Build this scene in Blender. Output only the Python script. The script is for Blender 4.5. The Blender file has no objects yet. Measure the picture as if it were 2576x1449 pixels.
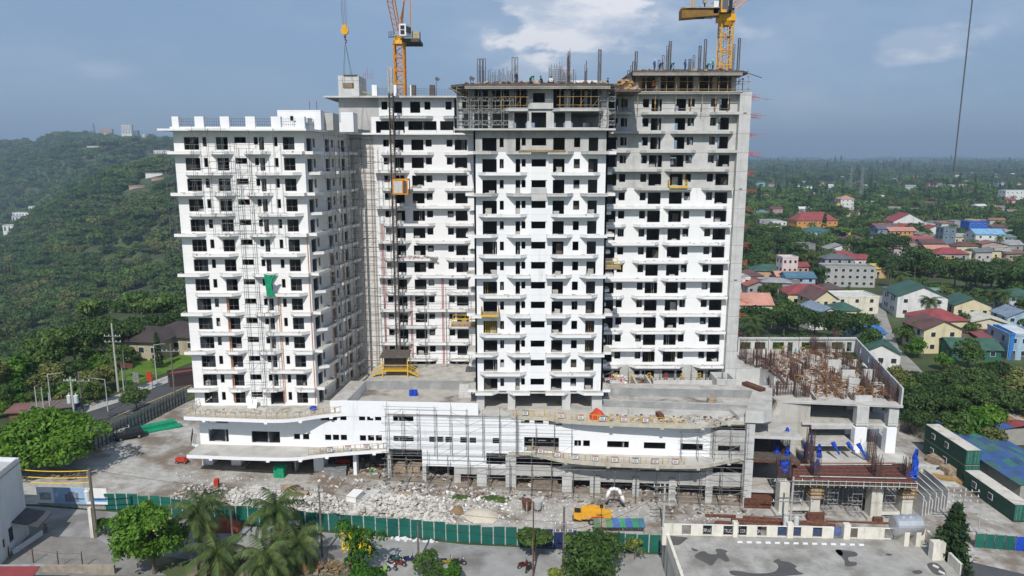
import bpy,math,random
import numpy as np
from mathutils import Vector,Matrix,noise
R=math.radians
# ---------------------------------------------------------------- camera, sky, sun, exposure
PITCH=R(10.3);CAMZ=50.0;FPX=1786.0
scene=bpy.context.scene
cam_d=bpy.data.cameras.new("camera");cam=bpy.data.objects.new("camera",cam_d)
scene.collection.objects.link(cam);scene.camera=cam
cam_d.sensor_width=36;cam_d.lens=36*FPX/2576;cam_d.clip_start=1;cam_d.clip_end=40000
cam.location=(0,0,CAMZ);cam.rotation_euler=(R(90)-PITCH,0,0)
SUN_EL=R(46);SUN_DIR=Vector((0.15,0.989,0)).normalized()
world=bpy.data.worlds.new("World");scene.world=world;world.use_nodes=True
wn=world.node_tree.nodes;wl=world.node_tree.links
sky=wn.new('ShaderNodeTexSky');sky.sky_type='NISHITA';sky.sun_disc=False
sky.sun_elevation=SUN_EL
sky.sun_rotation=math.atan2(-SUN_DIR.x,-SUN_DIR.y)
sky.air_density=1.0;sky.dust_density=2.2;sky.ozone_density=1.5;sky.altitude=600
bg=wn['Background'];bg.inputs[1].default_value=0.115
def wmath(op,a,b=None,c=None):
 n=wn.new('ShaderNodeMath');n.operation=op
 for i,v in enumerate((a,b,c)):
  if v is None:continue
  if isinstance(v,(int,float)):n.inputs[i].default_value=v
  else:wl.new(v,n.inputs[i])
 return n.outputs[0]
tc=wn.new('ShaderNodeTexCoord')
def sky_noise(scale,det,sx=1,sz=2.2):
 m=wn.new('ShaderNodeMapping');m.inputs['Scale'].default_value=(sx,1,sz)
 wl.new(tc.outputs['Generated'],m.inputs[0])
 n=wn.new('ShaderNodeTexNoise');n.inputs['Scale'].default_value=scale;n.inputs['Detail'].default_value=det
 n.inputs['Roughness'].default_value=0.58
 wl.new(m.outputs[0],n.inputs['Vector']);return n.outputs['Fac']
def direction(px,py):
 a=(px-1288)/FPX;b=-(py-724.5)/FPX
 return Vector((a,math.cos(PITCH)+b*math.sin(PITCH),-math.sin(PITCH)+b*math.cos(PITCH)))
nz1=sky_noise(9,9);nz2=sky_noise(3.2,6,1,3)
cloud=None
for cx,cy,rx,ry,k,ed in((1430,35,230,115,1.4,.3),(1640,62,330,85,.55,.6),(1345,180,120,45,.9,.4),(2330,108,105,42,.95,.5),(2270,142,80,24,.7,.5),(1250,70,130,60,.3,.8),(288,176,60,24,.3,.6),(2120,95,320,120,.20,.9),(1900,130,500,190,.16,.9),(1480,150,300,50,.3,.8),(420,330,160,30,.2,.8)):
 d=direction(cx,cy).normalized()
 sub=wn.new('ShaderNodeVectorMath');sub.operation='SUBTRACT';wl.new(tc.outputs['Generated'],sub.inputs[0]);sub.inputs[1].default_value=d
 sc=wn.new('ShaderNodeVectorMath');sc.operation='MULTIPLY';wl.new(sub.outputs[0],sc.inputs[0])
 sc.inputs[1].default_value=(FPX/rx,.6,FPX/ry)
 ln=wn.new('ShaderNodeVectorMath');ln.operation='LENGTH';wl.new(sc.outputs[0],ln.inputs[0])
 v=wmath('SUBTRACT',1.0,ln.outputs['Value'])
 v=wmath('ADD',v,wmath('MULTIPLY',wmath('SUBTRACT',nz1,.52),3.0))
 v=wmath('MULTIPLY',v,1/ed);
 cl=wn.new('ShaderNodeClamp');wl.new(v,cl.inputs[0])
 v=wmath('MULTIPLY',wmath('SMOOTH_MIN',cl.outputs[0],1.0,.1),k)
 cloud=v if cloud is None else wmath('MAXIMUM',cloud,v)
tex=sky_noise(5.5,8,1,2.6);cloud=wmath('MULTIPLY',cloud,wmath('MINIMUM',wmath('MAXIMUM',wmath('ADD',wmath('MULTIPLY',wmath('SUBTRACT',tex,.42),4.0),.35),.25),1.0))
veil=wmath('MULTIPLY',wmath('MAXIMUM',wmath('SUBTRACT',nz2,.45),0.0),.5)
cloud=wmath('MINIMUM',wmath('ADD',cloud,veil),1.0)
tint=wn.new('ShaderNodeMix');tint.data_type='RGBA';tint.blend_type='MULTIPLY';tint.inputs[0].default_value=1
wl.new(sky.outputs[0],tint.inputs[6]);tint.inputs[7].default_value=(0.80,0.88,1.0,1)
air=wn.new('ShaderNodeMix');air.data_type='RGBA';air.inputs[0].default_value=.68
wl.new(tint.outputs[2],air.inputs[6]);air.inputs[7].default_value=(2.15,3.1,4.5,1)
cc=wn.new('ShaderNodeMix');cc.data_type='RGBA'
wl.new(cloud,cc.inputs[0]);wl.new(air.outputs[2],cc.inputs[6]);cc.inputs[7].default_value=(7.4,7.5,7.9,1)
wl.new(cc.outputs[2],bg.inputs[0])
sun_d=bpy.data.lights.new("sun",'SUN');sun_d.energy=3.9;sun_d.angle=R(0.5);sun_d.color=(1,.955,.89)
sun=bpy.data.objects.new("sun",sun_d);scene.collection.objects.link(sun)
sv=Vector((SUN_DIR.x*math.cos(SUN_EL),SUN_DIR.y*math.cos(SUN_EL),-math.sin(SUN_EL)))
sun.rotation_euler=sv.to_track_quat('-Z','Y').to_euler();sun.location=(-60,-60,120)
scene.view_settings.view_transform='Standard';scene.view_settings.look='None'
scene.view_settings.exposure=0.1;scene.view_settings.gamma=1.0;scene.view_settings.use_curve_mapping=False
scene.render.engine='CYCLES'
scene.cycles.volume_bounces=0;scene.cycles.max_bounces=6;scene.cycles.diffuse_bounces=4;scene.cycles.transparent_max_bounces=6
scene.cycles.volume_step_rate=4
# ---------------------------------------------------------------- helpers
def G(px,py,z=0.0):
 "the point at height z seen at (px, py) of the 2576 wide photograph"
 d=direction(px,py);t=(z-CAMZ)/d.z
 return Vector((d.x*t,d.y*t,z))
def V(px,py,A,B):
 "the point of the upright plane through A and B seen at (px, py): distance along it, height"
 d=direction(px,py);ax,ay=A;bx,by=B;dx,dy=bx-ax,by-ay;L=math.hypot(dx,dy)
 n=(dy/L,-dx/L);t=(ax*n[0]+ay*n[1])/(d.x*n[0]+d.y*n[1])
 x,y,z=d.x*t,d.y*t,CAMZ+d.z*t
 return((x-ax)*dx+(y-ay)*dy)/L,z
def VY(px,py,Y):
 d=direction(px,py);t=Y/d.y
 return d.x*t,CAMZ+d.z*t
def gz(x,y=100):return max(-5.0,min(4.5,-1.0-.05*x))
def GG(px,py):
 z=0
 for _ in range(25):p=G(px,py,z);z=gz(p.x,p.y)
 return G(px,py,z)
col=scene.collection
class MB:
 def __init__(s):s.v=[];s.f=[];s.m=[]
 def add(s,vs,fs,m=0):
  o=len(s.v);s.v+=[tuple(v)for v in vs];s.f+=[tuple(o+i for i in f)for f in fs];s.m+=[m]*len(fs);return s
 def box(s,x0,x1,y0,y1,z0,z1,m=0,top=None):
  s.add([(x0,y0,z0),(x1,y0,z0),(x1,y1,z0),(x0,y1,z0),(x0,y0,z1),(x1,y0,z1),(x1,y1,z1),(x0,y1,z1)],[(0,3,2,1),(0,1,5,4),(1,2,6,5),(2,3,7,6),(3,0,4,7)],m)
  s.f.append(tuple(len(s.v)-4+i for i in range(4)));s.m.append(m if top is None else top);return s
 def obox(s,c,size,rz=0,m=0,rx=0,ry=0):
  M=Matrix.Translation(c)@Matrix.Rotation(rz,4,'Z')@Matrix.Rotation(ry,4,'Y')@Matrix.Rotation(rx,4,'X')
  a,b,e=size[0]/2,size[1]/2,size[2]/2
  vs=[M@Vector(p)for p in((-a,-b,-e),(a,-b,-e),(a,b,-e),(-a,b,-e),(-a,-b,e),(a,-b,e),(a,b,e),(-a,b,e))]
  return s.add(vs,[(0,3,2,1),(4,5,6,7),(0,1,5,4),(1,2,6,5),(2,3,7,6),(3,0,4,7)],m)
 def prism(s,poly,z0,z1,m=0,top=None,bot=None):
  n=len(poly);zs0=z0 if isinstance(z0,(list,tuple))else[z0]*n;zs1=z1 if isinstance(z1,(list,tuple))else[z1]*n
  vs=[(p[0],p[1],zs0[i])for i,p in enumerate(poly)]+[(p[0],p[1],zs1[i])for i,p in enumerate(poly)]
  s.add(vs,[(i,(i+1)%n,n+(i+1)%n,n+i)for i in range(n)],m)
  o=len(s.v)-2*n
  s.f.append(tuple(o+n+i for i in range(n)));s.m.append(m if top is None else top)
  s.f.append(tuple(o+i for i in reversed(range(n))));s.m.append(m if bot is None else bot)
  return s
 def tube(s,p,q,r,n=4,r2=None,m=0,caps=True):
  p=Vector(p);q=Vector(q);d=q-p
  if d.length<1e-6:return s
  d.normalize();a=d.orthogonal().normalized();b=d.cross(a);r2=r if r2 is None else r2
  vs=[]
  for c,rr in((p,r),(q,r2)):
   for i in range(n):
    t=2*math.pi*i/n+.785;vs.append(c+(a*math.cos(t)+b*math.sin(t))*rr)
  fs=[(i,(i+1)%n,n+(i+1)%n,n+i)for i in range(n)]
  if caps:fs+=[tuple(reversed(range(n))),tuple(range(n,2*n))]
  return s.add(vs,fs,m)
 def path(s,pts,r,n=4,m=0):
  for i in range(len(pts)-1):s.tube(pts[i],pts[i+1],r if not isinstance(r,list)else r[i],n,None if not isinstance(r,list)else r[i+1],m)
  return s
 def ball(s,c,r,n=8,k=5,m=0,sx=1,sy=1,sz=1):
  vs=[(c[0],c[1],c[2]-r*sz)]
  for j in range(1,k):
   ph=-math.pi/2+math.pi*j/k
   for i in range(n):
    t=2*math.pi*i/n;vs.append((c[0]+r*sx*math.cos(ph)*math.cos(t),c[1]+r*sy*math.cos(ph)*math.sin(t),c[2]+r*sz*math.sin(ph)))
  vs.append((c[0],c[1],c[2]+r*sz));fs=[]
  for i in range(n):fs.append((0,1+(i+1)%n,1+i))
  for j in range(k-2):
   for i in range(n):a=1+j*n+i;b=1+j*n+(i+1)%n;fs.append((a,b,b+n,a+n))
  L=len(vs)-1
  for i in range(n):fs.append((L-n+i,L-n+(i+1)%n,L))
  return s.add(vs,fs,m)
 def mesh(s,name,mats,smooth=False):
  me=bpy.data.meshes.new(name);me.from_pydata(s.v,[],s.f)
  for mm in(mats if isinstance(mats,(list,tuple))else[mats]):me.materials.append(mm)
  me.polygons.foreach_set('material_index',s.m)
  if smooth:me.polygons.foreach_set('use_smooth',[True]*len(s.f))
  me.update();return me
 def build(s,name,mats,parent=None,smooth=False,loc=None):
  return link(name,s.mesh(name,mats,smooth),parent,loc)
def link(name,data,parent=None,loc=None,rz=0):
 o=bpy.data.objects.new(name,data);col.objects.link(o)
 if parent is not None:o.parent=parent
 if loc is not None:o.location=loc
 if rz:o.rotation_euler=(0,0,rz)
 return o
def tag(o,label=None,cat=None,group=None,kind=None):
 if label:o['label']=label
 if cat:o['category']=cat
 if group:o['group']=group
 if kind:o['kind']=kind
 return o
def thing(name,label,cat,loc=(0,0,0),rz=0,group=None):
 return tag(link(name,None,None,loc,rz),label,cat,group)
def copy_tree(o,loc=None,rz=None,label=None,sc=None,parent=None):
 c=o.copy();col.objects.link(c)
 if parent is not None:c.parent=parent
 if loc is not None:c.location=loc
 if rz is not None:c.rotation_euler=(0,0,rz)
 if label:c['label']=label
 if sc is not None:c.scale=sc if isinstance(sc,(tuple,list))else(sc,sc,sc)
 for ch in list(o.children):copy_tree(ch,parent=c)
 return c
# ---------------------------------------------------------------- materials
MATS={}
def mat(name,c,rough=.85,var=.12,scale=1.5,dark=None,damt=.0,dscale=.35,streak=False,metal=0,bump=0,seams=None,rnd=0,c2=None,trans=0,alpha=None,coord='pos',thr=.55):
 if name in MATS:return MATS[name]
 m=bpy.data.materials.new(name);m.use_nodes=True;nt=m.node_tree;N=nt.nodes;L=nt.links
 b=N['Principled BSDF'];b.inputs['Roughness'].default_value=rough;b.inputs['Metallic'].default_value=metal
 b.inputs['Specular IOR Level'].default_value=.3
 if coord=='pos':g=N.new('ShaderNodeNewGeometry').outputs['Position']
 else:g=N.new('ShaderNodeTexCoord').outputs['Object']
 def nz(sc,det=5,mp=None):
  n=N.new('ShaderNodeTexNoise');n.inputs['Scale'].default_value=sc;n.inputs['Detail'].default_value=det;n.inputs['Roughness'].default_value=.62
  src=g
  if mp:
   q=N.new('ShaderNodeMapping');q.inputs['Scale'].default_value=mp;L.new(g,q.inputs[0]);src=q.outputs[0]
  L.new(src,n.inputs['Vector']);return n.outputs['Fac']
 def ramp(f,a,bb):
  r=N.new('ShaderNodeMapRange');r.inputs[1].default_value=a;r.inputs[2].default_value=bb;L.new(f,r.inputs[0]);return r.outputs[0]
 def mix(f,a,bb,mode='MIX'):
  x=N.new('ShaderNodeMix');x.data_type='RGBA';x.blend_type=mode
  for i,v in((0,f),(6,a),(7,bb)):
   if isinstance(v,(int,float)):x.inputs[i].default_value=v
   elif isinstance(v,(tuple,list)):x.inputs[i].default_value=(v[0],v[1],v[2],1)
   else:L.new(v,x.inputs[i])
  return x.outputs[2]
 lo=[v*(1-var)for v in c];hi=[min(1,v*(1+var))for v in(c2 or c)]
 out=mix(ramp(nz(scale),.3,.7),lo,hi)
 if damt>0:
  f=nz(dscale,7,(1,1,.12)if streak else None);f=ramp(f,thr,thr+.14)
  mm=N.new('ShaderNodeMath');mm.operation='MULTIPLY';L.new(f,mm.inputs[0]);mm.inputs[1].default_value=damt
  out=mix(mm.outputs[0],out,dark or[v*.4 for v in c])
 if seams:
  sp=N.new('ShaderNodeSeparateXYZ');L.new(g,sp.inputs[0])
  for ax,per,offs,wd,amt in seams:
   a1=N.new('ShaderNodeMath');a1.operation='SUBTRACT';L.new(sp.outputs[ax],a1.inputs[0]);a1.inputs[1].default_value=offs
   a2=N.new('ShaderNodeMath');a2.operation='PINGPONG';L.new(a1.outputs[0],a2.inputs[0]);a2.inputs[1].default_value=per/2
   a3=N.new('ShaderNodeMath');a3.operation='LESS_THAN';L.new(a2.outputs[0],a3.inputs[0]);a3.inputs[1].default_value=wd
   a4=N.new('ShaderNodeMath');a4.operation='MULTIPLY';L.new(a3.outputs[0],a4.inputs[0]);a4.inputs[1].default_value=amt
   out=mix(a4.outputs[0],out,[v*.35 for v in c])
 if rnd:
  oi=N.new('ShaderNodeObjectInfo');hs=N.new('ShaderNodeHueSaturation');L.new(out,hs.inputs['Color'])
  r=N.new('ShaderNodeMapRange');L.new(oi.outputs['Random'],r.inputs[0]);r.inputs[3].default_value=1-rnd;r.inputs[4].default_value=1+rnd
  L.new(r.outputs[0],hs.inputs['Value'])
  r2=N.new('ShaderNodeMapRange');L.new(oi.outputs['Random'],r2.inputs[0]);r2.inputs[3].default_value=.515;r2.inputs[4].default_value=.485
  L.new(r2.outputs[0],hs.inputs['Hue']);out=hs.outputs[0]
 L.new(out,b.inputs['Base Color'])
 if bump:
  bp=N.new('ShaderNodeBump');bp.inputs['Strength'].default_value=bump;bp.inputs['Distance'].default_value=.1
  L.new(nz(scale*4,6),bp.inputs['Height']);L.new(bp.outputs[0],b.inputs['Normal'])
 if trans:
  t=N.new('ShaderNodeBsdfTranslucent');L.new(out,t.inputs[0]);ms=N.new('ShaderNodeMixShader');ms.inputs[0].default_value=trans
  L.new(b.outputs[0],ms.inputs[1]);L.new(t.outputs[0],ms.inputs[2]);L.new(ms.outputs[0],N['Material Output'].inputs[0])
 MATS[name]=m;return m
M={}
M['white']=mat('white_plaster',(.78,.785,.79),.8,.035,.6,(.40,.39,.37),.55,.55,True,thr=.6,seams=[(2,3.09,10.85,.03,.3)])
M['wwhite']=mat('warm_white_plaster',(.80,.79,.775),.8,.035,.6,(.44,.42,.39),.45,.55,True,thr=.62,seams=[(2,3.09,10.85,.025,.25)])
M['poolc']=mat('shaded_pool_concrete',(.27,.275,.27),.9,.2,.5,(.42,.42,.40),.6,.5)  # concrete darkened so the pools' inner walls carry their shade in the colour
M['white2']=mat('podium_white_plaster',(.8,.81,.82),.8,.03,.8,(.45,.45,.45),.4,.5,True,thr=.62)
M['cream']=mat('louvred_cream_panel',(.70,.665,.62),.75,.04,.8,(.45,.43,.4),.3,.5,True,seams=[(2,.42,0,.035,.28),(2,3.09,10.85,.07,.3)])
M['conc']=mat('bare_concrete',(.44,.435,.415),.9,.16,.5,(.24,.235,.22),.6,.35,True,bump=.2)
M['concw']=mat('precast_concrete',(.50,.50,.485),.9,.13,.7,(.30,.30,.29),.5,.45,True,seams=[(2,3.09,10.85,.035,.7),(0,4.6,1.2,.03,.35)])
M['slab']=mat('dusty_slab',(.42,.405,.375),.95,.22,.6,(.22,.19,.16),.65,.4,bump=.2)
M['slabtop']=mat('stained_roof_slab',(.46,.445,.41),.95,.2,.35,(.17,.145,.12),.7,.18,bump=.2)
M['yellowconc']=mat('weathered_concrete_edge',(.46,.43,.35),.9,.2,1.2,(.25,.22,.15),.6,.8,True)
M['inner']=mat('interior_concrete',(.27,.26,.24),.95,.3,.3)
M['steel']=mat('galvanised_steel',(.36,.37,.37),.5,.3,2,metal=.5)
M['scaf']=mat('scaffold_steel',(.20,.205,.2),.6,.3,2,metal=.3)
M['scafw']=mat('pale_scaffold_frame',(.50,.50,.47),.6,.25,2)
M['rust']=mat('rusty_steel',(.085,.038,.026),.85,.4,3,c2=(.14,.06,.038))
M['rebar']=mat('rebar_steel',(.07,.045,.038),.8,.4,2,c2=(.10,.055,.045))
M['rebarg']=mat('grey_rebar',(.11,.10,.10),.8,.3,2)
M['redprim']=mat('red_oxide_rod',(.40,.05,.035),.8,.3,3)
M['ywood']=mat('yellow_formwork_timber',(.36,.22,.08),.85,.3,2)
M['wood']=mat('plywood',(.27,.20,.14),.85,.3,2,c2=(.36,.28,.2))
M['dwood']=mat('dark_formwork',(.10,.085,.075),.9,.4,1.5)
M['yellow']=mat('yellow_paint',(.65,.42,.03),.55,.15,2,(.35,.2,.05),.4,2)
M['orange']=mat('crane_orange',(.66,.26,.02),.5,.2,1.5,(.35,.12,.03),.5,1.2)
M['craneyel']=mat('crane_yellow',(.70,.36,.03),.5,.15,1.5,(.35,.16,.03),.4,1.5)
M['red']=mat('red_tarp',(.45,.04,.02),.7,.2,2)
M['blue']=mat('blue_tarp',(.01,.06,.42),.5,.3,3)
M['green']=mat('green_net',(.01,.26,.13),.7,.25,2)
M['teal']=mat('teal_fence_sheet',(.010,.115,.090),.65,.18,.4,(.05,.12,.10),.6,.6,seams=[(0,.3,0,.025,.25)],rnd=.16)
M['dgreen']=mat('dark_green_container',(.012,.06,.04),.6,.25,.8,seams=[(0,.4,0,.04,.35),(1,.4,0,.04,.35)])
M['pipeorange']=mat('orange_drainpipe',(.55,.24,.13),.6,.1,2)
M['glass']=mat('dark_window_glass',(.03,.035,.04),.15,.2,.4)
M['black']=mat('black_rubber',(.02,.02,.02),.7,.2,2)
M['frame']=mat('dark_aluminium_frame',(.10,.10,.10),.5,.2,2)
M['wpaint']=mat('white_paint',(.75,.75,.74),.5,.06,1)
M['silver']=mat('silver_tank_metal',(.62,.63,.64),.35,.1,.8,metal=.75)
# ---------------------------------------------------------------- terrain
def Tn(py):
 b=-(py-724.5)/FPX
 return(math.sin(PITCH)-b*math.cos(PITCH))/(math.cos(PITCH)+b*math.sin(PITCH))
qs=[-900,0,60,130,200,300,430,520,700]
yAv=[640,610,570,520,480,440,412,405,402]
yBq=[-900,-100,0,60,80,100,150,200,235,300,360,430,520,700]
yBv=[366,366,363,362,357,364,346,341,341,350,352,358,366,398]
def fbm(x,y,s,o=4):return noise.fractal(Vector((x/s,y/s,3.7)),.9,2.1,o)
def height(x,y):
 near=gz(x,y)
 if y<60:return near
 q=1288+1800*x/y
 t=min(1,max(0,(y-132)/30));tx=min(1,max(0,(x-84)/20));t=max(t,tx);t=t*t*(3-2*t)
 plain=-5+(fbm(x,y,600,3)*8 if y>900 else 0)*min(1,(y-900)/1500 if y>900 else 0)+max(0,(y-2500))*.0042
 zr=near*(1-t)+plain*t
 if q<700:
  pe=205 if q>240 else 150+55*max(0,min(1,q/240))
  pts_y=[pe,pe+40,pe+95,pe+170,450]
  z450=50-450*Tn(862)
  pts_z=[near,near-8,-34,-52,z450]
  if y<450:zl=float(np.interp(y,pts_y,pts_z))if y>pe else near
  else:
   yA=float(np.interp(q,qs,yAv));yB=float(np.interp(q,yBq,yBv))
   if y<1150:
    f=math.log(y/450)/math.log(1150/450);py=862+(yA-862)*f
    zl=50-y*Tn(py)+fbm(x,y,190,4)*30*math.sin(math.pi*f)
   else:
    zA=50-1150*Tn(yA);zB=50-3000*Tn(yB)-8
    f=min(1,(y-1150)/1850)
    dip=-60*math.sin(math.pi*min(1,f*2.2))if f<.4545 else 0
    zl=zA+(zB-zA)*(f**.8)+dip+fbm(x,y,420,4)*26*math.sin(math.pi*f)
    if y>3000:zl=zB-(y-3000)*.05
    zl=max(zl,-120)
  w=min(1,max(0,(q-520)/180));w=w*w*(3-2*w)
  return zl*(1-w)+zr*w
 return zr
def cheb(n):return n
rad=[];r=30.0
while r<16000:rad.append(r);r*=1.028
azs=list(np.radians(np.concatenate([np.arange(-180,-62,6),np.arange(-62,62,.55),np.arange(62,180,6)])))
mb=MB();nA=len(azs);nR=len(rad)
mb.v.append((0,0,gz(0)))
for r in rad:
 for a in azs:
  x=r*math.sin(a);y=r*math.cos(a);mb.v.append((x,y,height(x,y)))
for j in range(nA):mb.f.append((0,1+j,1+(j+1)%nA));mb.m.append(0)
for i in range(nR-1):
 for j in range(nA):
  a=1+i*nA+j;b=1+i*nA+(j+1)%nA;mb.f.append((a,a+nA,b+nA,b));mb.m.append(0)
M['land']=mat('grassy_ground',(.05,.062,.026),.95,.35,.05,(.085,.075,.045),.6,.02,c2=(.06,.085,.03))
ground=tag(mb.build('ground',M['land'],smooth=True),kind='structure')
M['dirt']=mat('site_dirt',(.40,.385,.355),.95,.25,.9,(.17,.13,.095),.9,.13,bump=.7,thr=.47)
M['road']=mat('worn_road',(.30,.295,.285),.92,.16,.35,(.15,.14,.13),.8,.16,bump=.2,thr=.5)
M['asph']=mat('asphalt',(.075,.078,.082),.9,.15,.3)
def sheet(name,pts,off,m,zf=None,kind='structure'):
 b=MB();vs=[(p[0],p[1],(zf(p[0],p[1])if zf else gz(p[0],p[1]))+off)for p in pts]
 b.add(vs,[tuple(range(len(vs)))]);return tag(b.build(name,m),kind=kind)
def area(pix):return[GG(*p)for p in pix]
def quadgrid(name,x0,x1,y0,y1,off,m,step=4,edge=None):
 b=MB();xs=np.arange(x0,x1+.01,step);ys=np.arange(y0,y1+.01,step)
 for y in ys:
  for x in xs:b.v.append((x,y,gz(x,y)+off+(edge(x,y)if edge else 0)))
 n=len(xs)
 for j in range(len(ys)-1):
  for i in range(n-1):b.f.append((j*n+i,j*n+i+1,(j+1)*n+i+1,(j+1)*n+i));b.m.append(0)
 return tag(b.build(name,m,smooth=True),kind='structure')
# ---------------------------------------------------------------- facade tools
H=3.09
def L(k):return 13.95+H*(k-1)
class Face:
 def __init__(s,A,B):
  s.A=Vector((A[0],A[1]));s.B=Vector((B[0],B[1]));d=s.B-s.A;s.len=d.length;s.d=d/s.len;s.n=Vector((s.d.y,-s.d.x));s.ang=math.atan2(s.d.y,s.d.x)
 def p(s,u,z,off=0.0):q=s.A+s.d*u+s.n*off;return(q.x,q.y,z)
 def u(s,px,py):return V(px,py,s.A,s.B)[0]
 def z(s,px,py):return V(px,py,s.A,s.B)[1]
 def cells(s,mb,u0,u1,z0,z1,holes,t=.28,m=0,mrev=None,zb=None):
  "the wall between u0..u1, z0..z1 with openings cut through it and their reveals"
  us=sorted({u0,u1}|{min(u1,max(u0,v))for h in holes for v in h[:2]});zs=sorted({z0,z1}|{min(z1,max(z0,v))for h in holes for v in h[2:4]})
  def inh(a,b):return any(h[0]-1e-6<a<h[1]+1e-6 and h[2]-1e-6<b<h[3]+1e-6 for h in holes)
  for j in range(len(zs)-1):
   i=0
   while i<len(us)-1:
    if zs[j+1]-zs[j]<1e-4 or us[i+1]-us[i]<1e-4 or inh((us[i]+us[i+1])/2,(zs[j]+zs[j+1])/2):i+=1;continue
    k=i
    while k<len(us)-2 and not inh((us[k+1]+us[k+2])/2,(zs[j]+zs[j+1])/2):k+=1
    mb.add([s.p(us[i],zs[j]),s.p(us[k+1],zs[j]),s.p(us[k+1],zs[j+1]),s.p(us[i],zs[j+1])],[(0,1,2,3)],m)
    mb.add([s.p(us[i],zs[j],-t),s.p(us[k+1],zs[j],-t),s.p(us[k+1],zs[j+1],-t),s.p(us[i],zs[j+1],-t)],[(3,2,1,0)],m)
    i=k+1
  for h in holes:
   a,b,c,d=max(h[0],u0),min(h[1],u1),max(h[2],z0),min(h[3],z1)
   if b<=a or d<=c:continue
   q=[s.p(a,c),s.p(b,c),s.p(b,d),s.p(a,d),s.p(a,c,-t),s.p(b,c,-t),s.p(b,d,-t),s.p(a,d,-t)]
   mb.add(q,[(0,4,5,1),(1,5,6,2),(2,6,7,3),(3,7,4,0)],m if mrev is None else mrev)
  for a in(u0,u1):
   mb.add([s.p(a,z0),s.p(a,z1),s.p(a,z1,-t),s.p(a,z0,-t)],[(0,1,2,3)],m)
  return mb
 def box(s,mb,u0,u1,o0,o1,z0,z1,m=0,top=None):
  mb.prism([s.p(u0,0,o1)[:2],s.p(u1,0,o1)[:2],s.p(u1,0,o0)[:2],s.p(u0,0,o0)[:2]],z0,z1,m,top);return mb
 def bar(s,mb,u0,z0,u1,z1,off,r,n=4):return mb.tube(s.p(u0,z0,off),s.p(u1,z1,off),r,n)
rnd=random.Random(5)
def holes_from(F,ref,rows,drop=0.0):
 "openings measured at one storey (left, right, top, bottom) -> along the wall, height over that storey's floor"
 out=[]
 for a,b,t,bt,fl in rows:
  u0=F.u(a,t);u1=F.u(b,t);z1=F.z((a+b)/2,t);z0=F.z((a+b)/2,bt);zf=ref
  out.append((u0,u1,z0-zf,z1-zf))
 return out
def balcony(F,u0,u1,k,dep=1.3,parent=None,mats=None,ch=(1,1),mesh_only=False,h=(-.34,.12),thick=.13):
 dep=min(dep,1.3);z=L(k)if not isinstance(k,float)else k;c=dep*.8
 o=[(u0,0),(u0+c*ch[0],dep),(u1-c*ch[1],dep),(u1,0)]
 i_=[(u0+thick*1.6,0),(u0+c*ch[0]+thick,dep-thick),(u1-c*ch[1]-thick,dep-thick),(u1-thick*1.6,0)]
 po=[F.p(u,0,q)[:2]for u,q in o];pi=[F.p(u,0,q)[:2]for u,q in i_]
 mb=MB();z0,z1=z+h[0],z+h[1];zi=z+h[1]-.14
 vs=[(x,y,z0)for x,y in po]+[(x,y,z1)for x,y in po]+[(x,y,z1)for x,y in pi]+[(x,y,zi)for x,y in pi]
 mb.add(vs,[(0,1,5,4),(1,2,6,5),(2,3,7,6),(3,2,1,0)],0)
 mb.add(vs,[(4,5,9,8),(5,6,10,9),(6,7,11,10),(8,9,13,12),(9,10,14,13),(10,11,15,14),(12,13,14,15)],1)
 rr=random.Random(int(u0*10+z*7))
 for _ in range(int((u1-u0)*1.3)):
  u=rr.uniform(u0+c,u1-c);s_=rr.uniform(.06,.26);off=rr.uniform(.3,dep-.1)
  q=F.p(u,zi+s_*.35,off);mb.obox(q,(s_*2,s_,s_*rr.uniform(.5,1)),rr.uniform(0,3),1)
 return mb.build('balcony',mats or[M['wwhite' if parent is LT else 'white'],M['slabtop']],parent)
def window_frame(F,h,z,parent,name='window',off=-.12,cols=2,glass=(0,0)):
 a,b,c,d=h[0],h[1],z+h[2],z+h[3];mb=MB();t=.035
 for u in np.linspace(a+t,b-t,cols+1):F.box(mb,u-t,u+t,off-.04,off+.04,c,d)
 for zz in(c+t,d-t):F.box(mb,a,b,off-.035,off+.035,zz-t,zz+t)
 if(d-c)>1.7:F.box(mb,a,b,off-.035,off+.035,c+.75-t*.7,c+.75+t*.7)
 mb.f+=[];
 if glass[1]>glass[0]:
  g0=a+(b-a)*glass[0];g1=a+(b-a)*glass[1];F.box(mb,g0,g1,off-.01,off+.01,c,d,1)
 return mb.build(name,[M['frame'],M['glass']],parent)
def floor_slabs(poly,ks,parent,mats=None,th=.22,top=None):
 for k in ks:
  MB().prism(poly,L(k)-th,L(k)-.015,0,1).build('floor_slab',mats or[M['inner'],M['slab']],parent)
def partitions(F,u0,u1,z0,z1,rows,depth,parent,skip=None):
 "rooms behind the wall: cross walls between the openings and a back wall"
 mb=MB();hs=sorted((h[0],h[1])for h in rows);cuts=[]
 last=u0
 for a,b in hs:
  if a-last>.7:cuts.append((a+last)/2)
  last=max(last,b)
 for u in cuts:F.box(mb,u-.08,u+.08,-depth,-.3,z0,z1)
 F.box(mb,u0+.3,u1-.3,-depth-.15,-depth,z0,z1)
 return mb.build('interior_wall',M['inner'],parent)
def poly_in(pts,d=.3):
 c=sum((Vector(p)for p in pts),Vector((0,0)))/len(pts);return[tuple(Vector(p)+(c-Vector(p)).normalized()*d*1.3)for p in pts]
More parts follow.
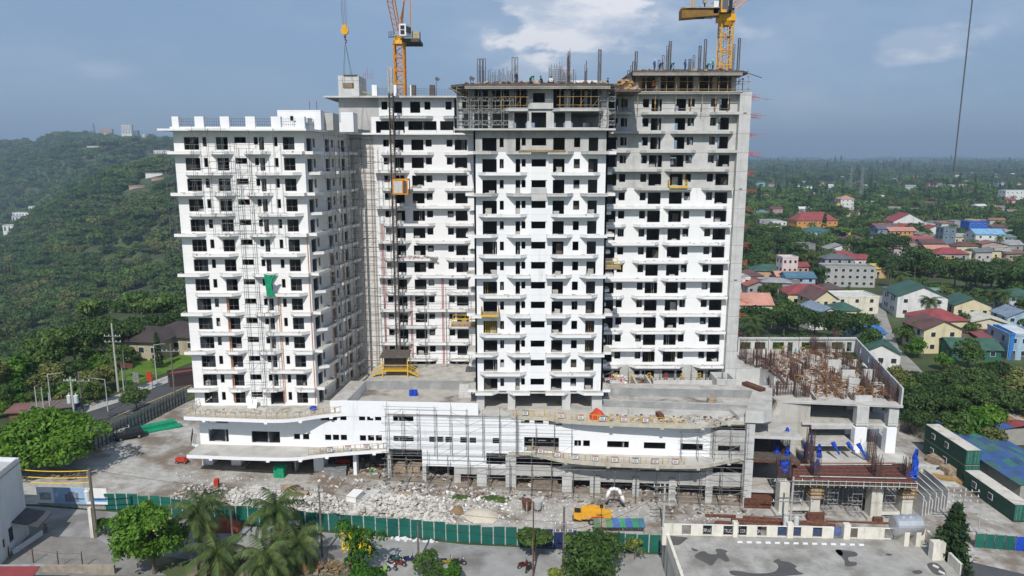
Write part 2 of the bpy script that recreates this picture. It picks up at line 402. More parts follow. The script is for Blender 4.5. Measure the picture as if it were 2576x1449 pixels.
# ================================================================ left tower
LT=thing('apartment_tower','white left hand tower with flat roof and aluminium window frames over the white podium','building',(-41,109,11))
LT.location=(0,0,0)
def zx(x):return 383.3+.3528*x
def zy(y):return.6389*(200+y/1.8111)
Y0=109.0
xl,_=VY(439,385,Y0);xr,_=VY(766,385,Y0)
YB=126.0;xb,_=VY(881,385,YB)
F1=Face((xl,Y0),(xr,Y0));F2=Face((xr,Y0),(xb,YB));F1b=Face((xl+1,YB),(xl,Y0));
ref=L(13)
front=holes_from(F1,ref,[(zx(a),zx(b),zy(t),zy(bt),0)for a,b,t,bt in((222,328,615,706),(355,385,615,682),(450,535,615,706),(582,665,615,658),(720,750,615,668),(757,793,615,708),(862,890,615,682),(927,1010,615,706))])
side=[]
for a,b,tall in((1102,1140,1),(1147,1163,0),(1233,1263,1),(1277,1292,0),(1325,1338,0),(1347,1373,1)):
 side.append((F2.u(zx(a),385),F2.u(zx(b),385),.07 if tall else.72,2.08))
w=MB();w2=MB()
for k in range(0,14):
 z0,z1=(11.0,L(1))if k==0 else(L(k),L(k+1));zf=L(k)if k else 11.05
 if k==0:rows=[(a,b,c-.0,min(d,2.3))for a,b,c,d in front if True]
 else:rows=front
 if k==0:rows=[r for i,r in enumerate(rows)if i not in(4,5)]+[(front[4][0]+.1,front[5][1]+.9,.05,2.25)]
 F1.cells(w,0,F1.len,z0,z1,[(a,b,zf+c,zf+d)for a,b,c,d in rows])
 F2.cells(w2,0,F2.len,z0,z1,[(a,b,zf+c,zf+d)for a,b,c,d in side])
w.build('front_wall',M['wwhite'],LT);w2.build('side_wall',M['wwhite'],LT)
w=MB();F1b.cells(w,0,F1b.len,11,L(14),[(u,u+1.2,L(k)+.3,L(k)+2)for k in range(1,14)for u in(4,9,13)]);w.build('side_wall',M['white'],LT)
w=MB();Fbk=Face((xb,YB),(xl+1,YB));Fbk.cells(w,0,Fbk.len,11,L(14),[(u,u+1.6,L(k)+.3,L(k)+2)for k in range(1,14)for u in(3,9,15)]);w.build('rear_wall',M['white'],LT)
footL=[(xl,Y0),(xr,Y0),(xb,YB),(xl+1,YB)]
floor_slabs(poly_in(footL,.25),range(1,14),LT)
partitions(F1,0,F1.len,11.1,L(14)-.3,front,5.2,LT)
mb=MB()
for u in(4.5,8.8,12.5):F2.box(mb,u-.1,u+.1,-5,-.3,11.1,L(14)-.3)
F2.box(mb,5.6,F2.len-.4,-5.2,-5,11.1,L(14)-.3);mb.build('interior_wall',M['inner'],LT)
wi=0
for k in range(0,14):
 zf=L(k)if k else 11.05
 for i,h in enumerate(front):
  if k==0 and i in(4,5):continue
  tall=h[3]-h[2]>1.7
  g=[(0,0),(.5,.98),(0,.5)][rnd.randrange(3)]if tall else(0,0)
  if k<3 and tall:g=(.5,.98)if i%2==0 else(.02,.5)
  window_frame(F1,h,zf,LT,cols=3 if(i==0)else 2 if tall or i==3 else 1,glass=g)
  wi+=1
mb=MB()
for k in range(0,14):
 zf=L(k)if k else 11.05
 for h in side:
  a,b,c,d=h[0],h[1],zf+h[2],zf+h[3]
  for u in(a+.03,(a+b)/2,b-.03):F2.box(mb,u-.03,u+.03,-.16,-.1,c,d)
  F2.box(mb,a,b,-.16,-.1,c,c+.06);F2.box(mb,a,b,-.16,-.1,d-.06,d)
tag(mb.build('window_frame',M['frame'],LT),kind='stuff')
for k in range(1,14):
 if k%2==1:
  for a,b,c in((134,343,(0,1)),(413,583,(1,1)),(652,848,(1,1)),(917,1100,(1,0))):balcony(F1,F1.u(zx(a),385),min(F1.len+.02,F1.u(zx(b),385)),k,parent=LT,ch=c)
  for a,b,c in((1087,1202,(0,1)),(1238,1345,(1,1)),(1350,1412,(1,0))):balcony(F2,F2.u(zx(a),385),F2.u(zx(b),385),k,1.3,LT,ch=c)
 else:
  for a,b in((222,567),(720,1060)):balcony(F1,F1.u(zx(a),385),F1.u(zx(b),385),k,parent=LT)
  for a,b in((1112,1235),(1250,1412)):balcony(F2,F2.u(zx(a),385),F2.u(zx(b),385),k,1.3,LT)
zr=L(14)
ro=[(xl-1.5,Y0-1.7),(xr+.9,Y0-1.7),(xb+1.2,YB),(xl-1.2,YB)]
MB().prism(ro,zr,zr+.3,0,1).build('roof_slab',[M['white'],M['slab']],LT)
for a,b in((155,202),(316,380),(496,560),(676,743),(857,925),(1035,1095)):
 u0,u1=F1.u(zx(a),320),F1.u(zx(b),320)
 mb=MB();F1.box(mb,u0,u1,-.2,.6,zr+.3,zr+2.1);mb.build('parapet_block',M['white'],LT)
mb=MB();F1.box(mb,-.2,F1.len,.25,.45,zr+.3,zr+.62);mb.build('parapet',M['white'],LT)
for a,b in((0,4.5),(9,13.5)):
 mb=MB();F2.box(mb,a+1,a+2.6,-.3,.3,zr+.3,zr+2);mb.build('parapet_block',M['white'],LT)
mb=MB()
for i in range(60):
 u=i*F1.len/60;F1.bar(mb,u,zr+.6,u,zr+1.9,-.3,.018)
for zz in(1.0,1.4,1.8):F1.bar(mb,0,zr+zz,F1.len,zr+zz,-.3,.018)
for i in range(30):
 u=i*F2.len/30;F2.bar(mb,u,zr+.6,u,zr+1.9,.3,.018)
for zz in(1.0,1.8):F2.bar(mb,0,zr+zz,F2.len,zr+zz,.3,.018)
tag(mb.build('rebar_mesh',M['rebarg'],LT),kind='stuff')
x0,zt=VY(697,277,112);x1,_=VY(806,277,112)
mb=MB();mb.box(x0,x1,112,119,zr+.3,zt-.0);mb.box(x0+2,x1-1.6,111.8,112,zt-1.6,zt-.9);mb.box(x0+2,x0+2.5,111.8,112,zr+.3,zt-.9)
mb.build('lift_house',M['white'],LT)
mb=MB();xx,_=VY(806,277,114);mb.box(xx,xx+1.9,114,118,zr+.3,zt-.3);mb.build('lift_house',M['conc'],LT)
x2,z2=VY(862,293,122);x3,_=VY(887,293,122);x4,_=VY(806,303,122)
mb=MB();mb.box(x4,x2,121.2,124,zr+.3,z2-1);mb.box(x2,x3+.4,120.6,124,zr+.3,z2+.6);mb.build('parapet',M['white'],LT)
for px in(778,796):
 X,Z=VY(px,255,115);MB().tube((X,115,zt-.4),(X,115,zt+1.6),.05).build('rebar',M['rebarg'],LT)
for pxs,yy in(((567,571.5),0),((697,701.5),0)):
 for q in pxs:
  mb=MB();u=F1.u(q*1.0,700);F1.bar(mb,u,L(0)+.8,u,L(6),.12,.055,5);mb.build('drainpipe',M['pipeorange'],LT)
mb=MB();F1.bar(mb,F1.len-.25,11.3,F1.len-.25,L(9),.12,.07,5);mb.build('drainpipe',M['pipeorange'],LT)
for u in(7.2,12.2):
 mb=MB();F2.bar(mb,u,12,u,L(8),.12,.09,6);mb.build('drainpipe',M['pipeorange'],LT)
# ================================================================ rear wing between the left and the middle towers
YR=126.4
def yx(x):return 798.6+.3526*x
def yy(y):return.6389*(200+y/1.8118)
RW=thing('apartment_wing','white set back wing with a cream louvred wall, behind the hoist mast','building',(0,0,0))
RW['label']='white set back wing with a cream louvred wall behind the hoist mast'
xa,_=VY(853,290,YR);xc,_=VY(944,500,YR);xe,_=VY(1200,385,YR)
FR=Face((xa,YR),(xe,YR));refR=L(13)
rrows=holes_from(FR,refR,[(yx(a),yx(b),yy(t),yy(bt),0)for a,b,t,bt in((467,508,627,683),(548,612,627,709),(668,755,627,709),(770,814,627,683),(920,963,627,684),(978,1067,627,709))])
uc=FR.u(944,500)
w=MB()
for k in range(0,14):
 z0,z1=(11.0,L(1))if k==0 else(L(k),L(k+1));zf=L(k)if k else 11.2
 FR.cells(w,uc,FR.len,z0,z1,[(a,b,zf+c,zf+min(d,2.3))for a,b,c,d in rrows])
w.build('front_wall',M['white'],RW)
w=MB();FR.cells(w,0,uc-.005,11.0,L(14),[]);w.build('louvred_wall',M['cream'],RW)
top=holes_from(FR,L(15),[(yx(a),yx(b),yy(t),yy(bt),0)for a,b,t,bt in((455,498,362,420),(545,602,362,444),(660,732,362,443),(762,805,362,420),(913,957,362,420))])
big=[(FR.u(yx(a),320),FR.u(yx(b),320),.15,2.35)for a,b in((417,622),(647,850),(875,972))]
u37=FR.u(yx(437),270);uR=FR.u(yx(975),270)
w=MB();FR.cells(w,u37,uR,L(15),L(16)+.0,[(a,b,L(15)+c,L(15)+d)for a,b,c,d in top]);w.build('front_wall',M['white'],RW)
w=MB();FR.cells(w,u37-1.4,uR,L(14)+.3,L(15),[(a,b,L(14)+c,L(14)+d)for a,b,c,d in big]);w.build('front_wall',M['white'],RW)
w=MB();FR.cells(w,0,u37-.004,L(15)-.0,L(16),[]);FR.cells(w,0,u37-1.405,L(14)+.3,L(15)-.003,[]);w.build('bare_wall',M['conc'],RW)
w=MB();FS=Face((xa,YR+12),(xa,YR));FS.cells(w,0,12,11,L(16),[]);w.build('side_wall',M['conc'],RW)
w=MB();FBR=Face((xe,YR+12),(xa,YR+12));FBR.cells(w,0,FBR.len,11,L(16),[(u,u+1.5,L(k)+.4,L(k)+2)for k in range(1,16)for u in(2,5,8,11,15)]);w.build('rear_wall',M['conc'],RW)
footR=[(xa+.3,YR+.3),(xe,YR+.3),(xe,YR+11.7),(xa+.3,YR+11.7)]
floor_slabs(footR,range(1,16),RW)
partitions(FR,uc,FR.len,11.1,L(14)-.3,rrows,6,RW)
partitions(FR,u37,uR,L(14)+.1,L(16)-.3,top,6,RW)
MB().prism([(xa-2.2,YR-1.5),(xe,YR-1.5),(xe,YR+12),(xa-2.2,YR+12)],L(16),L(16)+.3,0,1).build('roof_slab',[M['concw'],M['slab']],RW)
MB().prism([(xa+1.5,YR-1.6),(xe+2,YR-1.6),(xe+2,YR-.01),(xa+1.5,YR-.01)],L(14),L(14)+.3,0,1).build('ledge',[M['white'],M['slab']],RW)
for a,b in((462,620),(632,855),(862,972)):
 mb=MB();FR.box(mb,FR.u(yx(a),320),FR.u(yx(b),320),.9,1.5,L(14)+.3,L(14)+.75);mb.build('parapet',M['white'],RW)
for k in range(1,14):
 if k%2==1:
  for a,b,c in((450,833,(1,1)),(902,1108,(1,0))):balcony(FR,FR.u(yx(a),385),min(FR.len,FR.u(yx(b),385)),k,parent=RW,ch=c)
 else:
  for a,b,c in((410,655,(0,1)),(682,1088,(1,1))):balcony(FR,FR.u(yx(a),385),min(FR.len,FR.u(yx(b),385)),k,parent=RW,ch=c)
balcony(FR,FR.u(yx(440),280),FR.u(yx(826),280),15,1.3,RW,[M['concw'],M['slab']]);balcony(FR,FR.u(yx(896),280),FR.u(yx(975),280),15,1.3,RW,[M['concw'],M['slab']],ch=(1,0))
x0,zt=VY(850,190,127.5);x1,_=VY(902,190,127.5)
mb=MB();mb.box(x0,x1,127.5,134,L(16)+.3,zt,0);mb.build('lift_house',M['concw'],RW)
mb=MB();mb.box(x0+1,x1-.2,127.3,134.2,zt,zt+.12);mb.build('steel_cap',M['rust'],RW)
mb=MB()
for i in range(5):mb.tube((x1+.4*i-.3,133,zt),(x1+.4*i-.3,133,zt+1+(i%3)*.5),.03)
mb.build('rebar',M['redprim'],RW)
mb=MB();mb.tube((x1+.2,129,zt-2.6),(x1+3.6,129.5,L(16)+.3),.09);mb.tube((x1+.2,129.5,zt-2.6),(x1+3.6,130,L(16)+.3),.09)
for i in range(9):f=i/9;mb.tube((x1+.2+3.4*f,129+.5*f,zt-2.6+(L(16)+2.9-zt)*f),(x1+.2+3.4*f,129.5+.5*f,zt-2.6+(L(16)+2.9-zt)*f),.04)
tag(mb.build('ladder',M['yellow']),'yellow ladder leaning on the concrete lift house of the rear wing roof','ladder')
for i,(a,b,h,m)in enumerate(((392,428,1.9,'white'),(540,566,1.9,'white'),(664,672,1.9,'white'),(672,702,1.9,'dwood'),(801,838,1.9,'dwood'))):
 mb=MB();FR.box(mb,FR.u(yx(a),235),FR.u(yx(b),235),-.6,.4,L(16)+.3,L(16)+.3+h);mb.build('parapet_block',M[m],RW)
mb=MB()
for i in range(70):
 u=FR.u(yx(430),235)+i*.26;FR.bar(mb,u,L(16)+.3,u,L(16)+1.7,-.4,.018)
for zz in(.9,1.3,1.7):FR.bar(mb,FR.u(yx(430),235),L(16)+zz,FR.u(yx(780),235),L(16)+zz,-.4,.018)
tag(mb.build('rebar_mesh',M['rebarg'],RW),kind='stuff')
for px,a,b in((1034,L(5),L(0)+.3),(1113,L(6),L(0)+.3),(967,L(9),L(0)+1)):
 for o in(0,.22):
  mb=MB();u=FR.u(px,780)+o;FR.bar(mb,u,b,u,a,.12,.06,5);mb.build('drainpipe',M['redprim'],RW)
# ================================================================ middle tower, standing forward on columns
MT=thing('apartment_tower','white middle tower standing forward on concrete columns, its top storeys bare concrete','building',(0,0,0))
YM=107.5
def mx(x):return 1086.1+.3528*x
def my(y):return.6389*(200+y/1.8111)
xml,_=VY(mx(300),440,YM);xmr,_=VY(mx(1253),440,YM)
YMB=127.0
FM=Face((xml,YM),(xmr,YM));refM=L(12)
mrows=holes_from(FM,refM,[(mx(a),mx(b),my(t),my(bt),0)for a,b,t,bt in((360,463,772,869),(484,513,772,838),(598,631,772,869),(641,670,772,826),(712,815,773,826),(865,948,771,869),(1013,1057,771,838),(1117,1185,770,866))])
w=MB()
for k in range(1,13):FM.cells(w,0,FM.len,L(k),L(k+1),[(a,b,L(k)+c,L(k)+d)for a,b,c,d in mrows])
w.build('front_wall',M['white'],MT)
w=MB();FM.cells(w,0,FM.len,L(13),L(14),[(a,b,L(13)+c,L(13)+d)for a,b,c,d in mrows]);w.build('bare_wall',M['conc'],MT)
ua,ub=FM.u(mx(707),440),FM.u(mx(821),440)
for side_,(A,B)in enumerate((((xmr,YM),(xmr,YMB)),((xml,YMB),(xml,YM)))):
 F=Face(A,B);w=MB();hs=[]
 for u in((1.5,3.2),(5,6),(8,9.7),(12,13.7),(15.5,16.5)):hs.append(u)
 for k in range(1,13):F.cells(w,0,F.len,L(k),L(k+1),[(a,b,L(k)+.1,L(k)+2.1)for a,b in hs])
 w.build('side_wall',M['white'],MT)
 w=MB();F.cells(w,0,F.len,L(13),L(14),[(a,b,L(13)+.1,L(13)+2.1)for a,b in hs]);w.build('bare_wall',M['conc'],MT)
 for k in range(1,14):
  if k%2==1:pr=((.3,4.5,(0,1)),(7,11,(1,1)))
  else:pr=((3.4,7.4,(1,1)),(10.5,15,(1,1)))
  if side_==1:pr=[(F.len-b,F.len-a,(c[1],c[0]))for a,b,c in pr[:1]]
  for a,b,c in pr:balcony(F,a,b,k,1.5,MT,ch=c)
w=MB();FMb=Face((xmr,YMB),(xml,YMB));FMb.cells(w,0,FMb.len,L(1),L(14),[(u,u+1.4,L(k)+.2,L(k)+2.1)for k in range(1,14)for u in(2,5.5,9,13,16.5)]);w.build('rear_wall',M['white'],MT)
footM=[(xml+.3,YM+.3),(xmr-.3,YM+.3),(xmr-.3,YMB-.3),(xml+.3,YMB-.3)]
floor_slabs(footM,range(1,14),MT)
partitions(FM,0,FM.len,L(1),L(14)-.3,mrows,6.5,MT)
for k in range(1,14):
 mm=[M['white'],M['slabtop']]if k not in(11,13)else[M['concw'],M['slabtop']]
 if k%2==1:rr_=((245,475,(0,1)),(530,706,(1,0)),(822,1012,(0,1)),(1060,1308,(1,0)))
 else:rr_=((328,682,(1,1)),(850,1203,(1,1)))
 for a,b,c in rr_:balcony(FM,max(-.02,FM.u(mx(a),438)),min(FM.len+.02,FM.u(mx(b),438)),k,parent=MT,ch=c,mats=mm)
for k in range(1,12):
 mb=MB();FM.box(mb,ua,ub,.006,.16,L(k)+mrows[4][3]+.02,L(k+1)+mrows[4][2]-.02);mb.build('wall_panel',M['white']if k not in(10,)else M['concw'],MT)
zc=lambda px:1107.8+.30864*px
for a,b in((262,325),(517,577),(960,1027),(1203,1285)):
 pa=.6389*(1750+a/2.07);pb=.6389*(1750+b/2.07)
 X0,_=VY(pa,1010,107.2);X1,_=VY(pb,1010,107.2)
 MB().box(X0,X1,107.2,108.8,10.9,L(1)-.22).build('column',M['concw'],MT)
 MB().box(X0,X1,114,115.4,10.9,L(1)-.22).build('column',M['conc'],MT)
MB().box(xml+.1,xmr-.1,107.6,YMB,L(1)-.5,L(1)-.23).build('transfer_slab',M['conc'],MT)
MB().box(xml+.4,xmr-.4,119,119.3,11,L(1)-.5).build('rear_wall',M['conc'],MT)
xt0,_=VY(1143,327,106.3);xt1,_=VY(1549,327,106.3)
MB().prism([(xt0,106.3),(xt1,106.3),(xt1+1,121),(xt0+.6,121)],L(14),L(14)+.28,0,1).build('roof_slab',[M['concw'],M['slab']],MT)
def hx(x):return mx(x)
x15,_=VY(mx(590),300,YM);x15b,_=VY(mx(1262),300,YM)
FT=Face((x15-.9,YM),(x15b,YM))
t15=holes_from(FT,L(14),[(mx(a),mx(b),my(t),my(bt),0)for a,b,t,bt in((590,680,438,553),(710,817,438,548),(872,952,436,546),(994,1223,434,546))])
w=MB();FT.cells(w,0,FT.len,L(14)+.28,L(15),[(a,b,L(14)+c,L(14)+d)for a,b,c,d in t15]);w.build('bare_wall',M['concw'],MT)
MB().prism([(xt0+.8,108.2),(x15b,108.2),(x15b,121),(xt0+.8,121)],L(15)-.28,L(15)-.02,0,1).build('floor_slab',[M['inner'],M['slab']],MT)
w=MB();Fk=Face((x15b,121),(xt0+.8,121));Fk.cells(w,0,Fk.len,L(14)+.28,L(16)-.3,[(u,u+1.5,L(14)+.5,L(14)+1.8)for u in(1,4.2,7,10.5,13.6)]+[(u,u+1.3,L(15)+.7,L(15)+2.0)for u in(2,6,12)]);w.build('rear_wall',M['conc'],MT)
balcony(FT,FT.u(mx(497),270),FT.u(mx(686),270),15,1.4,MT,[M['concw'],M['slab']],ch=(1,0));balcony(FT,FT.u(mx(858),270),FT.u(mx(1233),270),15,1.5,MT,[M['concw'],M['slab']])
b0,_=VY(mx(686),240,YM);b1,_=VY(mx(866),240,YM);FBx=Face((b0,YM-.3),(b1,YM-.3))
wh=holes_from(FBx,0,[(mx(722),mx(807),my(300),my(370),0)])
w=MB();FBx.cells(w,0,FBx.len,L(15)+.03,L(16)-.22,[wh[0]]);w.build('bare_wall',M['concw'],MT)
for a,b,Y in((180,215,107.8),(262,300,108),(400,425,108),(553,590,108.5),(598,612,111),(945,990,108.6),(1210,1245,107.8),(1090,1110,109)):
 X0,_=VY(mx(a),240,Y);X1,_=VY(mx(b),240,Y)
 for z0,z1 in((L(14)+.28,L(15)-.3),(L(15)+.0,L(16)-.3)):
  if 590<a<1200 and z0<L(15)-.1:continue
  MB().box(X0,X1,Y,Y+.8,z0,z1).build('column',M['conc'],MT)
zd=L(16)
xd0,_=VY(mx(128),214,105.6);xd1,_=VY(mx(1332),214,105.6);xd0b,_=VY(mx(235),214,105.6);xd1b,_=VY(mx(1275),214,105.6)
mb=MB();mb.prism([(xd0b,105.6),(xd1b,105.6),(xd1,107.4),(xd1,122),(xd0,122),(xd0,107.4)],zd,zd+.35,0,1);mb.build('formwork_deck',[M['dwood'],M['dwood']],MT)
for i in range(26):
 X=xd0b+.4+(xd1b-xd0b-.8)*i/25;MB().box(X-.06,X+.06,105.7,116,zd-.26,zd-.02).build('joist',M['ywood']if i%4==0 else M['wood'],MT)
mb=MB();n=210
for i in range(n):
 X=xd0b+(xd1b-xd0b)*i/n;mb.box(X,X+.05,105.45,105.55,zd-.3,zd-.06)
mb.box(xd0b,xd1b,105.45,105.57,zd-.06,zd-.01);mb.box(xd0b,xd1b,105.45,105.57,zd-.36,zd-.3);mb.build('edge_beam',M['slab'],MT)
for i in range(14):
 X=xd0-.2+i*.18;MB().tube((X,105.8+.3*i,zd-.2-.05*i),(X+1.6,107+.3*i,zd-.9-.03*i),.07).build('formwork_timber',M['ywood']if i%2 else M['wood'],MT)
# ================================================================ right tower
RT=thing('apartment_tower','tall right hand tower with a blank concrete gable, white below and bare concrete above','building',(0,0,0))
YT=121.0
def rx(x):return 1469.5+.3528*x
def ry(y):return.6389*(100+y/1.8111)
xs0,_=VY(1480,385,YT);xs1,_=VY(rx(1083),330,YT);xs2,_=VY(rx(1181),330,YT-1.2)
FQ=Face((xs0,YT),(xs1,YT))
def lz(k):return L(k)+.3
up=holes_from(FQ,lz(14),[(rx(a),rx(b),ry(t),ry(bt),0)for a,b,t,bt in((170,241,662,748),(262,307,662,722),(415,460,662,722),(477,551,662,748),(648,723,660,746),(738,785,660,718),(899,943,658,716),(960,1036,657,744))])
lowr=holes_from(FQ,lz(10),[(rx(a),rx(b),ry(t),ry(bt),0)for a,b,t,bt in((150,228,1192,1274),(246,291,1192,1248),(397,440,1192,1248),(455,547,1191,1274),(606,699,1190,1273),(713,757,1190,1248),(870,915,1190,1246),(931,1024,1190,1271))])
w=MB();wc=MB()
for k in range(1,16):
 rows=up if k>=13 else lowr
 tgt=w if k<11 else wc
 hs=[(a,b,lz(k)+c,lz(k)+d)for a,b,c,d in rows]
 FQ.cells(tgt,0,FQ.len,lz(k),lz(k+1),hs)
w.build('front_wall',M['white'],RT);wc.build('bare_wall',M['concw'],RT)
w=MB();FQ.cells(w,0,FQ.len,11,lz(1),[(a,b,11.7,13.2)for a,b,c,d in lowr]);w.build('bare_wall',M['conc'],RT)
w=MB();w.box(xs1+.003,xs2,YT-1.2,YT+9.5,11,lz(16)+.15);w.build('gable_wall',M['concw'],RT)
for k in(6,11,15):
 mb=MB();mb.box(xs2-1.2,xs2-.7,YT-1.22,YT-1.19,lz(k)-.2,lz(k));mb.build('pocket',M['dwood'],RT)
YTB=YT+14
w=MB();FW=Face((xs1+1,YTB),(xs0,YTB));hs=[]
for k in range(1,17):
 for i,u in enumerate((2,4.8,7.6,11,14,17.5,20.5)):
  if(k*3+i)%4!=0 or k>10:hs.append((u,u+1.4,lz(k)+.25,lz(k)+2.1))
FW.cells(w,0,FW.len,11,lz(16),hs);w.build('rear_wall',M['conc'],RT)
w=MB();w.box(xs0,xs0+.3,YT+.3,YTB,11,lz(16));w.build('side_wall',M['conc'],RT)
footT=[(xs0+.3,YT+.32),(xs1,YT+.32),(xs1,YTB-.3),(xs0+.3,YTB-.3)]
for k in range(1,16):MB().prism(footT,lz(k)-.22,lz(k)-.015,0,1).build('floor_slab',[M['inner'],M['slab']],RT)
partitions(FQ,0,FQ.len,11.2,lz(12)-.3,lowr,6,RT)
for k in range(12,16):
 for a,b,o in((5.9,6.1,-.3),(11.5,11.7,-.3),(16.9,17.1,-.3),(1.2,2.8,-8),(8.2,9.8,-8),(13.6,15.2,-8)):mb=MB();FQ.box(mb,a,b,-8.2,o,lz(k),lz(k+1)-.23);mb.build('interior_wall',M['inner'],RT)
for k in range(1,16):
 if k%2==1:rr_=((160,337,(0,1)),(398,803,(1,1)),(884,1090,(1,0)))
 else:rr_=((160,582,(0,1)),(612,1066,(1,1)))
 mm=[M['white'],M['slabtop']]if k<=10 else[M['concw'],M['slabtop']]
 sh=0 if k>12 else-30
 for a,b,c in rr_:balcony(FQ,max(-.5,FQ.u(rx(a+sh),331)),min(FQ.len-.05,FQ.u(rx(b+sh*.6),331)),float(lz(k)),1.35,RT,mats=mm,ch=c)
zq=lz(16)
MB().prism([(xs0,YT-1.2),(xs1+.4,YT-1.2),(xs1+.4,YTB),(xs0,YTB)],zq,zq+.3,0,1).build('floor_slab',[M['concw'],M['slab']],RT)
X0,zk=VY(1592,187,YT-2.2);X1,_=VY(1892,187,YT-2.2);zk=lz(17)
mb=MB();mb.prism([(X0,YT-2),(X1-1.5,YT-2),(X1,YT),(X1,YTB+1),(X0,YTB+1)],zk,zk+.35,0,1);mb.build('formwork_deck',[M['dwood'],M['slab']],RT)
mb=MB()
for i in range(150):X=X0+(X1-X0-1.5)*i/150;mb.box(X,X+.06,YT-2.15,YT-2.05,zk-.32,zk-.06)
mb.box(X0,X1-1.5,YT-2.15,YT-2.03,zk-.06,zk);mb.box(X0,X1-1.5,YT-2.15,YT-2.03,zk-.4,zk-.32);mb.build('edge_beam',M['slab'],RT)
mb=MB();
for i in range(130):X=xs0+4.5+(xs1-xs0-4.5)*i/130;mb.box(X,X+.06,YT-1.42,YT-1.3,zq-.1,zq+.18)
mb.box(xs0+4.5,xs1,YT-1.42,YT-1.28,zq+.18,zq+.26);mb.box(xs0+4.5,xs1,YT-1.42,YT-1.28,zq-.16,zq-.1);mb.build('edge_beam',M['slab'],RT)
for i in range(20):
 X=X0+.5+(X1-X0-2)*i/19;MB().box(X-.07,X+.07,YT-1.9,YTB,zk-.28,zk-.01).build('joist',M['wood'],RT)
for i in range(6):
 X=X0+1.6+(xs1-X0-2.2)*i/5;MB().box(X-.4,X+.4,YT+.6,YT+1.4,zq+.3,zk-.3).build('column',M['conc']if i%2 else M['wood'],RT)
 MB().box(X-.4,X+.4,YT+7,YT+8,zq+.3,zk-.3).build('column',M['conc'],RT)
xj,_=VY(1545,226,114);MB().box(xj,X0+.5,113,124,L(16)-.1,L(16)+.25,0,1).build('formwork_deck',[M['dwood'],M['slab']],RT)
for k in range(3,17):
 mb=MB();rr_=random.Random(k)
 for i in range(16 if k>3 else 8):
  y=YT-.8+rr_.random()*5;z=lz(k)-.05-rr_.random()*.7;ln=1.0+rr_.random()*(3.2 if k>12 else 1.6);ln*=.85
  mb.tube((xs2,y,z),(xs2+ln,y+rr_.uniform(-.3,.6),z-rr_.random()*ln*(.28 if k>12 else.5)+.1),.025,3,m=0 if rr_.random()<.7 else 1)
 mb.build('starter_bar_bundle',[M['redprim'],M['rebarg']],RT)
sr=random.Random(17)
def stored(F,rows,ks,zf,parent,n):
 opts=[(k,h)for k in ks for h in rows if h[3]-h[2]>1.2];sr.shuffle(opts)
 for k,h in opts[:n]:
  u=sr.uniform(h[0]+.3,h[1]-.3);z=zf(k)+max(0,h[2]-.3);c=sr.choice(('whiterub0','woodx','pole','panel'));mb=MB()
  if c=='pole':[F.bar(mb,u+i*.35,z,u+i*.35,z+2.4,-.7,.045)for i in range(2)];mb.build('steel_prop',M['ywood']if sr.random()<.5 else M['scafw'],parent)
  elif c=='panel':F.box(mb,u-.5,u+.5,-.9,-.8,z,z+1.7);mb.build('leaning_board',M['dwood']if sr.random()<.6 else M['slab'],parent)
  else:[F.box(mb,u-.5+sr.uniform(-.1,.1),u+.4,-1.2,-.5,z+.24*i,z+.24*i+.22)for i in range(sr.randrange(2,5))];mb.build('stored_blocks',M['slabtop']if c=='whiterub0' else M['slab'],parent)
stored(FM,mrows,range(1,13),L,MT,42);stored(FQ,lowr,range(1,13),lz,RT,50);stored(FR,rrows,range(1,14),L,RW,42);stored(F1,front,range(1,14),L,LT,26)
# ================================================================ podium
PO=thing('podium','long white and grey podium with curved canopies under the towers, open ground floor','building',(0,0,0))
ZL,ZU,ZP=5.2,11.0,12.9
def ax_(x):return 447.2+.24256*x
def bx_(x):return 958.35+.24256*x
def cx_(x):return 1405.6+.24256*x
def ay_(y):return 958.35+.24256*y
pa=G(505,1117,ZL);pb=G(1786,1148.8,ZL);dd=(pb-pa).normalized()
FP=Face((pa.x,pa.y),tuple((pa+dd*1)[:2]));
uE=FP.u(cx_(1990),1150);FP=Face((pa.x,pa.y),tuple((pa+dd*uE)[:2]))
def ho(rows,cv):
 out=[]
 for a,b,t,bt in rows:
  u0,u1=FP.u(cv(a),ay_((t+bt)/2)),FP.u(cv(b),ay_((t+bt)/2));m=(cv(a)+cv(b))/2
  out.append((u0,u1,FP.z(m,ay_(bt)),FP.z(m,ay_(t))))
 return out
hA=ho([(320,527,500,632),(765,1060,523,645),(1203,1268,548,609),(1297,1363,548,611),(1527,1592,557,618),(1608,1673,557,618),(1690,1755,558,619),(1888,1953,563,625),(1972,2037,563,625),(2053,2118,563,626),(315,520,405,438),(1478,1652,372,412),(1683,1750,365,412),(1878,1943,353,415),(1962,2027,352,415),(2045,2110,350,415)],ax_)
hB=ho([(125,337,360,422),(130,340,572,630),(500,568,577,638),(585,650,577,638),(667,735,579,640),(822,890,583,645),(918,987,587,647),(1158,1225,592,652),(1485,1845,585,735),(1452,1540,388,445),(1592,1683,395,450),(1740,1880,405,460),(2005,2075,615,679),(2097,2167,616,682)],bx_)
hC=ho([(502,727,625,694),(882,1107,638,707),(1265,1495,650,722),(1650,1880,662,733),(1600,1940,445,515)],cx_)
uM0,uM1,uW=FP.u(bx_(75),1100),FP.u(bx_(1345),1100),FP.u(cx_(1572),1100)
zt_=ZP
w=MB();FP.cells(w,0,uM0,ZL,ZU,hA);FP.cells(w,uM0+.002,uM1,ZL,ZU,hB);FP.cells(w,uM1+.002,uW,ZL,ZU,hB+hC);w.build('front_wall',M['white2'],PO)
w=MB();FP.cells(w,uW+.003,uE,ZL,ZU,hC);w.build('bare_wall',M['conc'],PO)
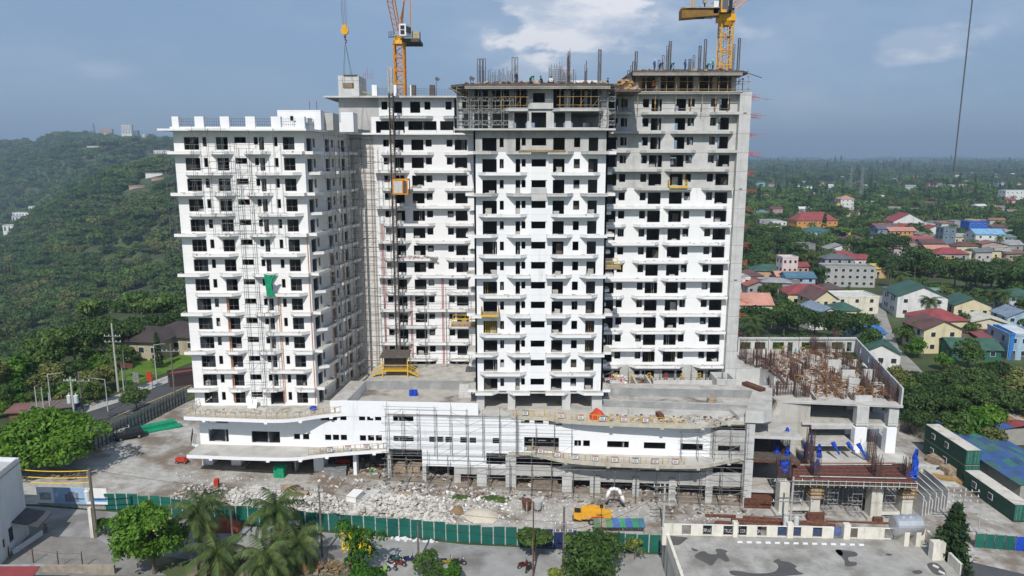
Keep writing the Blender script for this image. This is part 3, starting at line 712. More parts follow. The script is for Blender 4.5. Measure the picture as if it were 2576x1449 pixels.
g=ho([(1093,1313,750,870),(470,760,884,1128),(828,995,968,1108),(1102,1293,975,1140),(1403,1880,780,880),(1403,1878,985,1232),(1982,2165,1030,1222)],bx_)+ho([(430,760,1050,1232),(832,1138,1062,1300),(1207,1518,1082,1345),(1590,1900,1095,1355),(1590,1908,850,958),(60,760,900,915),(840,1520,930,945)],cx_)
uB0=FP.u(bx_(427),1150);uB1=FP.u(bx_(1335),1150);zb1=FP.z(bx_(600),ay_(882));uB2=FP.u(bx_(1090),1150)
w=MB();FP.cells(w,uB0,uB1,zb1,ZL-.002,g);w.build('front_wall',M['white2'],PO)
w=MB();FP.cells(w,uB0,uB1,-4.2,zb1-.003,g);FP.cells(w,uB1+.003,uE,-4.2,ZL-.002,g);w.build('ground_floor_wall',M['conc'],PO)
FPs=Face(tuple((pa+dd*uE)[:2]),tuple((pa+dd*uE)[:2]+np.array((2.2,34))))if False else None
e=pa+dd*uE
w=MB();Fr=Face((e.x,e.y),(e.x+2.5,e.y+13));Fr.cells(w,0,13,-4.2,ZU-.3,[(1.4,11,5.6,10),(1.4,11,.6,4.6),(1.4,11,-3.5,-.4)]);w.build('side_wall',M['conc'],PO)
w=MB();Fl=Face((pa.x+.5,141),(pa.x,pa.y));Fl.cells(w,0,Fl.len,ZL-4.5,ZU-.3,[(3,6,ZL+1,ZL+3),(20,26,ZL+1,ZL+4),(28,31,ZL+1,ZL+4)]);w.build('side_wall',M['white2'],PO)
w=MB();w.box(pa.x+.5,38,140,140.3,-4,ZU-.3);w.build('rear_wall',M['conc'],PO)
pol=[(pa.x+.25,pa.y+.3),(e.x-.3,e.y+.3),(e.x+1.5,139.8),(pa.x+.7,139.8)]
MB().prism(pol,ZL-.35,ZL-.02,0,1).build('floor_slab',[M['inner'],M['slab']],PO)
MB().prism([(pa.x-.2,pa.y-.0),tuple((pa+dd*uM0)[:2]),tuple((pa+dd*uM1)[:2]),(e.x,e.y),(e.x+3.4,e.y+14),(39,139.9),(pa.x+.3,139.9)],ZU-.32,ZU,0,1).build('roof_slab',[M['conc'],M['slabtop']],PO)
w=MB();back=Face(tuple((pa+dd*.5+Vector((.2,11,0)))[:2]),tuple((e+Vector((-.5,11,0)))[:2]));
back.cells(w,0,back.len,-4,ZU-.4,[(u,u+2.2,z,z+2.2)for u in range(6,80,9)for z in(-1.5,6.6)]);w.build('interior_wall',M['inner'],PO)
mb=MB()
for u in range(4,int(uE),7):FP.box(mb,u-.1,u+.1,-10.8,-.4,ZL,ZU-.4)
mb.build('interior_wall',M['inner'],PO)
for i in range(12):
 u0,u1=uE*i/12,uE*(i+1)/12;x=FP.p(u1,0)[0];x0_=FP.p(u0,0)[0]
 mb=MB();FP.box(mb,u0,u1-.01,-11,.35,-6,gz(x0_)+.12);mb.build('plinth',[mat('dirty_ground_floor',(.24,.205,.165),.95,.3,.8,(.42,.41,.38),.5,.3)],PO)
def colm(a,b,cv,dep=1.0,m='conc',ztop=ZL-.35,off=0.0,yref=1150):
 u0,u1=FP.u(cv(a),yref),FP.u(cv(b),yref);mb=MB();FP.box(mb,u0,u1,-dep+off,off,-5,ztop);return mb.build('column',M[m],PO)
for a,b,m in((255,350,'white2'),(543,641,'white2'),(1200,1216,'conc'),(1400,1503,'white2'),(1812,1846,'white2'),(2170,2205,'conc')):colm(a,b,ax_,2.2 if m=='white2' and a<1600 else 1.2,m,off=-.25)
colm(427,460,bx_,3,'conc',zb1,-.3)
for px_,dep in((560,7),(640,8),(760,7),(905,6),(1000,8)):
 u=FP.u(px_,1150);mb=MB();FP.box(mb,u,u+.8,-dep-.8,-dep,-4,ZL-.35);mb.build('column',M['inner'],PO)
for a,b in((997,1095),(1293,1400),(1880,1980)):
 mb=MB();FP.box(mb,FP.u(bx_(a),1180),FP.u(bx_(b),1180),.01,.22,-4.5,FP.z(bx_(1000),ay_(885))if a<1200 else ZL-.5);mb.build('pier',M['concw'],PO)
for a,b in((325,430),(765,830),(1140,1204),(1520,1585)):
 mb=MB();FP.box(mb,FP.u(cx_(a),1220),FP.u(cx_(b),1220),.01,.22,-5,1.6 if a<1500 else ZL-.5);mb.build('pier',M['concw'],PO)
mb=MB();FP.box(mb,FP.u(cx_(1905),1220),uE+.3,-.6,.5,-5,ZL-.3);mb.build('corner_column',M['concw'],PO)
mb=MB();FP.box(mb,FP.u(cx_(1935),1100),uE+.3,-.6,.35,ZL,ZU-.35);mb.build('corner_column',M['concw'],PO)
def canopy(pts,z,cv,m,th=.55,name='canopy',bottom=False):
 fr=[G(cv(a),ay_(b),z-(th if bottom else 0))for a,b in pts]
 n=len(fr);mb=MB();mid=[]
 P2=[]
 for i in range(n-1):
  p0,p1,p2,p3=fr[max(0,i-1)],fr[i],fr[i+1],fr[min(n-1,i+2)]
  for t in(0,.25,.5,.75):P2.append(.5*((2*p1)+(-p0+p2)*t+(2*p0-5*p1+4*p2-p3)*t*t+(-p0+3*p1-3*p2+p3)*t**3))
 P2.append(fr[-1]);us=[(Vector((p.x,p.y))-FP.A).dot(FP.d)for p in P2]
 offs=[max(.05,(Vector((p.x,p.y))-FP.A).dot(FP.n))for p in P2]
 for i in range(len(P2)-1):
  a,b=us[i],us[i+1];q=[FP.p(a,0,offs[i])[:2],FP.p(b,0,offs[i+1])[:2],FP.p(b,0,.01)[:2],FP.p(a,0,.01)[:2]]
  x=[(p[0],p[1],z-th)for p in q]+[(p[0],p[1],z)for p in q]
  fs=[(0,1,5,4)];ms=[0]
  mb.add(x,[(0,1,5,4)],0);mb.add(x,[(4,5,6,7)],1);mb.add(x,[(3,2,1,0)],0)
  if i==0:mb.add(x,[(0,4,7,3)],0)
  if i==len(P2)-2:mb.add(x,[(1,2,6,5)],0)
  if i%5==2:
   mb.prism([FP.p(a,0,offs[i]+.015)[:2],FP.p(a+.5,0,offs[i]+.01)[:2],FP.p(a+.5,0,.05)[:2],FP.p(a,0,.05)[:2]],z-th-.25,z-th-.004,0)
 mb.build(name,m,PO)
 return[(us[i],offs[i])for i in range(len(us))]
CUL=canopy([(60,370),(500,385),(1000,400),(1250,385),(1500,350),(1800,325),(2180,305)],ZU,ax_,[M['white2'],M['slabtop']])
CLL=canopy([(90,765),(600,785),(1000,795),(1250,790),(1450,765),(1800,735),(2190,708)],ZL,ax_,[M['white2'],M['slabtop']])
CUR=canopy([(1360,345),(1600,385),(1900,440),(2370,468),(2800,484),(3174,497),(3444,482),(3644,443),(3834,412)],ZU,bx_,[M['yellowconc'],M['slabtop']],bottom=True)
CLR=canopy([(1330,735),(1500,768),(1700,810),(1900,850),(2244,882),(2644,902),(3044,912),(3344,906),(3594,858),(3824,818)],ZL,bx_,[M['yellowconc'],M['slabtop']],bottom=True)
P0=(pa.x,pa.y);mb=MB();arc=[(pa.x+3.0*-math.cos(t)*.95,pa.y+4.2-4.4*math.sin(t))for t in np.linspace(0,math.pi/2,9)]
mb.prism(list(reversed([(pa.x+.0,pa.y+4.2)]+arc[:]))if False else[arc[0]]+arc[1:]+[(pa.x-.01,pa.y+4.2)],ZL-.55,ZL-.02,0,1);mb.build('terrace',[M['white2'],M['slabtop']],PO)
gl=G(465,1047,ZU);mb=MB();mb.prism([(gl.x,gl.y+.4),(pa.x-.01,pa.y-.02),(pa.x-.01,126),(gl.x+1.5,126)],ZU-.5,ZU-.02,0,1);mb.build('terrace',[M['white2'],M['slabtop']],PO)
# ---- left pool on the roof
def wallbox(pts,th,z0,z1,mats,name,closed=False):
 mb=MB();n=len(pts)
 for i in range(n if closed else n-1):
  F=Face(pts[i],pts[(i+1)%n]);ov=th*.5
  F.box(mb,-ov+.002*i,F.len+ov-.004,-th/2,th/2,z0,z1-.003*i,0,1)
 return mb.build(name,mats,PO)
f0=FP.p(FP.u(830,1010),0)[:2];f1=FP.p(FP.u(1203,1012),0)[:2];b0=G(882,958,ZP);
mb=MB();F=Face(f0,f1);
F.cells(mb,0,F.len,ZU-.0,ZP,[]);F.box(mb,0,F.len,-.55,-.285,ZU,ZP-.35,1,1);mb.build('pool_wall',[M['white2'],M['conc']],PO)
mb=MB();q=[Vector(f0),Vector((b0.x,b0.y)),Vector((b0.x+2.6,b0.y)),Vector(f0)+Vector((2.6,.3))]
mb.prism([tuple(v)for v in reversed(q)],ZU,ZP,0,1);mb.build('pool_wall',[M['white2'],M['slab']],PO)
mb=MB();mb.box(b0.x+2.6,0+f1[0],b0.y-.0,126.2,ZU,ZP,0,1);mb.build('pool_wall',[M['poolc'],M['slab']],PO)
M['wet']=mat('wet_pool_floor',(.42,.40,.36),.6,.15,.6,(.13,.115,.095),.9,.22,thr=.5)
mb=MB();mb.box(b0.x+2.6,f1[0],f0[1]+.6,b0.y-.01,ZU,ZU+.35);mb.build('pool_floor',M['wet'],PO)
uu=FP.p(uM0+.6,0)
mb=MB();FP.box(mb,uM0-.0,FP.u(1203,1012),.3,4.2,0,0)if False else None
# ---- right pool and roof walls
r0=G(1522,975,ZP);r1=G(1893,982,ZP);r2=G(1946,1033,ZP);r3=G(1893,1040,ZP)
mb=MB();mb.prism([(r0.x,r0.y),(r1.x,r1.y),(r1.x+.3,r1.y+2.6),(r0.x,r0.y+2.4)],ZU,ZP,0,1);mb.build('pool_wall',[M['poolc'],M['slab']],PO)
mb=MB();mb.prism([(r3.x-.6,r3.y+1.2),(r2.x-1.5,r2.y-.2),(r2.x,r2.y+.6),(r1.x+4.2,r1.y+2.6),(r1.x+.31,r1.y+2.6),(r1.x,r1.y)],ZU,ZP,0,1);mb.build('pool_wall',[M['concw'],M['slab']],PO)
mb=MB();mb.prism([(r2.x-4.8,e.y+.2),(r2.x-.2,e.y+.6),(r2.x,r2.y+.6),(r1.x+4.2,r1.y+2.6),(r3.x-2,r1.y+2)],ZU-.6,ZU+.6,0,1);mb.build('roof_slab',[M['concw'],M['slab']],PO)
s0=G(1510,1008,12.0);s1=G(1915,1022,12.0)
mb=MB();mb.prism([(s0.x,s0.y),(s1.x,s1.y),(s1.x,s1.y+.5),(s0.x,s0.y+.5)],ZU,12.1,0,1);mb.build('pool_wall',[M['poolc'],M['slab']],PO)
mb=MB();mb.prism([(s0.x,s0.y+.5),(s1.x,s1.y+.5),(r1.x,r1.y),(r0.x,r0.y)],ZU,11.5,0,1);mb.build('pool_floor',[M['conc'],M['wet']],PO)
for a,b,c,d_,z1 in((1600,962,1612,982,12.4),(1620,968,1790,958,12.2),(1808,950,1850,978,13.0)):pass
def roofbox(px0,py,px1,dep,z1,m='concw',th=.3):
 a=G(px0,py,ZU+.05);b=G(px1,py,ZU+.05)
 for r_,(x0,x1,y0,y1)in enumerate(((a.x,b.x,a.y,a.y+th),(a.x,b.x,a.y+dep,a.y+dep+th),(a.x,a.x+th,a.y+th,a.y+dep),(b.x-th,b.x,a.y+th,a.y+dep))):
  MB().box(x0,x1,y0,y1,ZU,z1-.004*r_).build('roof_curb',M[m],PO)
roofbox(1600,985,1640,5,12.4);roofbox(1643,972,1800,4,12.1);roofbox(1802,985,1850,4,13.2)
for py_,a,b in((1000,1452,1525),):
 mb=MB()
 for i in range(6):mb.box(G(1525,985,ZU).x,G(1556,985,ZU).x,G(1520,985,ZU).y-i*.45,G(1520,985,ZU).y+.45-i*.45,ZU,ZP-.3*i)
 mb.build('stairs',M['concw'],PO)
mb=MB()
for i in range(6):mb.box(G(1158,985,ZU).x,G(1188,985,ZU).x,G(1158,985,ZU).y-2-i*.45,G(1158,985,ZU).y-1.55-i*.45,ZU,ZP-.3*i)
mb.build('stairs',M['concw'],PO)
X0,_=VY(1852,950,121.5);X1,_=VY(1905,950,121.5)
mb=MB();mb.box(xs2+.02,X1,119.6,119.9,ZU,14.0);mb.build('precast_wall',M['concw'],PO)
F=Face((X1,119.6),(X1+.8,114.5));mb=MB();FF=Face((X1+.6,114.5),(X1,119.9));FF.cells(mb,0,FF.len,ZU,14.1,[(1.2,3,12,13)]);mb.build('precast_wall',M['concw'],PO)
# ================================================================ concrete frame annex on the right
AN=thing('concrete_frame_building','unfinished concrete frame building full of rusty rebar, at the right of the podium','building',(0,0,0))
def dx_(x):return 1820.9+.3528*x
def dy_(y):return 830.6+.3528*y
def ex_(x):return 1916.7+.22046*x
def ey_(y):return 1022.2+.22046*y
af0=G(1950,1008,ZU);af1=G(2268,1021,ZU);abx,_=VY(2104,872,141);YAB=141
MB().prism([(af0.x,af0.y),(af1.x+.3,af1.y),(abx+.5,YAB),(xs2+.5,YAB),(xs2+.5,122),(r2.x+.5,114)],ZU-.35,ZU,0,1).build('floor_slab',[M['concw'],M['slabtop']],AN)
al1=G(2034,1064,7.4);ar1=G(2257,1066,7.4)
MB().prism([(al1.x-1,al1.y),(ar1.x,ar1.y),(abx,YAB),(al1.x,YAB)],7.1,7.4,0,1).build('floor_slab',[M['concw'],M['slab']],AN)
x0,_=VY(2043,1110,108);x1,_=VY(2152,1110,108);MB().box(x0-.5,x1,108.2,113,4.4,4.75,0,1).build('floor_slab',[M['concw'],M['slab']],AN)
fl=G(2035,1162,2.9);fr_=G(2200,1162,2.9);MB().prism([(fl.x,fl.y),(ar1.x+.5,fl.y),(abx,YAB),(fl.x+1,YAB)],2.5,2.9,0,1).build('floor_slab',[M['conc'],M['slabtop']],AN)
cw0=G(1944,1008,ZU);cw1,_=VY(2034,1085,cw0.y)
mb=MB();mb.box(cw0.x,cw1,cw0.y-.1,cw0.y+6.5,-3.4,11.5);mb.build('core_wall',mat('stained_core_concrete',(.47,.455,.41),.9,.12,.5,(.28,.26,.21),.6,.5,True,seams=[(2,3.8,7.2,.03,.6)]),AN)
def anc(a,b,Y,z0,z1,m='concw',dep=1.3,n='column'):
 X0,_=VY(a,1085,Y);X1,_=VY(b,1085,Y);return MB().box(X0,X1,Y,Y+dep,z0,z1).build(n,M[m],AN)
for a,b in((2152,2182),(2232,2257)):
 anc(a,b,109.4,7.4,ZU-.35,'concw');anc(a-1,b-1,109.0,2.9,7.1,'white2' if a>2000 else 'conc')
for a,b,Y in((2125,2143,117),(2190,2212,116),(2120,2136,126),(2190,2206,126),(2130,2146,136)):
 anc(a,b,Y,2.9,7.1,'white2',.9);anc(a,b,Y,7.4,ZU-.35,'conc',.9)
for i in range(4):MB().box(cw1-.1,ar1.x+1.0,109.6+i*8,110.1+i*8,10.15,ZU-.36).build('beam',M['conc'],AN)if i else None
MB().box(cw1,ar1.x,110.2,110.7,6.5,7.09).build('beam',M['conc'],AN)
p0=G(ex_(350),ey_(850),3.0);p1=G(ex_(1765),ey_(885),3.0);q0=G(ex_(360),ey_(662),3.0);q1=G(ex_(1522),ey_(650),3.0)
M['barred']=mat('dark_barred_deck',(.045,.030,.028),.85,.35,3,(.24,.022,.018),.7,.9,thr=.66,seams=[(0,.3,0,.04,.5),(1,.3,0,.04,.5)])
MB().prism([(p0.x,p0.y),(p1.x,p1.y),(q1.x+1.5,q1.y),(q0.x-2,q0.y)],2.35,3.0,0,1).build('rebar_deck',[M['dwood'],M['barred']],AN)
mb=MB()
for i in range(120):
 t=i/119;a=p0.lerp(p1,t);b=q0.lerp(q1,t)
 if i%2:mb.tube((a.x,a.y-.3,3.06),(b.x,b.y,3.06),.025,3,m=0)
for i in range(40):
 t=i/39;a=p0.lerp(q0,t);b=p1.lerp(q1,t);mb.tube((a.x,a.y,3.12),(b.x,b.y,3.12),.025,3,m=1 if i%7==3 else 0)
tag(mb.build('rebar_mat',[M['rebar'],M['redprim']],AN),kind='stuff')
for f in(.18,.86):
 mb=MB();a=p0.lerp(q0,f);b=p1.lerp(q1,f);mb.tube((a.x+1,a.y,3.25),(b.x-1,b.y,3.25),.07);mb.build('pipe',M['scafw'],AN)
mb=MB()
for i in range(22):
 X=p0.x+(p1.x-p0.x)*i/21;Y=p0.y+(p1.y-p0.y)*i/21-.25;mb.box(X-.05,X+.05,Y,Y+.1,2.2,3.3,m=i%3)
mb.tube((p0.x,p0.y-.3,3.2),(p1.x,p1.y-.3,3.2),.05);mb.tube((p0.x,p0.y-.3,2.6),(p1.x,p1.y-.3,2.6),.06)
mb.build('edge_form',[M['scafw'],M['wood'],M['ywood']],AN)
PIERS=[]
for a,b,t,bt in((400,470,1150,1300),(630,695,1120,1290),(1060,1140,1140,1310),(1285,1360,1120,1335)):
 Y=p0.y+.6;X0,zt=VY(dx_(a),dy_(t),Y);X1,_=VY(dx_(b),dy_(t),Y)
 PIERS.append((X0,X1,Y));MB().box(X0,X1,Y,Y+1.7,-4.2,2.34).build('pier',mat('pier_concrete',(.58,.56,.50),.9,.12,.8,(.33,.3,.24),.6,.9,True),AN)
 MB().box(X0-.5,X1+.5,Y-.3,Y+2,-4.3,gz(X0)+.55).build('footing',M['conc'],AN)
for X0,X1,Y in(PIERS[1],PIERS[3]):
 for z in(-.1,.55,1.1,1.65):
  mb=MB();mb.box(X0-.3,X1+.3,Y-.28,Y-.06,z,z+.12);mb.box(X0-.32,X0-.1,Y-.4,Y+1.6,z+.13,z+.25);mb.box(X1+.1,X1+.32,Y-.4,Y+1.6,z+.13,z+.25);mb.build('formwork_waler',M['ywood']if z>.5 else M['wood'],AN)
 mb=MB()
 for i in range(7):x=X0-.05+(X1-X0+.1)*i/6;mb.box(x-.04,x+.04,Y-.07,Y-.01,-.3,2.3)
 mb.build('formwork_panel',M['wood'],AN)
for a,b in(((0),1),(1,2),(2,3)):
 X0=PIERS[a][1]+.1;X1=PIERS[b][0]-.1;Y=PIERS[0][2]
 if a!=1:MB().box(X0,X1,Y+.2,Y+7,gz(X0)+.9,gz(X0)+1.45,0,1).build('tie_beam',[mat('pier_concrete',(1,1,1)),M['slab']],AN)
 for yy_ in(6,12):MB().box((X0+X1)/2-.6,(X0+X1)/2+.6,Y+yy_,Y+yy_+1,-4,2.3).build('column',M['conc'],AN)
MB().box(PIERS[0][0]-3,PIERS[3][1],PIERS[0][2]+13,PIERS[0][2]+13.4,-4,2.3).build('rear_wall',M['inner'],AN)
bx0=e.x+.6;bx1=cw0.x-.0
for z,dz in((8.6,.5),(4.6,.35),(-.2,.5)):
 MB().prism([(bx0,e.y+.5),(bx1+1.2,e.y-.2),(bx1+1,cw0.y+5),(bx0,cw0.y+5)],z-dz,z,0,1).build('floor_slab',[M['concw'],M['slab']]if z!=4.6 else[M['rust'],M['dwood']],AN)
def precast(A,B,z0,z1,holes,n='precast_wall'):
 F=Face(A,B);mb=MB();F.cells(mb,0,F.len,z0,z1,holes,.25)
 mb.add([F.p(0,z1),F.p(F.len,z1),F.p(F.len,z1,-.25),F.p(0,z1,-.25)],[(0,1,2,3)]);return mb.build(n,M['concw'],AN)
xw,_=VY(1856,880,YAB)
cur=xw
for i,wd in enumerate((6.3,6.2,5.9,5.9)):
 precast((cur,YAB),(cur+wd-.12,YAB),ZU,14.1,[(.8,3.1,11.6,13.1),(3.9,4.9,11.1,13.1)]if i%2 else[(.5,2.6,11.6,13.1),(3.4,5.6,11.6,13.1)]);cur+=wd
 MB().box(cur-6,cur-.2,YAB-.3,YAB-.01,13.75,14.0).build('lintel',M['concw'],AN)
XB,XF=cur,af1.x+.2
for i in range(5):
 ya,yb=YAB-(YAB-af1.y)*i/5,YAB-(YAB-af1.y)*(i+1)/5+.15;xa_,xb_=XB+(XF-XB)*i/5,XB+(XF-XB)*(i+1)/5
 precast((xb_,yb),(xa_,ya),ZU,13.9,[(1.5,2.6,11.9,13.2)]if i in(0,1,4)else[])
def cage(w_,d_,h,n,hoops,seed):
 rr=random.Random(seed);mb=MB()
 for i in range(n):
  t=i/n*4;s_=int(t);f=t-s_
  x,y=((-w_+2*w_*f,-d_),(w_,-d_+2*d_*f),(w_-2*w_*f,d_),(-w_,d_-2*d_*f))[s_]
  mb.tube((x,y,0),(x+rr.uniform(-.06,.06),y+rr.uniform(-.06,.06),h*rr.uniform(.8,1.05)),.04,3)
 for i in range(hoops):
  z=h*.62*(i+.5)/hoops;pts=[(-w_,-d_,z),(w_,-d_,z),(w_,d_,z),(-w_,d_,z),(-w_,-d_,z)];mb.path(pts,.028,3)
 return mb.mesh('rebar_cage',M['rebar'])
CG=[cage(.5,.5,4.2,16,14,1),cage(.8,.35,3.3,18,10,2),cage(.35,.35,2.6,12,10,3),cage(1.6,.25,3.0,26,8,4)]
rr=random.Random(9)
for px_,py_,c in((1868,905,0),(1885,915,1),(1908,905,0),(1920,925,3),(1935,918,1),(1945,950,0),(1925,960,1),(1955,985,3),(1975,1000,3),(1940,1003,2),(1995,960,0),(2006,958,1),(2010,1005,1),(2028,1005,2),(2046,890,0),(2058,885,1),(2078,905,0),(2100,870,0),(2112,900,1),(2128,935,0),(2140,950,2),(2170,985,0),(2182,992,1),(2200,960,0),(2215,975,2),(2245,1008,1),(2258,1010,2),(2225,985,2),(1985,900,2),(2160,930,2),(1900,880,1),(2030,930,2),(2090,960,2)):
 g_=G(px_,py_,ZU);link('rebar_cage',CG[c],AN,(g_.x,g_.y,ZU),rr.random()*.4)
for(X0,X1,Y),c,h in zip(PIERS,(1,0,0,2),(1,1,.9,1.2)):
 o=link('rebar_cage',CG[c],AN,((X0+X1)/2,Y+1,3.0));o.scale=(1.25 if c else.9,1.5,.95*h)
for px_,py_ in((1948,1160),(1972,1165),(2035,1160),(2190,1160)):
 g_=G(px_,py_,3.0);o=link('rebar_cage',CG[0],AN,(g_.x,g_.y,3.0));o.scale=(1,1,1.3)
for px_,py_,w_ in((2150,985,2.2),(2133,962,2.2),(2098,935,2.4),(2173,1010,2.8),(2185,960,2)):
 g_=G(px_,py_,ZU);MB().box(g_.x-w_/2,g_.x+w_/2,g_.y,g_.y+.5,ZU,ZU+(2.2 if py_<1000 else.9)).build('wall_stub',M['concw'],AN)
for i,(a,b,c,d_)in enumerate(((1935,945,1975,1003),(1955,940,2000,1000),(2010,960,2050,1005),(2060,935,2120,1003),(2085,925,2145,1005),(2150,925,2235,1003),(2040,880,2090,905),(1990,900,2060,935))):
 A_,B_=G(a,b,ZU+.1),G(c,d_,ZU+.1);mb=MB();F=Face(A_[:2],B_[:2]);F.box(mb,0,F.len,-.25,.25,ZU+.02,ZU+.3);mb.build('beam_form',M['dwood'],AN)
mb=MB()
for i in range(110):
 x=rr.uniform(cw0.x-.3,cw0.x+.4);z=rr.choice((11.2,11.0,7.3,3.5))+rr.uniform(-.3,.3);mb.tube((x,cw0.y-.1,z),(x-rr.random()*1.6+.3,cw0.y-.2-rr.random()*1.4,z+rr.uniform(-.9,.5)),.02,3)
tag(mb.build('starter_bars',[M['rebar']],AN),kind='stuff')
PANELS=[(1,0)]
# ================================================================ yard, streets, fences
def zB(x,y):return(511.1+.2232*x,1150+.2232*y)
def zC(x,y):return(1022.2+.248*x,1150+.248*y)
def zD(x,y):return(1597.3+.1984*x,1213.9+.1984*y)
def zE(x,y):return(2044.5+.2505*x,1086+.2505*y)
def zA(x,y):return(.2232*x,1150+.2232*y)
def zL_(x,y):return(.3086*x,702.8+.3086*y)
FB=[(97,1270),(190,1277),(400,1292),(580,1316),(815,1335),(1063,1354),(1173,1366),(1295,1372),(1650,1391),(1662,1392)]
fbase=[GG(*p)for p in FB]
def fline(f):
 d=[0]
 for i in range(len(fbase)-1):d.append(d[-1]+(fbase[i+1]-fbase[i]).length)
 t=f*d[-1]
 for i in range(len(fbase)-1):
  if t<=d[i+1]+1e-6:return fbase[i].lerp(fbase[i+1],(t-d[i])/(d[i+1]-d[i])),d[-1]
 return fbase[-1],d[-1]
hw=[GG(235,1128),GG(330,1085),(GG(470,1012))]
yard=[fbase[0]+Vector((-8,-.5,0))]+[p+Vector((0,.1,0))for p in fbase]+[Vector((66,fbase[-1].y-1,0)),Vector((84,fbase[-1].y-3,0)),Vector((84,142,0)),Vector((-62,142,0)),hw[2],hw[0],GG(60,1180)]
sheet('building_yard',yard,.03,M['dirt'])
st=[p+Vector((0,-.5,0))for p in fbase];so=[p+Vector((.3,-9.5 if i>1 else-9,0))for i,p in enumerate(fbase)]
sheet('street',st+[Vector((70,fbase[-1].y-3,0)),Vector((70,fbase[-1].y-14,0))]+list(reversed(so))+[fbase[0]+Vector((-9,-10,0)),fbase[0]+Vector((-9,-1,0))],.045,M['road'])
M['verge']=mat('weedy_verge',(.22,.19,.14),.95,.3,.5,(.05,.085,.02),.85,.13,thr=.46)
sheet('verge',[p+Vector((0,-.02,0))for p in reversed(so)]+[Vector((-66,82,0)),Vector((-66,50,0)),Vector((60,50,0)),Vector((60,78,0))],.035,M['verge'])
sheet('gravel_lot',[GG(*zA(470,890)),GG(*zA(1060,905)),GG(*zA(1250,1000)),GG(420,1449),GG(10,1449),GG(*zA(150,1090))],.05,mat('gravel',(.22,.21,.195),.95,.2,.8,(.12,.12,.05),.5,.15))
sheet('bare_earth',[GG(*p)for p in((2312,1130),(2350,1120),(2420,1225),(2500,1290),(2640,1385),(2460,1375),(2380,1330),(2330,1300),(2300,1200))],.06,mat('brown_earth',(.25,.19,.13),.95,.3,.5,(.36,.33,.29),.7,.2,bump=.5))
def teal_panel(w_,h,seed):
 mb=MB();n=8
 for i in range(n):mb.box(-w_/2+w_*i/n,-w_/2+w_*(i+1)/n-.004,-.02-(.02 if i%2 else 0),.02,0.05,h+(.03*((seed+i)%2)))
 return mb
FE=thing('site_fence','long fence of teal metal sheets along the street in front of the site','fence')
_,flen=fline(1);npan=54;hts=[]
TP=[teal_panel(flen/npan-.14,2.55,s).mesh('fence_panel',M['teal'])for s in range(2)]
TPn=mat('navy_fence_sheet',(.015,.03,.10),.6,.2,.5);TPg=mat('grey_fence_sheet',(.3,.31,.3),.6,.2,.5)
PST=MB().box(-.06,.06,.03,.13,-.2,2.7).mesh('fence_post',mat('whitewashed_post',(.42,.42,.4),.9,.3,3))
for i in range(npan):
 a,_=fline(i/npan);b,_=fline((i+1)/npan);c=(a+b)/2;ang=math.atan2(b.y-a.y,b.x-a.x)
 if 5<i:
  o=link('fence_panel',TP[i%2],FE,(c.x,c.y,gz(c.x)-.05+(.12 if i%5==3 else.06*(i%3))),ang);o.rotation_euler.x=.035*math.sin(i*2.3)
  if 44<=i<=46:o.data=o.data.copy();o.data.materials[0]=TPn
 else:
  o=link('fence_panel',TP[0].copy()if i==0 else wp_,FE,(c.x,c.y,gz(c.x)-.05),ang)
  if i==0:o.data.materials[0]=TPg
  wp_=o.data
 link('fence_post',PST,FE,(a.x,a.y,gz(a.x)),ang)
a,_=fline(.0);b,_=fline(6.3/npan);F=Face(a[:2],b[:2]);bn=thing('banner','white and blue banner picturing a tower block on the left end of the teal fence','banner')
z0=gz(a.x)+.55;
mb=MB();F.box(mb,0,F.len,.06,.09,z0-.2,z0+2.2);mb.build('sheet',M['wpaint'],bn)
mb=MB();F.box(mb,F.len*.24,F.len*.7,.091,.095,z0-.19,z0+2.19);mb.build('blue_print',mat('pale_blue_print',(.28,.42,.58),.6,.1,1,(.7,.75,.8),.8,.5),bn)
mb=MB()
for u,h in((.40,1.1),(.45,1.4),(.50,1.5),(.55,1.35)):F.box(mb,F.len*u,F.len*(u+.045),.096,.1,z0+.1,z0+.1+h)
mb.build('tower_print',mat('grey_print',(.16,.17,.22),.6,.3,3),bn)
mb=MB();F.box(mb,F.len*.7,F.len*.995,.0915,.0945,z0+.2,z0+.75);mb.build('blue_print',mat('mid_blue_print',(.1,.3,.6),.6,.3,1),bn)
mb=MB();F.box(mb,F.len*.04,F.len*.2,.0915,.0945,z0+.3,z0+1.4);mb.build('grey_picture',mat('soft_grey_print',(.35,.34,.33),.6,.5,2),bn)
HF=thing('boundary_fence','weathered pale sheet fence with dark posts between the yard and the highway','fence')
hp=[GG(238,1132),GG(470,1010)];hv=hp[1]-hp[0];nn=28
HPm=mat('weathered_fence_sheet',(.30,.34,.32),.8,.2,.6,(.10,.10,.085),.6,.6,True)
for i in range(nn):
 a=hp[0]+hv*(i/nn);b=hp[0]+hv*((i+1)/nn);F=Face(a[:2],b[:2]);zz=gz(a.x)
 mb=MB();F.box(mb,.02,F.len-.02,-.03,.03,zz,zz+2.9+.15*(i%3==1));mb.build('fence_panel',HPm,HF)
 mb=MB();F.box(mb,-.07,.07,.04,.18,zz-.3,zz+3.1);mb.build('fence_post',M['dwood'],HF)
mb=MB();F=Face(hp[0][:2],hp[1][:2])
for z in(.8,2.0):F.box(mb,0,F.len,.19,.26,gz(hp[0].x)-.2+z,gz(hp[0].x)-.2+z+.1)
mb.build('fence_rail',M['dwood'],HF)
M['kerb']=mat('pale_concrete_walk',(.40,.39,.37),.9,.12,.4)
def roadstrip(name,Lp,Rp,off,m):
 sheet(name,[GG(*p)for p in Lp]+[GG(*p)for p in reversed(Rp)],off,m)
roadstrip('highway',[(120,1062),(300,1008),(500,930),(640,880)],[(200,1098),(330,1045),(500,968),(640,915)],.05,M['asph'])
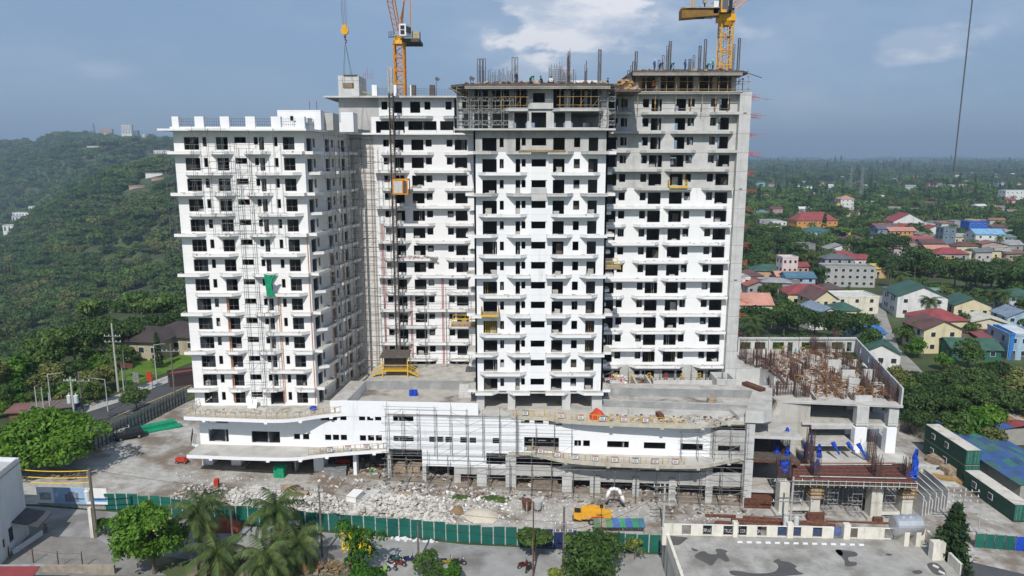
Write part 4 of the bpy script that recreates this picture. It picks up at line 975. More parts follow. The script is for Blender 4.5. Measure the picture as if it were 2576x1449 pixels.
roadstrip('pavement',[(95,1058),(285,998),(500,917),(640,868)],[(145,1063),(306,1011),(500,932),(640,882)],.14,M['kerb'])
mb=MB();a=GG(188,1090);b=GG(500,960);F=Face(a[:2],b[:2]);n_=[]
pts=[F.p(0,gz(a.x)+.056,.0),F.p(F.len,gz(b.x)+.056,0),F.p(F.len,gz(b.x)+.056,.22),F.p(0,gz(a.x)+.056,.22)]
mb.add(pts,[(0,1,2,3)]);tag(mb.build('road_line',mat('yellow_road_line',(.6,.4,.08),.7)),kind='structure')
mb=MB();a=GG(170,1066);b=GG(500,936);F=Face(a[:2],b[:2])
for i in range(0,40,3):
 u=F.len*i/40;za=a.z+(b.z-a.z)*i/40+.056;mb.add([F.p(u,za,-.9),F.p(u+1.6,za,-.9),F.p(u+1.6,za,-.75),F.p(u,za,-.75)],[(0,1,2,3)])
tag(mb.build('lane_marking',M['wpaint']),kind='structure')
# ================================================================ parking deck at the lower right
ZD=2.0
dk0=G(*zD(350,665),ZD);dk1=G(*zE(1130,1090),ZD);dkr=G(2440,1475,ZD);dkl=G(1700,1475,ZD)
PD=thing('parking_deck','raised concrete parking deck with stained floor and pale parapet in the lower right corner','parking deck')
M['deck']=mat('stained_deck',(.34,.33,.305),.9,.2,.6,(.19,.18,.155),.85,.2,bump=.2,thr=.5,seams=[(0,5.2,1,.02,.4),(1,4.5,0,.02,.4)])
MB().prism([(dk0.x,dk0.y),(dkl.x,dkl.y-14),(dkr.x+6,dkr.y-14),(dkr.x,dkr.y),(dk1.x,dk1.y)],ZD-.4,ZD,0,1).build('deck_slab',[M['concw'],M['deck']],PD)
M['oldwhite']=mat('mouldy_white_paint',(.66,.63,.55),.85,.1,1.2,(.13,.12,.10),.6,.7,True,thr=.56)
Fd=Face(dk0[:2],dk1[:2])
def dseg(px0,px1,z0,z1,m='oldwhite',t=.3,off=0,name='parapet'):
 u0,u1=Fd.u(px0,1345),Fd.u(px1,1345);mb=MB();Fd.box(mb,u0,u1,off-t,off,z0,z1);return mb.build(name,M[m]if isinstance(m,str)else m,PD)
def zx_(x):return zD(x,0)[0]
for a,b in((358,592),(706,858),(972,1118),(1416,1548),(1668,1806),(2105,2252),(2372,2520)):dseg(zx_(a),zx_(b),ZD,ZD+1.5)
for a,b in((1238,1302),(1925,1998)):dseg(zx_(a),zx_(b),ZD,ZD+2.0,t=.7,off=.2,name='pillar')
ex2=lambda x:2044.5+.2505*x
for a,b in((450,720),(820,1130)):dseg(ex2(a),ex2(b),ZD,ZD+1.5)
dseg(ex2(305),ex2(370),ZD,ZD+2.0,t=.7,off=.2,name='pillar')
gr=[(592,706),(858,972),(1118,1238),(1302,1416),(1548,1668),(1806,1925),(1998,2105),(2252,2372)]
for a,b in gr+[((ex2(0)-1597.3)/.1984+240,(ex2(95)-1597.3)/.1984),((ex2(370)-1597.3)/.1984,(ex2(450)-1597.3)/.1984),((ex2(720)-1597.3)/.1984,(ex2(820)-1597.3)/.1984)]:
 u0,u1=Fd.u(zx_(a),1345),Fd.u(zx_(b),1345);mb=MB()
 n=max(3,int((u1-u0)/.14))
 for i in range(n):u=u0+(u1-u0)*(i+.5)/n;Fd.box(mb,u-.015,u+.015,-.16,-.12,ZD+.12,ZD+1.42)
 mb.build('grille',M['black'],PD)
 mb=MB();Fd.box(mb,u0,u1,-.2,-.08,ZD+1.43,ZD+1.52);mb.build('top_rail',M['wpaint'],PD)
 mb=MB();Fd.box(mb,u0,u1,-.2,-.05,ZD,ZD+.12);mb.build('parapet',M['oldwhite'],PD)
Fw=Face(dk0[:2],(dkl.x,dkl.y-14));mb=MB();Fw.box(mb,0,Fw.len,-.9,-.003,-6,ZD+.0);mb.build('flank_wall',mat('mould_streaked_wall',(.50,.49,.46),.9,.12,.6,(.05,.05,.045),.9,.5,True,thr=.5),PD)
for i in range(9):mb=MB();Fw.box(mb,.1+i*2.4,2.45+i*2.4,-.35,-.0,ZD+.002,ZD+1.5);mb.build('parapet',M['oldwhite'],PD)
for u in(1.6,):mb=MB();Fw.box(mb,u,u+.9,-.4,.5,ZD+.002,ZD+2.0);mb.build('pillar',M['oldwhite'],PD)
Fx=Face(dk1[:2],dkr[:2])
for i in range(10):
 mb=MB();Fx.box(mb,i*2.6,i*2.6+(2.5 if i%2==0 else.0001)+.02,-.3,0,ZD+.002,ZD+1.4);mb.build('parapet',M['oldwhite'],PD)
 if i%2:
  mb=MB();[Fx.box(mb,i*2.6+j*.2,i*2.6+j*.2+.03,-.17,-.13,ZD+.1,ZD+1.35)for j in range(13)];Fx.box(mb,i*2.6,i*2.6+2.6,-.2,-.1,ZD+1.35,ZD+1.42);mb.build('grille',M['black'],PD)
g_=G(*zE(1250,1285),ZD);MB().box(g_.x-.75,g_.x+.75,g_.y-.2,g_.y+.7,ZD+.002,ZD+2.3).build('pillar',M['oldwhite'],PD)
def blob(pts,z,m,name='wet_patch',parent=PD):
 P=[G(x,y,z)for x,y in pts];n=len(P);c=sum(P,Vector())/n;mb=MB();out=[]
 for i in range(n):
  p0,p1,p2,p3=P[i-1],P[i],P[(i+1)%n],P[(i+2)%n]
  for t in(0,.33,.66):out.append(.5*((2*p1)+(-p0+p2)*t+(2*p0-5*p1+4*p2-p3)*t*t+(-p0+3*p1-3*p2+p3)*t**3))
 mb.add([(p.x,p.y,z)for p in out],[tuple(range(len(out)))]);return mb.build(name,m,parent)
wet=mat('damp_concrete',(.085,.083,.08),.45,.2,.5)
for pts in([(755,940),(800,890),(880,870),(940,905),(1040,905),(1020,850),(1090,840),(1175,870),(1150,900),(1200,985),(1140,1000),(1060,960),(990,1040),(950,1050),(900,1020),(830,985)],[(1750,1000),(1825,965),(1850,990),(1960,1010),(2050,1060),(2030,1085),(2080,1130),(2140,1160),(1960,1180),(1700,1200),(1500,1195),(1260,1180),(1195,1130),(1240,1115),(1350,1125),(1500,1150),(1740,1140),(1815,1080),(1800,1030)],[(710,830),(790,850),(790,870),(740,865)],[(380,680),(560,685),(670,700),(640,730),(560,790),(470,800),(440,880),(400,800)],[(2540,860),(2600,850),(2640,900),(2600,930)]):
 blob([zD(*p)for p in pts],ZD+.006,wet)
for pts in([(225,1190),(330,1190),(440,1215),(440,1250),(360,1260),(370,1300),(440,1310),(430,1345),(330,1350),(320,1300),(290,1260)],[(1150,1325),(1250,1320),(1340,1420),(1250,1440),(1180,1390)],[(1000,1400),(1080,1390),(1100,1420),(1030,1430)],[(735,1225),(790,1228),(785,1245),(740,1240)]):
 blob([zE(*p)for p in pts],ZD+.006,wet)
ords=['first','second','third','fourth','fifth','sixth','seventh','eighth','ninth','tenth','eleventh','twelfth','thirteenth','fourteenth','fifteenth','sixteenth','seventeenth','eighteenth','nineteenth','twentieth']
ps=MB().box(-.32,.32,-.1,.1,0,.16).mesh('parking_stop',M['wpaint'])
for i in range(14):
 g_=G(1861+i*23.5,1364.8+i*.55,ZD);o=link('parking_stop',ps,None,(g_.x,g_.y,ZD+.002));tag(o,f'{ords[i]} white parking stop from the left on the parking deck','parking stop','parking stops on the deck')
for i,p in enumerate((zE(1235,1360),zE(1295,1420))):
 g_=G(*p,ZD);o=link('parking_stop',ps,None,(g_.x,g_.y,ZD+.002),-1.0);tag(o,('upper' if i==0 else 'lower')+' of two slanting parking stops by the right parapet of the deck','parking stop','parking stops on the deck')
for i,p in enumerate((zD(570,1075),zD(592,1130))):
 g_=G(*p,ZD);o=link('parking_stop',ps,None,(g_.x,g_.y,ZD+.002),1.4);o.scale=(.5,1,1);tag(o,('farther' if i==0 else 'nearer')+' of two short parking stops near the left edge of the deck','parking stop','parking stops on the deck')
BN=thing('company_banner','black contractor banner with white capitals behind the grilles of the deck parapet','banner')
u0,u1=Fd.u(zx_(850),1345),Fd.u(zx_(1612),1345);mb=MB();Fd.box(mb,u0,u1,-.5,-.46,ZD+.05,ZD+1.42);mb.build('cloth',mat('black_banner_cloth',(.015,.02,.03),.7,.3,1),BN)
wtxt=mat('white_lettering',(.8,.8,.8),.7)
def text(s,u,z,h,F,off,parent,m,ext=0,wd=None):
 c=bpy.data.curves.new('lettering','FONT');c.body=s;c.size=h*1.38;c.extrude=.01;c.materials.append(m);c.offset=h*.02
 o=link('lettering',c,parent);q=F.p(u,z,off);o.location=q;o.rotation_euler=(R(90),0,F.ang)
 if wd:
  bpy.context.view_layer.update();k=wd/max(.01,o.dimensions.x);o.scale=(k,1,1)
 bpy.context.view_layer.update();me=bpy.data.meshes.new_from_object(o.evaluated_get(bpy.context.evaluated_depsgraph_get()));o2=link('lettering',me,parent);o2.matrix_world=o.matrix_world.copy();bpy.data.objects.remove(o);return o2
for s,a,b,y in(('ERP AS',862,970,.22),('STRUC',1120,1236,.22),('N COR',1304,1412,.22),('ON',1552,1604,.22)):
 ua,ub=Fd.u(zx_(a),1345),Fd.u(zx_(b),1345);text(s,ua,ZD+.28,.52,Fd,-.44,BN,wtxt,wd=ub-ua)
for s,a,b in(('ERAL CON',1120,1236),('TOR',1308,1356)):
 ua,ub=Fd.u(zx_(a),1345),Fd.u(zx_(b),1345);text(s,ua,ZD+1.02,.26,Fd,-.44,BN,mat('grey_lettering',(.4,.42,.42),.7),wd=ub-ua)
u0,u1=Fd.u(zx_(1800),1345),Fd.u(ex2(300),1345);mb=MB();Fd.box(mb,u0,u1,-.5,-.46,ZD+.05,ZD+1.35)
tag(mb.build('cloth_screen',mat('blue_grey_screen',(.09,.13,.26),.7,.4,3)),'long blue grey cloth screen behind the right hand grilles of the deck parapet','screen')
g0,g1=G(*zE(850,1150),ZD),G(*zE(1115,1160),ZD);TK=thing('water_tank','silver horizontal cylinder tank on two concrete saddles at the corner of the deck','tank',((g0.x+g1.x)/2,g0.y+1.2,ZD))
Lt=(g1.x-g0.x)*1.0;mb=MB();mb.tube((-Lt/2,0,2.2),(Lt/2,0,2.2),1.28,28);
for s in(-1,1):mb.tube((s*Lt/2,0,2.2),(s*(Lt/2+.16),0,2.2),1.28,28,1.05)
for x in(-Lt/6,Lt/6):mb.tube((x-.02,0,2.2),(x+.02,0,2.2),1.295,28)
mb.build('tank_body',M['silver'],TK)
for x in(-.5,.4):MB().tube((x,0,3.4),(x,0,3.62),.3,12).build('hatch',M['silver'],TK)
for x in(-Lt*.16,Lt*.3):
 mb=MB();mb.prism([(x-.3,-1.25),(x+.3,-1.25),(x+.3,1.25),(x-.3,1.25)],0,1.0);mb.prism([(x-.3,-1.25),(x+.3,-1.25),(x+.3,-.6),(x-.3,-.6)],1.0,1.9);mb.build('saddle',M['oldwhite'],TK)
# ================================================================ houses at the lower left
WH=thing('house','tall white flat roofed house with a dark lean-to awning, at the lower left edge','house')
P1=GG(74,1344);P0=GG(-25,1450);F=Face(P0[:2],P1[:2]);ztop=VY(51.5,1151,P1.y)[1]
Fh=Face(P0[:2],P1[:2]);zg=gz(P1.x)-1
whw=mat('cool_white_render',(.62,.65,.68),.85,.05,.7,(.4,.4,.4),.5,.8,True)
mb=MB();hs=[(Fh.u(20,1330),Fh.u(33,1330),gz(P1.x)+1.3,gz(P1.x)+3.2),(Fh.u(4,1345),Fh.u(10,1345),gz(P1.x)+1.5,gz(P1.x)+2.6)]
Fh.cells(mb,0,Fh.len,zg,ztop,hs,.25);c2=(P1.x-14,P1.y+1);F3=Face(P1[:2],c2);F3.cells(mb,0,F3.len,zg,ztop,[(3,4.5,gz(P1.x)+1.5,gz(P1.x)+3),(3,4.5,gz(P1.x)+6,gz(P1.x)+7.5)],.25)
c3=(P0.x-14,P0.y);F4=Face(c3,P0[:2]);F4.cells(mb,0,F4.len,zg,ztop,[],.25);mb.build('wall',whw,WH)
MB().prism([P0[:2],P1[:2],c2,c3],ztop-.7,ztop-.5).build('roof',M['conc'],WH)
for h in hs:window_frame(Fh,(h[0],h[1],h[2]-0,h[3]-0),0,WH,glass=(0,1),name='window')
ua,ub=Fh.u(28,1313),Fh.u(66,1257);za=Fh.z(28,1313);mb=MB()
q=[Fh.p(ua,za,.01),Fh.p(Fh.len,za,.01),Fh.p(Fh.len,za-.9,3.0),Fh.p(ua,za-.9,3.0)];q2=[(x,y,z-.12)for x,y,z in q];mb.add(q+q2,[(0,3,2,1),(4,5,6,7),(3,7,6,2),(0,4,7,3),(1,2,6,5)]);mb.build('awning',mat('dark_awning_sheet',(.07,.07,.075),.7,.2,1),WH)
mb=MB();a=GG(*zA(205,870));b=GG(*zA(330,850));F=Face(a[:2],b[:2])
for i in range(14):F.bar(mb,F.len*i/13,a.z,F.len*i/13,a.z+1.2,0,.025)
for z in(.1,.65,1.2):F.bar(mb,0,a.z+z,F.len,a.z+z,0,.03)
tag(mb.build('railing',M['frame']),'dark metal railing beside the tall white house','railing')
a,b=GG(*zA(480,880)),GG(*zA(150,1100));F=Face(b[:2],a[:2]);LW=thing('garden_wall','low pale blue corrugated wall beside the gravel lot at the lower left','wall');mb=MB();F.box(mb,0,F.len,-.1,.1,a.z-.5,a.z+.7);mb.build('wall',whw,LW)
c=GG(55,1449);MR=thing('shed','low shed with a maroon metal roof in the lower left corner','shed');zc_=c.z
mb=MB();q=[G(-30,1425,zc_+3.2),G(100,1424,zc_+3.2),G(70,1470,zc_+2.6),G(-30,1470,zc_+2.6)]
mb.add([tuple(v)for v in q]+[(v.x,v.y,v.z-.1)for v in q],[(0,3,2,1),(4,5,6,7),(1,2,6,5),(0,1,5,4),(2,3,7,6)]);mb.build('roof',mat('maroon_roof_sheet',(.22,.045,.045),.6,.12,.6),MR)
mb=MB();mb.add([(q[0].x,q[0].y+.02,q[0].z),(q[1].x+.3,q[1].y+.02,q[1].z),(q[1].x+.3,q[1].y+.25,q[1].z+.08),(q[0].x,q[0].y+.25,q[0].z+.08)],[(0,1,2,3)]);mb.build('gutter',M['steel'],MR)
mb=MB();mb.box(q[0].x,q[1].x-.6,q[2].y,q[1].y-.3,zc_-1,zc_+2.5);mb.build('wall',M['conc'],MR)
pz=[]
for i,(t,bt)in enumerate((((105,1015),(105,1120)),((380,1025),(380,1195)),((650,1070),(665,1300)),((915,1070),(935,1320)))):
 g_=GG(*zA(*bt))if bt[1]<1260 else GG(*zA(bt[0],1255));zt=VY(*zA(*t),g_.y)[1]
 mb=MB();mb.tube((0,0,-.3),(0,0,zt-g_.z-.3),.07,5);mb.tube((0,0,zt-g_.z-.3),(.12,-.1,zt-g_.z+.2),.05,5)
 tag(mb.build('wire_post',M['rust'],loc=g_),f'{ords[i]} rusty wire post from the left by the gravel lot at the lower left','post','rusty posts by the gravel lot');pz.append(Vector((g_.x,g_.y,zt-.2)))
mb=MB();[mb.tube(pz[i],pz[i+1],.02,3)for i in range(3)];mb.tube(pz[0],pz[0]+Vector((-6,0,0)),.02,3);tag(mb.build('barbed_wire',M['rust']),'rusty barbed wire strung along the posts of the gravel lot','wire')
a,b=GG(*zA(480,1290)),GG(*zA(1300,1320));F=Face(a[:2],b[:2]);mb=MB();F.box(mb,0,F.len,-.15,.15,a.z-.5,a.z+.8);tag(mb.build('low_wall',mat('mossy_wall',(.30,.26,.21),.95,.3,1,(.06,.06,.05),.7,.6)),'low mossy concrete wall at the bottom edge beside the gravel lot','wall')
# ================================================================ plants
def leafmat(name,c,c2,var=.35):
 return mat(name,c,.6,var,1.2,c2=c2,trans=.3,rnd=.3)
M['leaf']=leafmat('broad_leaf',(0.037,0.085,0.018),(0.090,0.156,0.030));M['leafb']=leafmat('bright_leaf',(0.037,0.110,0.010),(0.094,0.213,0.018));M['leafd']=leafmat('dark_leaf',(0.027,0.062,0.018),(0.069,0.122,0.027))
M['leafy']=leafmat('yellow_green_leaf',(0.100,0.150,0.025),(0.213,0.263,0.050));M['flower']=mat('yellow_blossom',(.80,.62,.02),.6,.2,2,trans=.2)
M['palm']=leafmat('palm_leaf',(0.037,0.073,0.018),(0.094,0.138,0.035));M['palmdry']=mat('dry_palm_leaf',(.22,.15,.07),.8,.3,2);M['bark']=mat('bark',(.14,.11,.085),.95,.25,2)
M['pine']=leafmat('pine_needles',(0.019,0.048,0.015),(0.048,0.094,0.025));M['redfl']=mat('reddish_leaf',(.20,.09,.03),.7,.3,2)
def leafquads(mb,P,N_,size,rr,m=0,asp=.6):
 "many small leaf clumps, facing roughly outwards"
 n=len(P);
 rs=np.random.RandomState(rr.randrange(10**6))
 D=N_+rs.normal(0,.55,(n,3));D/=np.linalg.norm(D,axis=1)[:,None]+1e-9
 T=np.cross(D,rs.normal(0,1,(n,3)));T/=np.linalg.norm(T,axis=1)[:,None]+1e-9;B=np.cross(D,T)
 s=size*rs.uniform(.6,1.35,(n,1));a=T*s;b=B*s*asp
 q=np.stack([P-a,P-b*.9+a*.1,P+a,P+b],1)+D[:,None,:]*(s[:,None,:]*rs.uniform(-.15,.15,(n,4,1)))
 o=len(mb.v);mb.v+=[tuple(v)for v in q.reshape(-1,3)];mb.f+=[(o+4*i,o+4*i+1,o+4*i+2,o+4*i+3)for i in range(n)];mb.m+=[m]*n
def crown(seed,R_,h0,h1,nl,nq,size,flat=.75,m=0,mb=None,lr=.45,low=-.35):
 "lobes spread through an ellipsoid, leaf clumps over each lobe"
 rr=random.Random(seed);rs=np.random.RandomState(seed);mb=mb or MB();cz=(h0+h1)/2;hz=(h1-h0)/2
 lobes=[]
 for i in range(nl):
  for _ in range(20):
   v=rs.normal(0,1,3);v/=np.linalg.norm(v);r=rs.uniform(.35,.82)
   if v[2]*r>low:break
  s=rs.uniform(.75,1.2)*lr
  lobes.append((np.array((v[0]*R_*r,v[1]*R_*r,cz+v[2]*hz*r)),R_*s,hz*s*1.15 if hz<R_ else R_*s*flat))
 for c,a,b in lobes:
  k=nq//nl;v=rs.normal(0,1,(k,3));v[:,2]=np.where(v[:,2]<-.4,-v[:,2],v[:,2]);v/=np.linalg.norm(v,axis=1)[:,None]
  rad=rs.uniform(.62,1.08,(k,1))**.6;w_=1+.18*np.sin(v[:,:1]*7+seed)*np.cos(v[:,1:2]*6)
  P=c+v*rad*w_*np.array((a,a,b));leafquads(mb,P,v,size,rr,m)
 return mb,lobes
def trunk(mb,h,r,lobes,rr,m=0,lean=(0,0)):
 top=Vector((lean[0],lean[1],h));pts=[Vector((0,0,-.5)),Vector((lean[0]*.3,lean[1]*.3,h*.45)),top]
 mb.tube(pts[0],pts[1],r,7,r*.8,m);mb.tube(pts[1],pts[2],r*.8,7,r*.62,m)
 for c,a,b in lobes[:9]:
  e_=Vector(c);mid=(top+e_)/2+Vector((rr.uniform(-.3,.3),rr.uniform(-.3,.3),-.3));mb.tube(top-Vector((0,0,h*.15*rr.random())),mid,r*.4,5,r*.28,m);mb.tube(mid,e_,r*.28,4,r*.1,m)
def tree(name,loc,R_,h,label,seed,lm='leaf',nq=4200,size=.30,nl=14,trunk_h=None,r=None,low=-.35,group=None,flowers=0,cat='tree',lr=.42,flat=.75,stems=1,base=.28):
 t=thing(name,label,cat,loc,0,group);rr=random.Random(seed)
 mb,lobes=crown(seed,R_,h*base,h,nl,nq,size,flat,lr=lr,low=low)
 if flowers:crown(seed+1,R_*.9,h*.35,h*.95,5,flowers,size*.7,m=1,mb=mb,lr=.3)
 mb.build('crown',[M[lm],M['flower']],t)
 mb=MB();trunk(mb,trunk_h or h*.42,r or R_*.06,lobes,rr);mb.build('trunk',M['bark'],t);return t
def palm(loc,h,fr,label,seed,lean=(0,0),nf=24,group='coconut palms in front of the fence',dry=3,name='palm_tree',parent=None,mesh_only=False):
 rr=random.Random(seed);t=thing(name,label,'palm tree',loc,0,group)
 top=Vector((lean[0],lean[1],h));mb=MB();n=7
 for i in range(n):
  a=Vector((lean[0]*(i/n)**1.6,lean[1]*(i/n)**1.6,h*i/n-(.4 if i==0 else 0)));b=Vector((lean[0]*((i+1)/n)**1.6,lean[1]*((i+1)/n)**1.6,h*(i+1)/n));mb.tube(a,b,.2-.05*i/n,7,.17-.05*i/n)
 mb.build('trunk',M['bark'],t)
 for k in range(nf+dry):
  isdry=k>=nf;az=k*2.39996+rr.uniform(-.2,.2);up=1.35-1.8*(k/nf)if not isdry else-.9;ln=fr*rr.uniform(.85,1.08);mb=MB()
  d=Vector((math.cos(az),math.sin(az),0));p=top.copy();ang=up;pts=[p.copy()];seg=9
  for i in range(seg):
   p=p+(d*math.cos(ang)+Vector((0,0,1))*math.sin(ang))*(ln/seg);ang-=(.20+.05*(i/seg))if not isdry else.08;pts.append(p.copy())
  side=Vector((-d.y,d.x,0))
  for i in range(seg):mb.tube(pts[i],pts[i+1],.045*(1-i/(seg+2)),3,m=0)
  nl=24
  for j in range(nl):
   f=.12+.88*j/nl;x=f*seg;i=min(seg-1,int(x));q=pts[i].lerp(pts[i+1],x-i);tdir=(pts[i+1]-pts[i]).normalized()
   l=fr*.27*math.sin(math.pi*min(1,f*.82+.15))**.7
   for s_ in(-1,1):
    e_=q+(side*s_*.75+tdir*.55+Vector((0,0,-.6-.3*rr.random()-(.3 if isdry else 0)))).normalized()*l;w_=tdir*(fr*.0145)
    mb.add([q-w_,q+w_,e_+w_*.3,(q+e_)/2-w_*1.2+Vector((0,0,.03))],[(0,1,2,3)],0)
  mb.build('frond',M['palmdry']if isdry else M['palm'],t)
 return t
def at(px,py,Y):
 x,z=VY(px,py,Y);return x,z
def plant_at(px,py_top,Y):
 x,z=VY(px,py_top,Y);g=gz(x,Y);return Vector((x,Y,g)),z-g
def palm_at(px,pyc,Y,fr,label,seed,**k):
 p,h=plant_at(px,pyc,Y);return palm(p,h,fr,label,seed,**k)
palm_at(498,1288,83,5.2,'tall coconut palm left of the dead palm stump, in front of the teal fence',11)
palm_at(692,1282,83.5,5.2,'tallest coconut palm, second from the left in front of the rubble',12)
palm_at(746,1362,80,4.8,'coconut palm whose crown hides the parked jeep',13)
palm_at(545,1392,77.5,4.8,'low coconut palm at the bottom edge beside the flowering tree',14)
palm_at(668,1402,76.5,4.8,'coconut palm with a bright young frond at the bottom edge',15)
# ---- foreground trees
def tree_at(name,px,py_top,Y,R_,label,seed,**k):
 p,h=plant_at(px,py_top,Y);return tree(name,p,R_,h,label,seed,**k)
tree_at('flowering_tree',372,1272,77.5,4.6,'bright green tree with a few yellow blossoms at the lower left',21,lm='leafb',nq=7000,size=.26,nl=26,flowers=40,low=-.8,base=.1,lr=.3)
tree_at('golden_shower_tree',898,1300,80,3.6,'loose tree hung with yellow blossom in front of the fence',22,lm='leafb',nq=1900,size=.22,nl=18,flowers=0,low=-.8,base=.1,lr=.3)
gt=[o for o in scene.objects if o.name.startswith('golden_shower_tree')][0]
mb=MB();rr=random.Random(4)
for i in range(70):
 a=rr.uniform(0,6.28);r_=1.9*math.sqrt(rr.random());x,y,z=r_*math.cos(a)*1.1-.1,r_*math.sin(a)*.6-1.2,5.2+rr.uniform(-1.3,1.1)
 P=np.array([(x+rr.uniform(-.12,.12),y+rr.uniform(-.12,.12),z-.09*j)for j in range(11)]);leafquads(mb,P,np.tile((0,-1,.2),(11,1)),.13,rr)
mb.build('blossom',M['flower'],gt)
tree_at('shrub',1085,1385,79,1.9,'round green shrub on the near verge beside the motorcycles',23,lm='leaf',nq=1800,size=.2,nl=9,low=-.8,base=.05,cat='shrub')
tree_at('shrub',1138,1428,77.5,1.6,'low bright shrub right of the round shrub on the near verge',24,lm='leafb',nq=1200,size=.2,nl=8,low=-.8,base=.05,cat='shrub')
tree_at('street_tree',1345,1332,84,2.6,'small umbrella shaped street tree with a bare forked trunk',25,lm='leaf',nq=2600,size=.22,nl=11,base=.5,low=-.3)
tree_at('street_tree',1482,1345,80,4.3,'broad dark green street tree left of the parking deck',26,lm='leaf',nq=6000,size=.25,nl=20,base=.12,low=-.8)
tree_at('street_tree',1445,1330,82,1.6,'thin street tree touching the broad dark one',27,lm='leaf',nq=700,size=.22,nl=7,base=.4)
tree_at('young_tree',1530,1345,85.5,1.4,'thin reddish brown young tree against the teal fence',28,lm='redfl',nq=500,size=.2,nl=6,base=.3)
tree_at('young_tree',1598,1360,85.5,1.6,'thin yellow green young tree against the right end of the fence',29,lm='leafy',nq=380,size=.2,nl=6,base=.2)
tree_at('shrub',920,1425,77,2.3,'bright green shrub at the bottom edge below the yellow blossom',30,lm='leafb',nq=1700,size=.22,nl=9,low=-.8,base=.05,cat='shrub')
tree_at('shrub',262,1298,86,1.4,'small leafy shrub at the foot of the transformer pole',31,lm='leafb',nq=700,size=.2,nl=6,base=.1,cat='shrub')
tree_at('shrub',1400,1440,78,1.6,'grassy shrub below the umbrella shaped street tree',32,lm='leafy',nq=900,size=.2,nl=7,base=.05,cat='shrub')
p,h=plant_at(118,1047,104);tree('broad_tree',p,8.6,h,'huge round green tree beside the yard at the left edge',33,lm='leafb',nq=15000,size=.34,nl=34,low=-.6,base=.12,lr=.34)
def conifer(loc,h,r,label,seed,group=None,nq=5200,size=.34):
 t=thing('conifer',label,'conifer tree',loc,0,group);rs=np.random.RandomState(seed);mb=MB();lv=int(h*1.7);tb=MB();tb.tube((0,0,-.5),(0,0,h*.97),r*.07,6,.03)
 for i in range(lv):
  f=(i+.5)/lv;z=h*(.06+.92*f);rad=r*(1-f)**.8*rs.uniform(.85,1.1)+.15;nb=11
  for b in range(nb):
   a=6.283*b/nb+i*.7+rs.uniform(-.2,.2);k=max(4,int(nq/lv/nb));s=rs.uniform(.1,1,k)**.8;L_=rad*rs.uniform(.85,1.12)
   P=np.stack([np.cos(a)*L_*s,np.sin(a)*L_*s,z-.10*L_*s+.18*L_*s**2+rs.normal(0,.07,k)],1)+rs.normal(0,.09+.05*r/3,(k,3))*np.array((1,1,.5))
   leafquads(mb,P,np.tile((math.cos(a)*.4,math.sin(a)*.4,.9),(k,1)),size,random.Random(seed+i),asp=.45)
   tb.tube((0,0,z),(math.cos(a)*L_*.8,math.sin(a)*L_*.8,z),.035,3)
 mb.build('foliage',M['pine'],t);tb.build('trunk',M['bark'],t);return t
p,h=plant_at(2411,1262,80);conifer(p,h,3.0,'tall dark conifer standing right of the parking deck',41)
p,h=plant_at(2368,1330,80.5);conifer(p,h,1.9,'small dark conifer left of the tall one by the deck',42,nq=1400)
# ================================================================ woods on the hills and the plain
def cmesh(name,seed,kind='round'):
 rr=random.Random(seed);mb=MB()
 if kind=='round':crown(seed,5,1.5,8.5,7,330,.85,lr=.5,mb=mb,low=-.4);mb.tube((0,0,-2),(0,0,4),.4,4)
 elif kind=='wide':crown(seed,7,3,8,8,380,.9,lr=.45,mb=mb,low=-.4);mb.tube((0,0,-2),(0,0,4),.4,4)
 elif kind=='tall':
  rs=np.random.RandomState(seed);z=rs.uniform(1,14,200);a=rs.uniform(0,6.28,200);r_=2.2*(1-z/15.5)+.2;P=np.stack([np.cos(a)*r_,np.sin(a)*r_,z],1);leafquads(mb,P,np.stack([np.cos(a),np.sin(a),a*0+.4],1),.7,rr)
 elif kind=='palm':
  mb.tube((0,0,0),(0,0,9),.25,4)
  for k in range(16):
   a=k*2.4;d=Vector((math.cos(a),math.sin(a),0));up=.9-k*.09;p=Vector((0,0,9))
   for i in range(4):
    q=p+(d*math.cos(up)+Vector((0,0,math.sin(up))))*1.15;s_=Vector((-d.y,d.x,0))*(.55 if 0<i<3 else.3);mb.add([p-s_,p+s_,q+s_*.8+Vector((0,0,-.2)),q-s_*.8+Vector((0,0,-.2))],[(0,1,2,3)]);p=q;up-=.5
 return mb
M['leaf3']=leafmat('far_leaf',(0.053,0.112,0.025),(0.106,0.188,0.037))
PROT=[(0,'round','leaf3'),(1,'round','leafd'),(2,'wide','leaf'),(3,'round','leafy2'),(4,'tall','pine'),(5,'palm','palm'),(6,'wide','leaf')]
M['leafy2']=leafmat('olive_leaf',(0.081,0.106,0.027),(0.150,0.175,0.050))
hid=bpy.data.collections.new('tree_kinds')
for s_,k_,m_ in PROT:
 o=bpy.data.objects.new('tree_kind',cmesh('tree_kind',50+s_,k_).mesh('tree_kind',[M[m_]]));hid.objects.link(o)
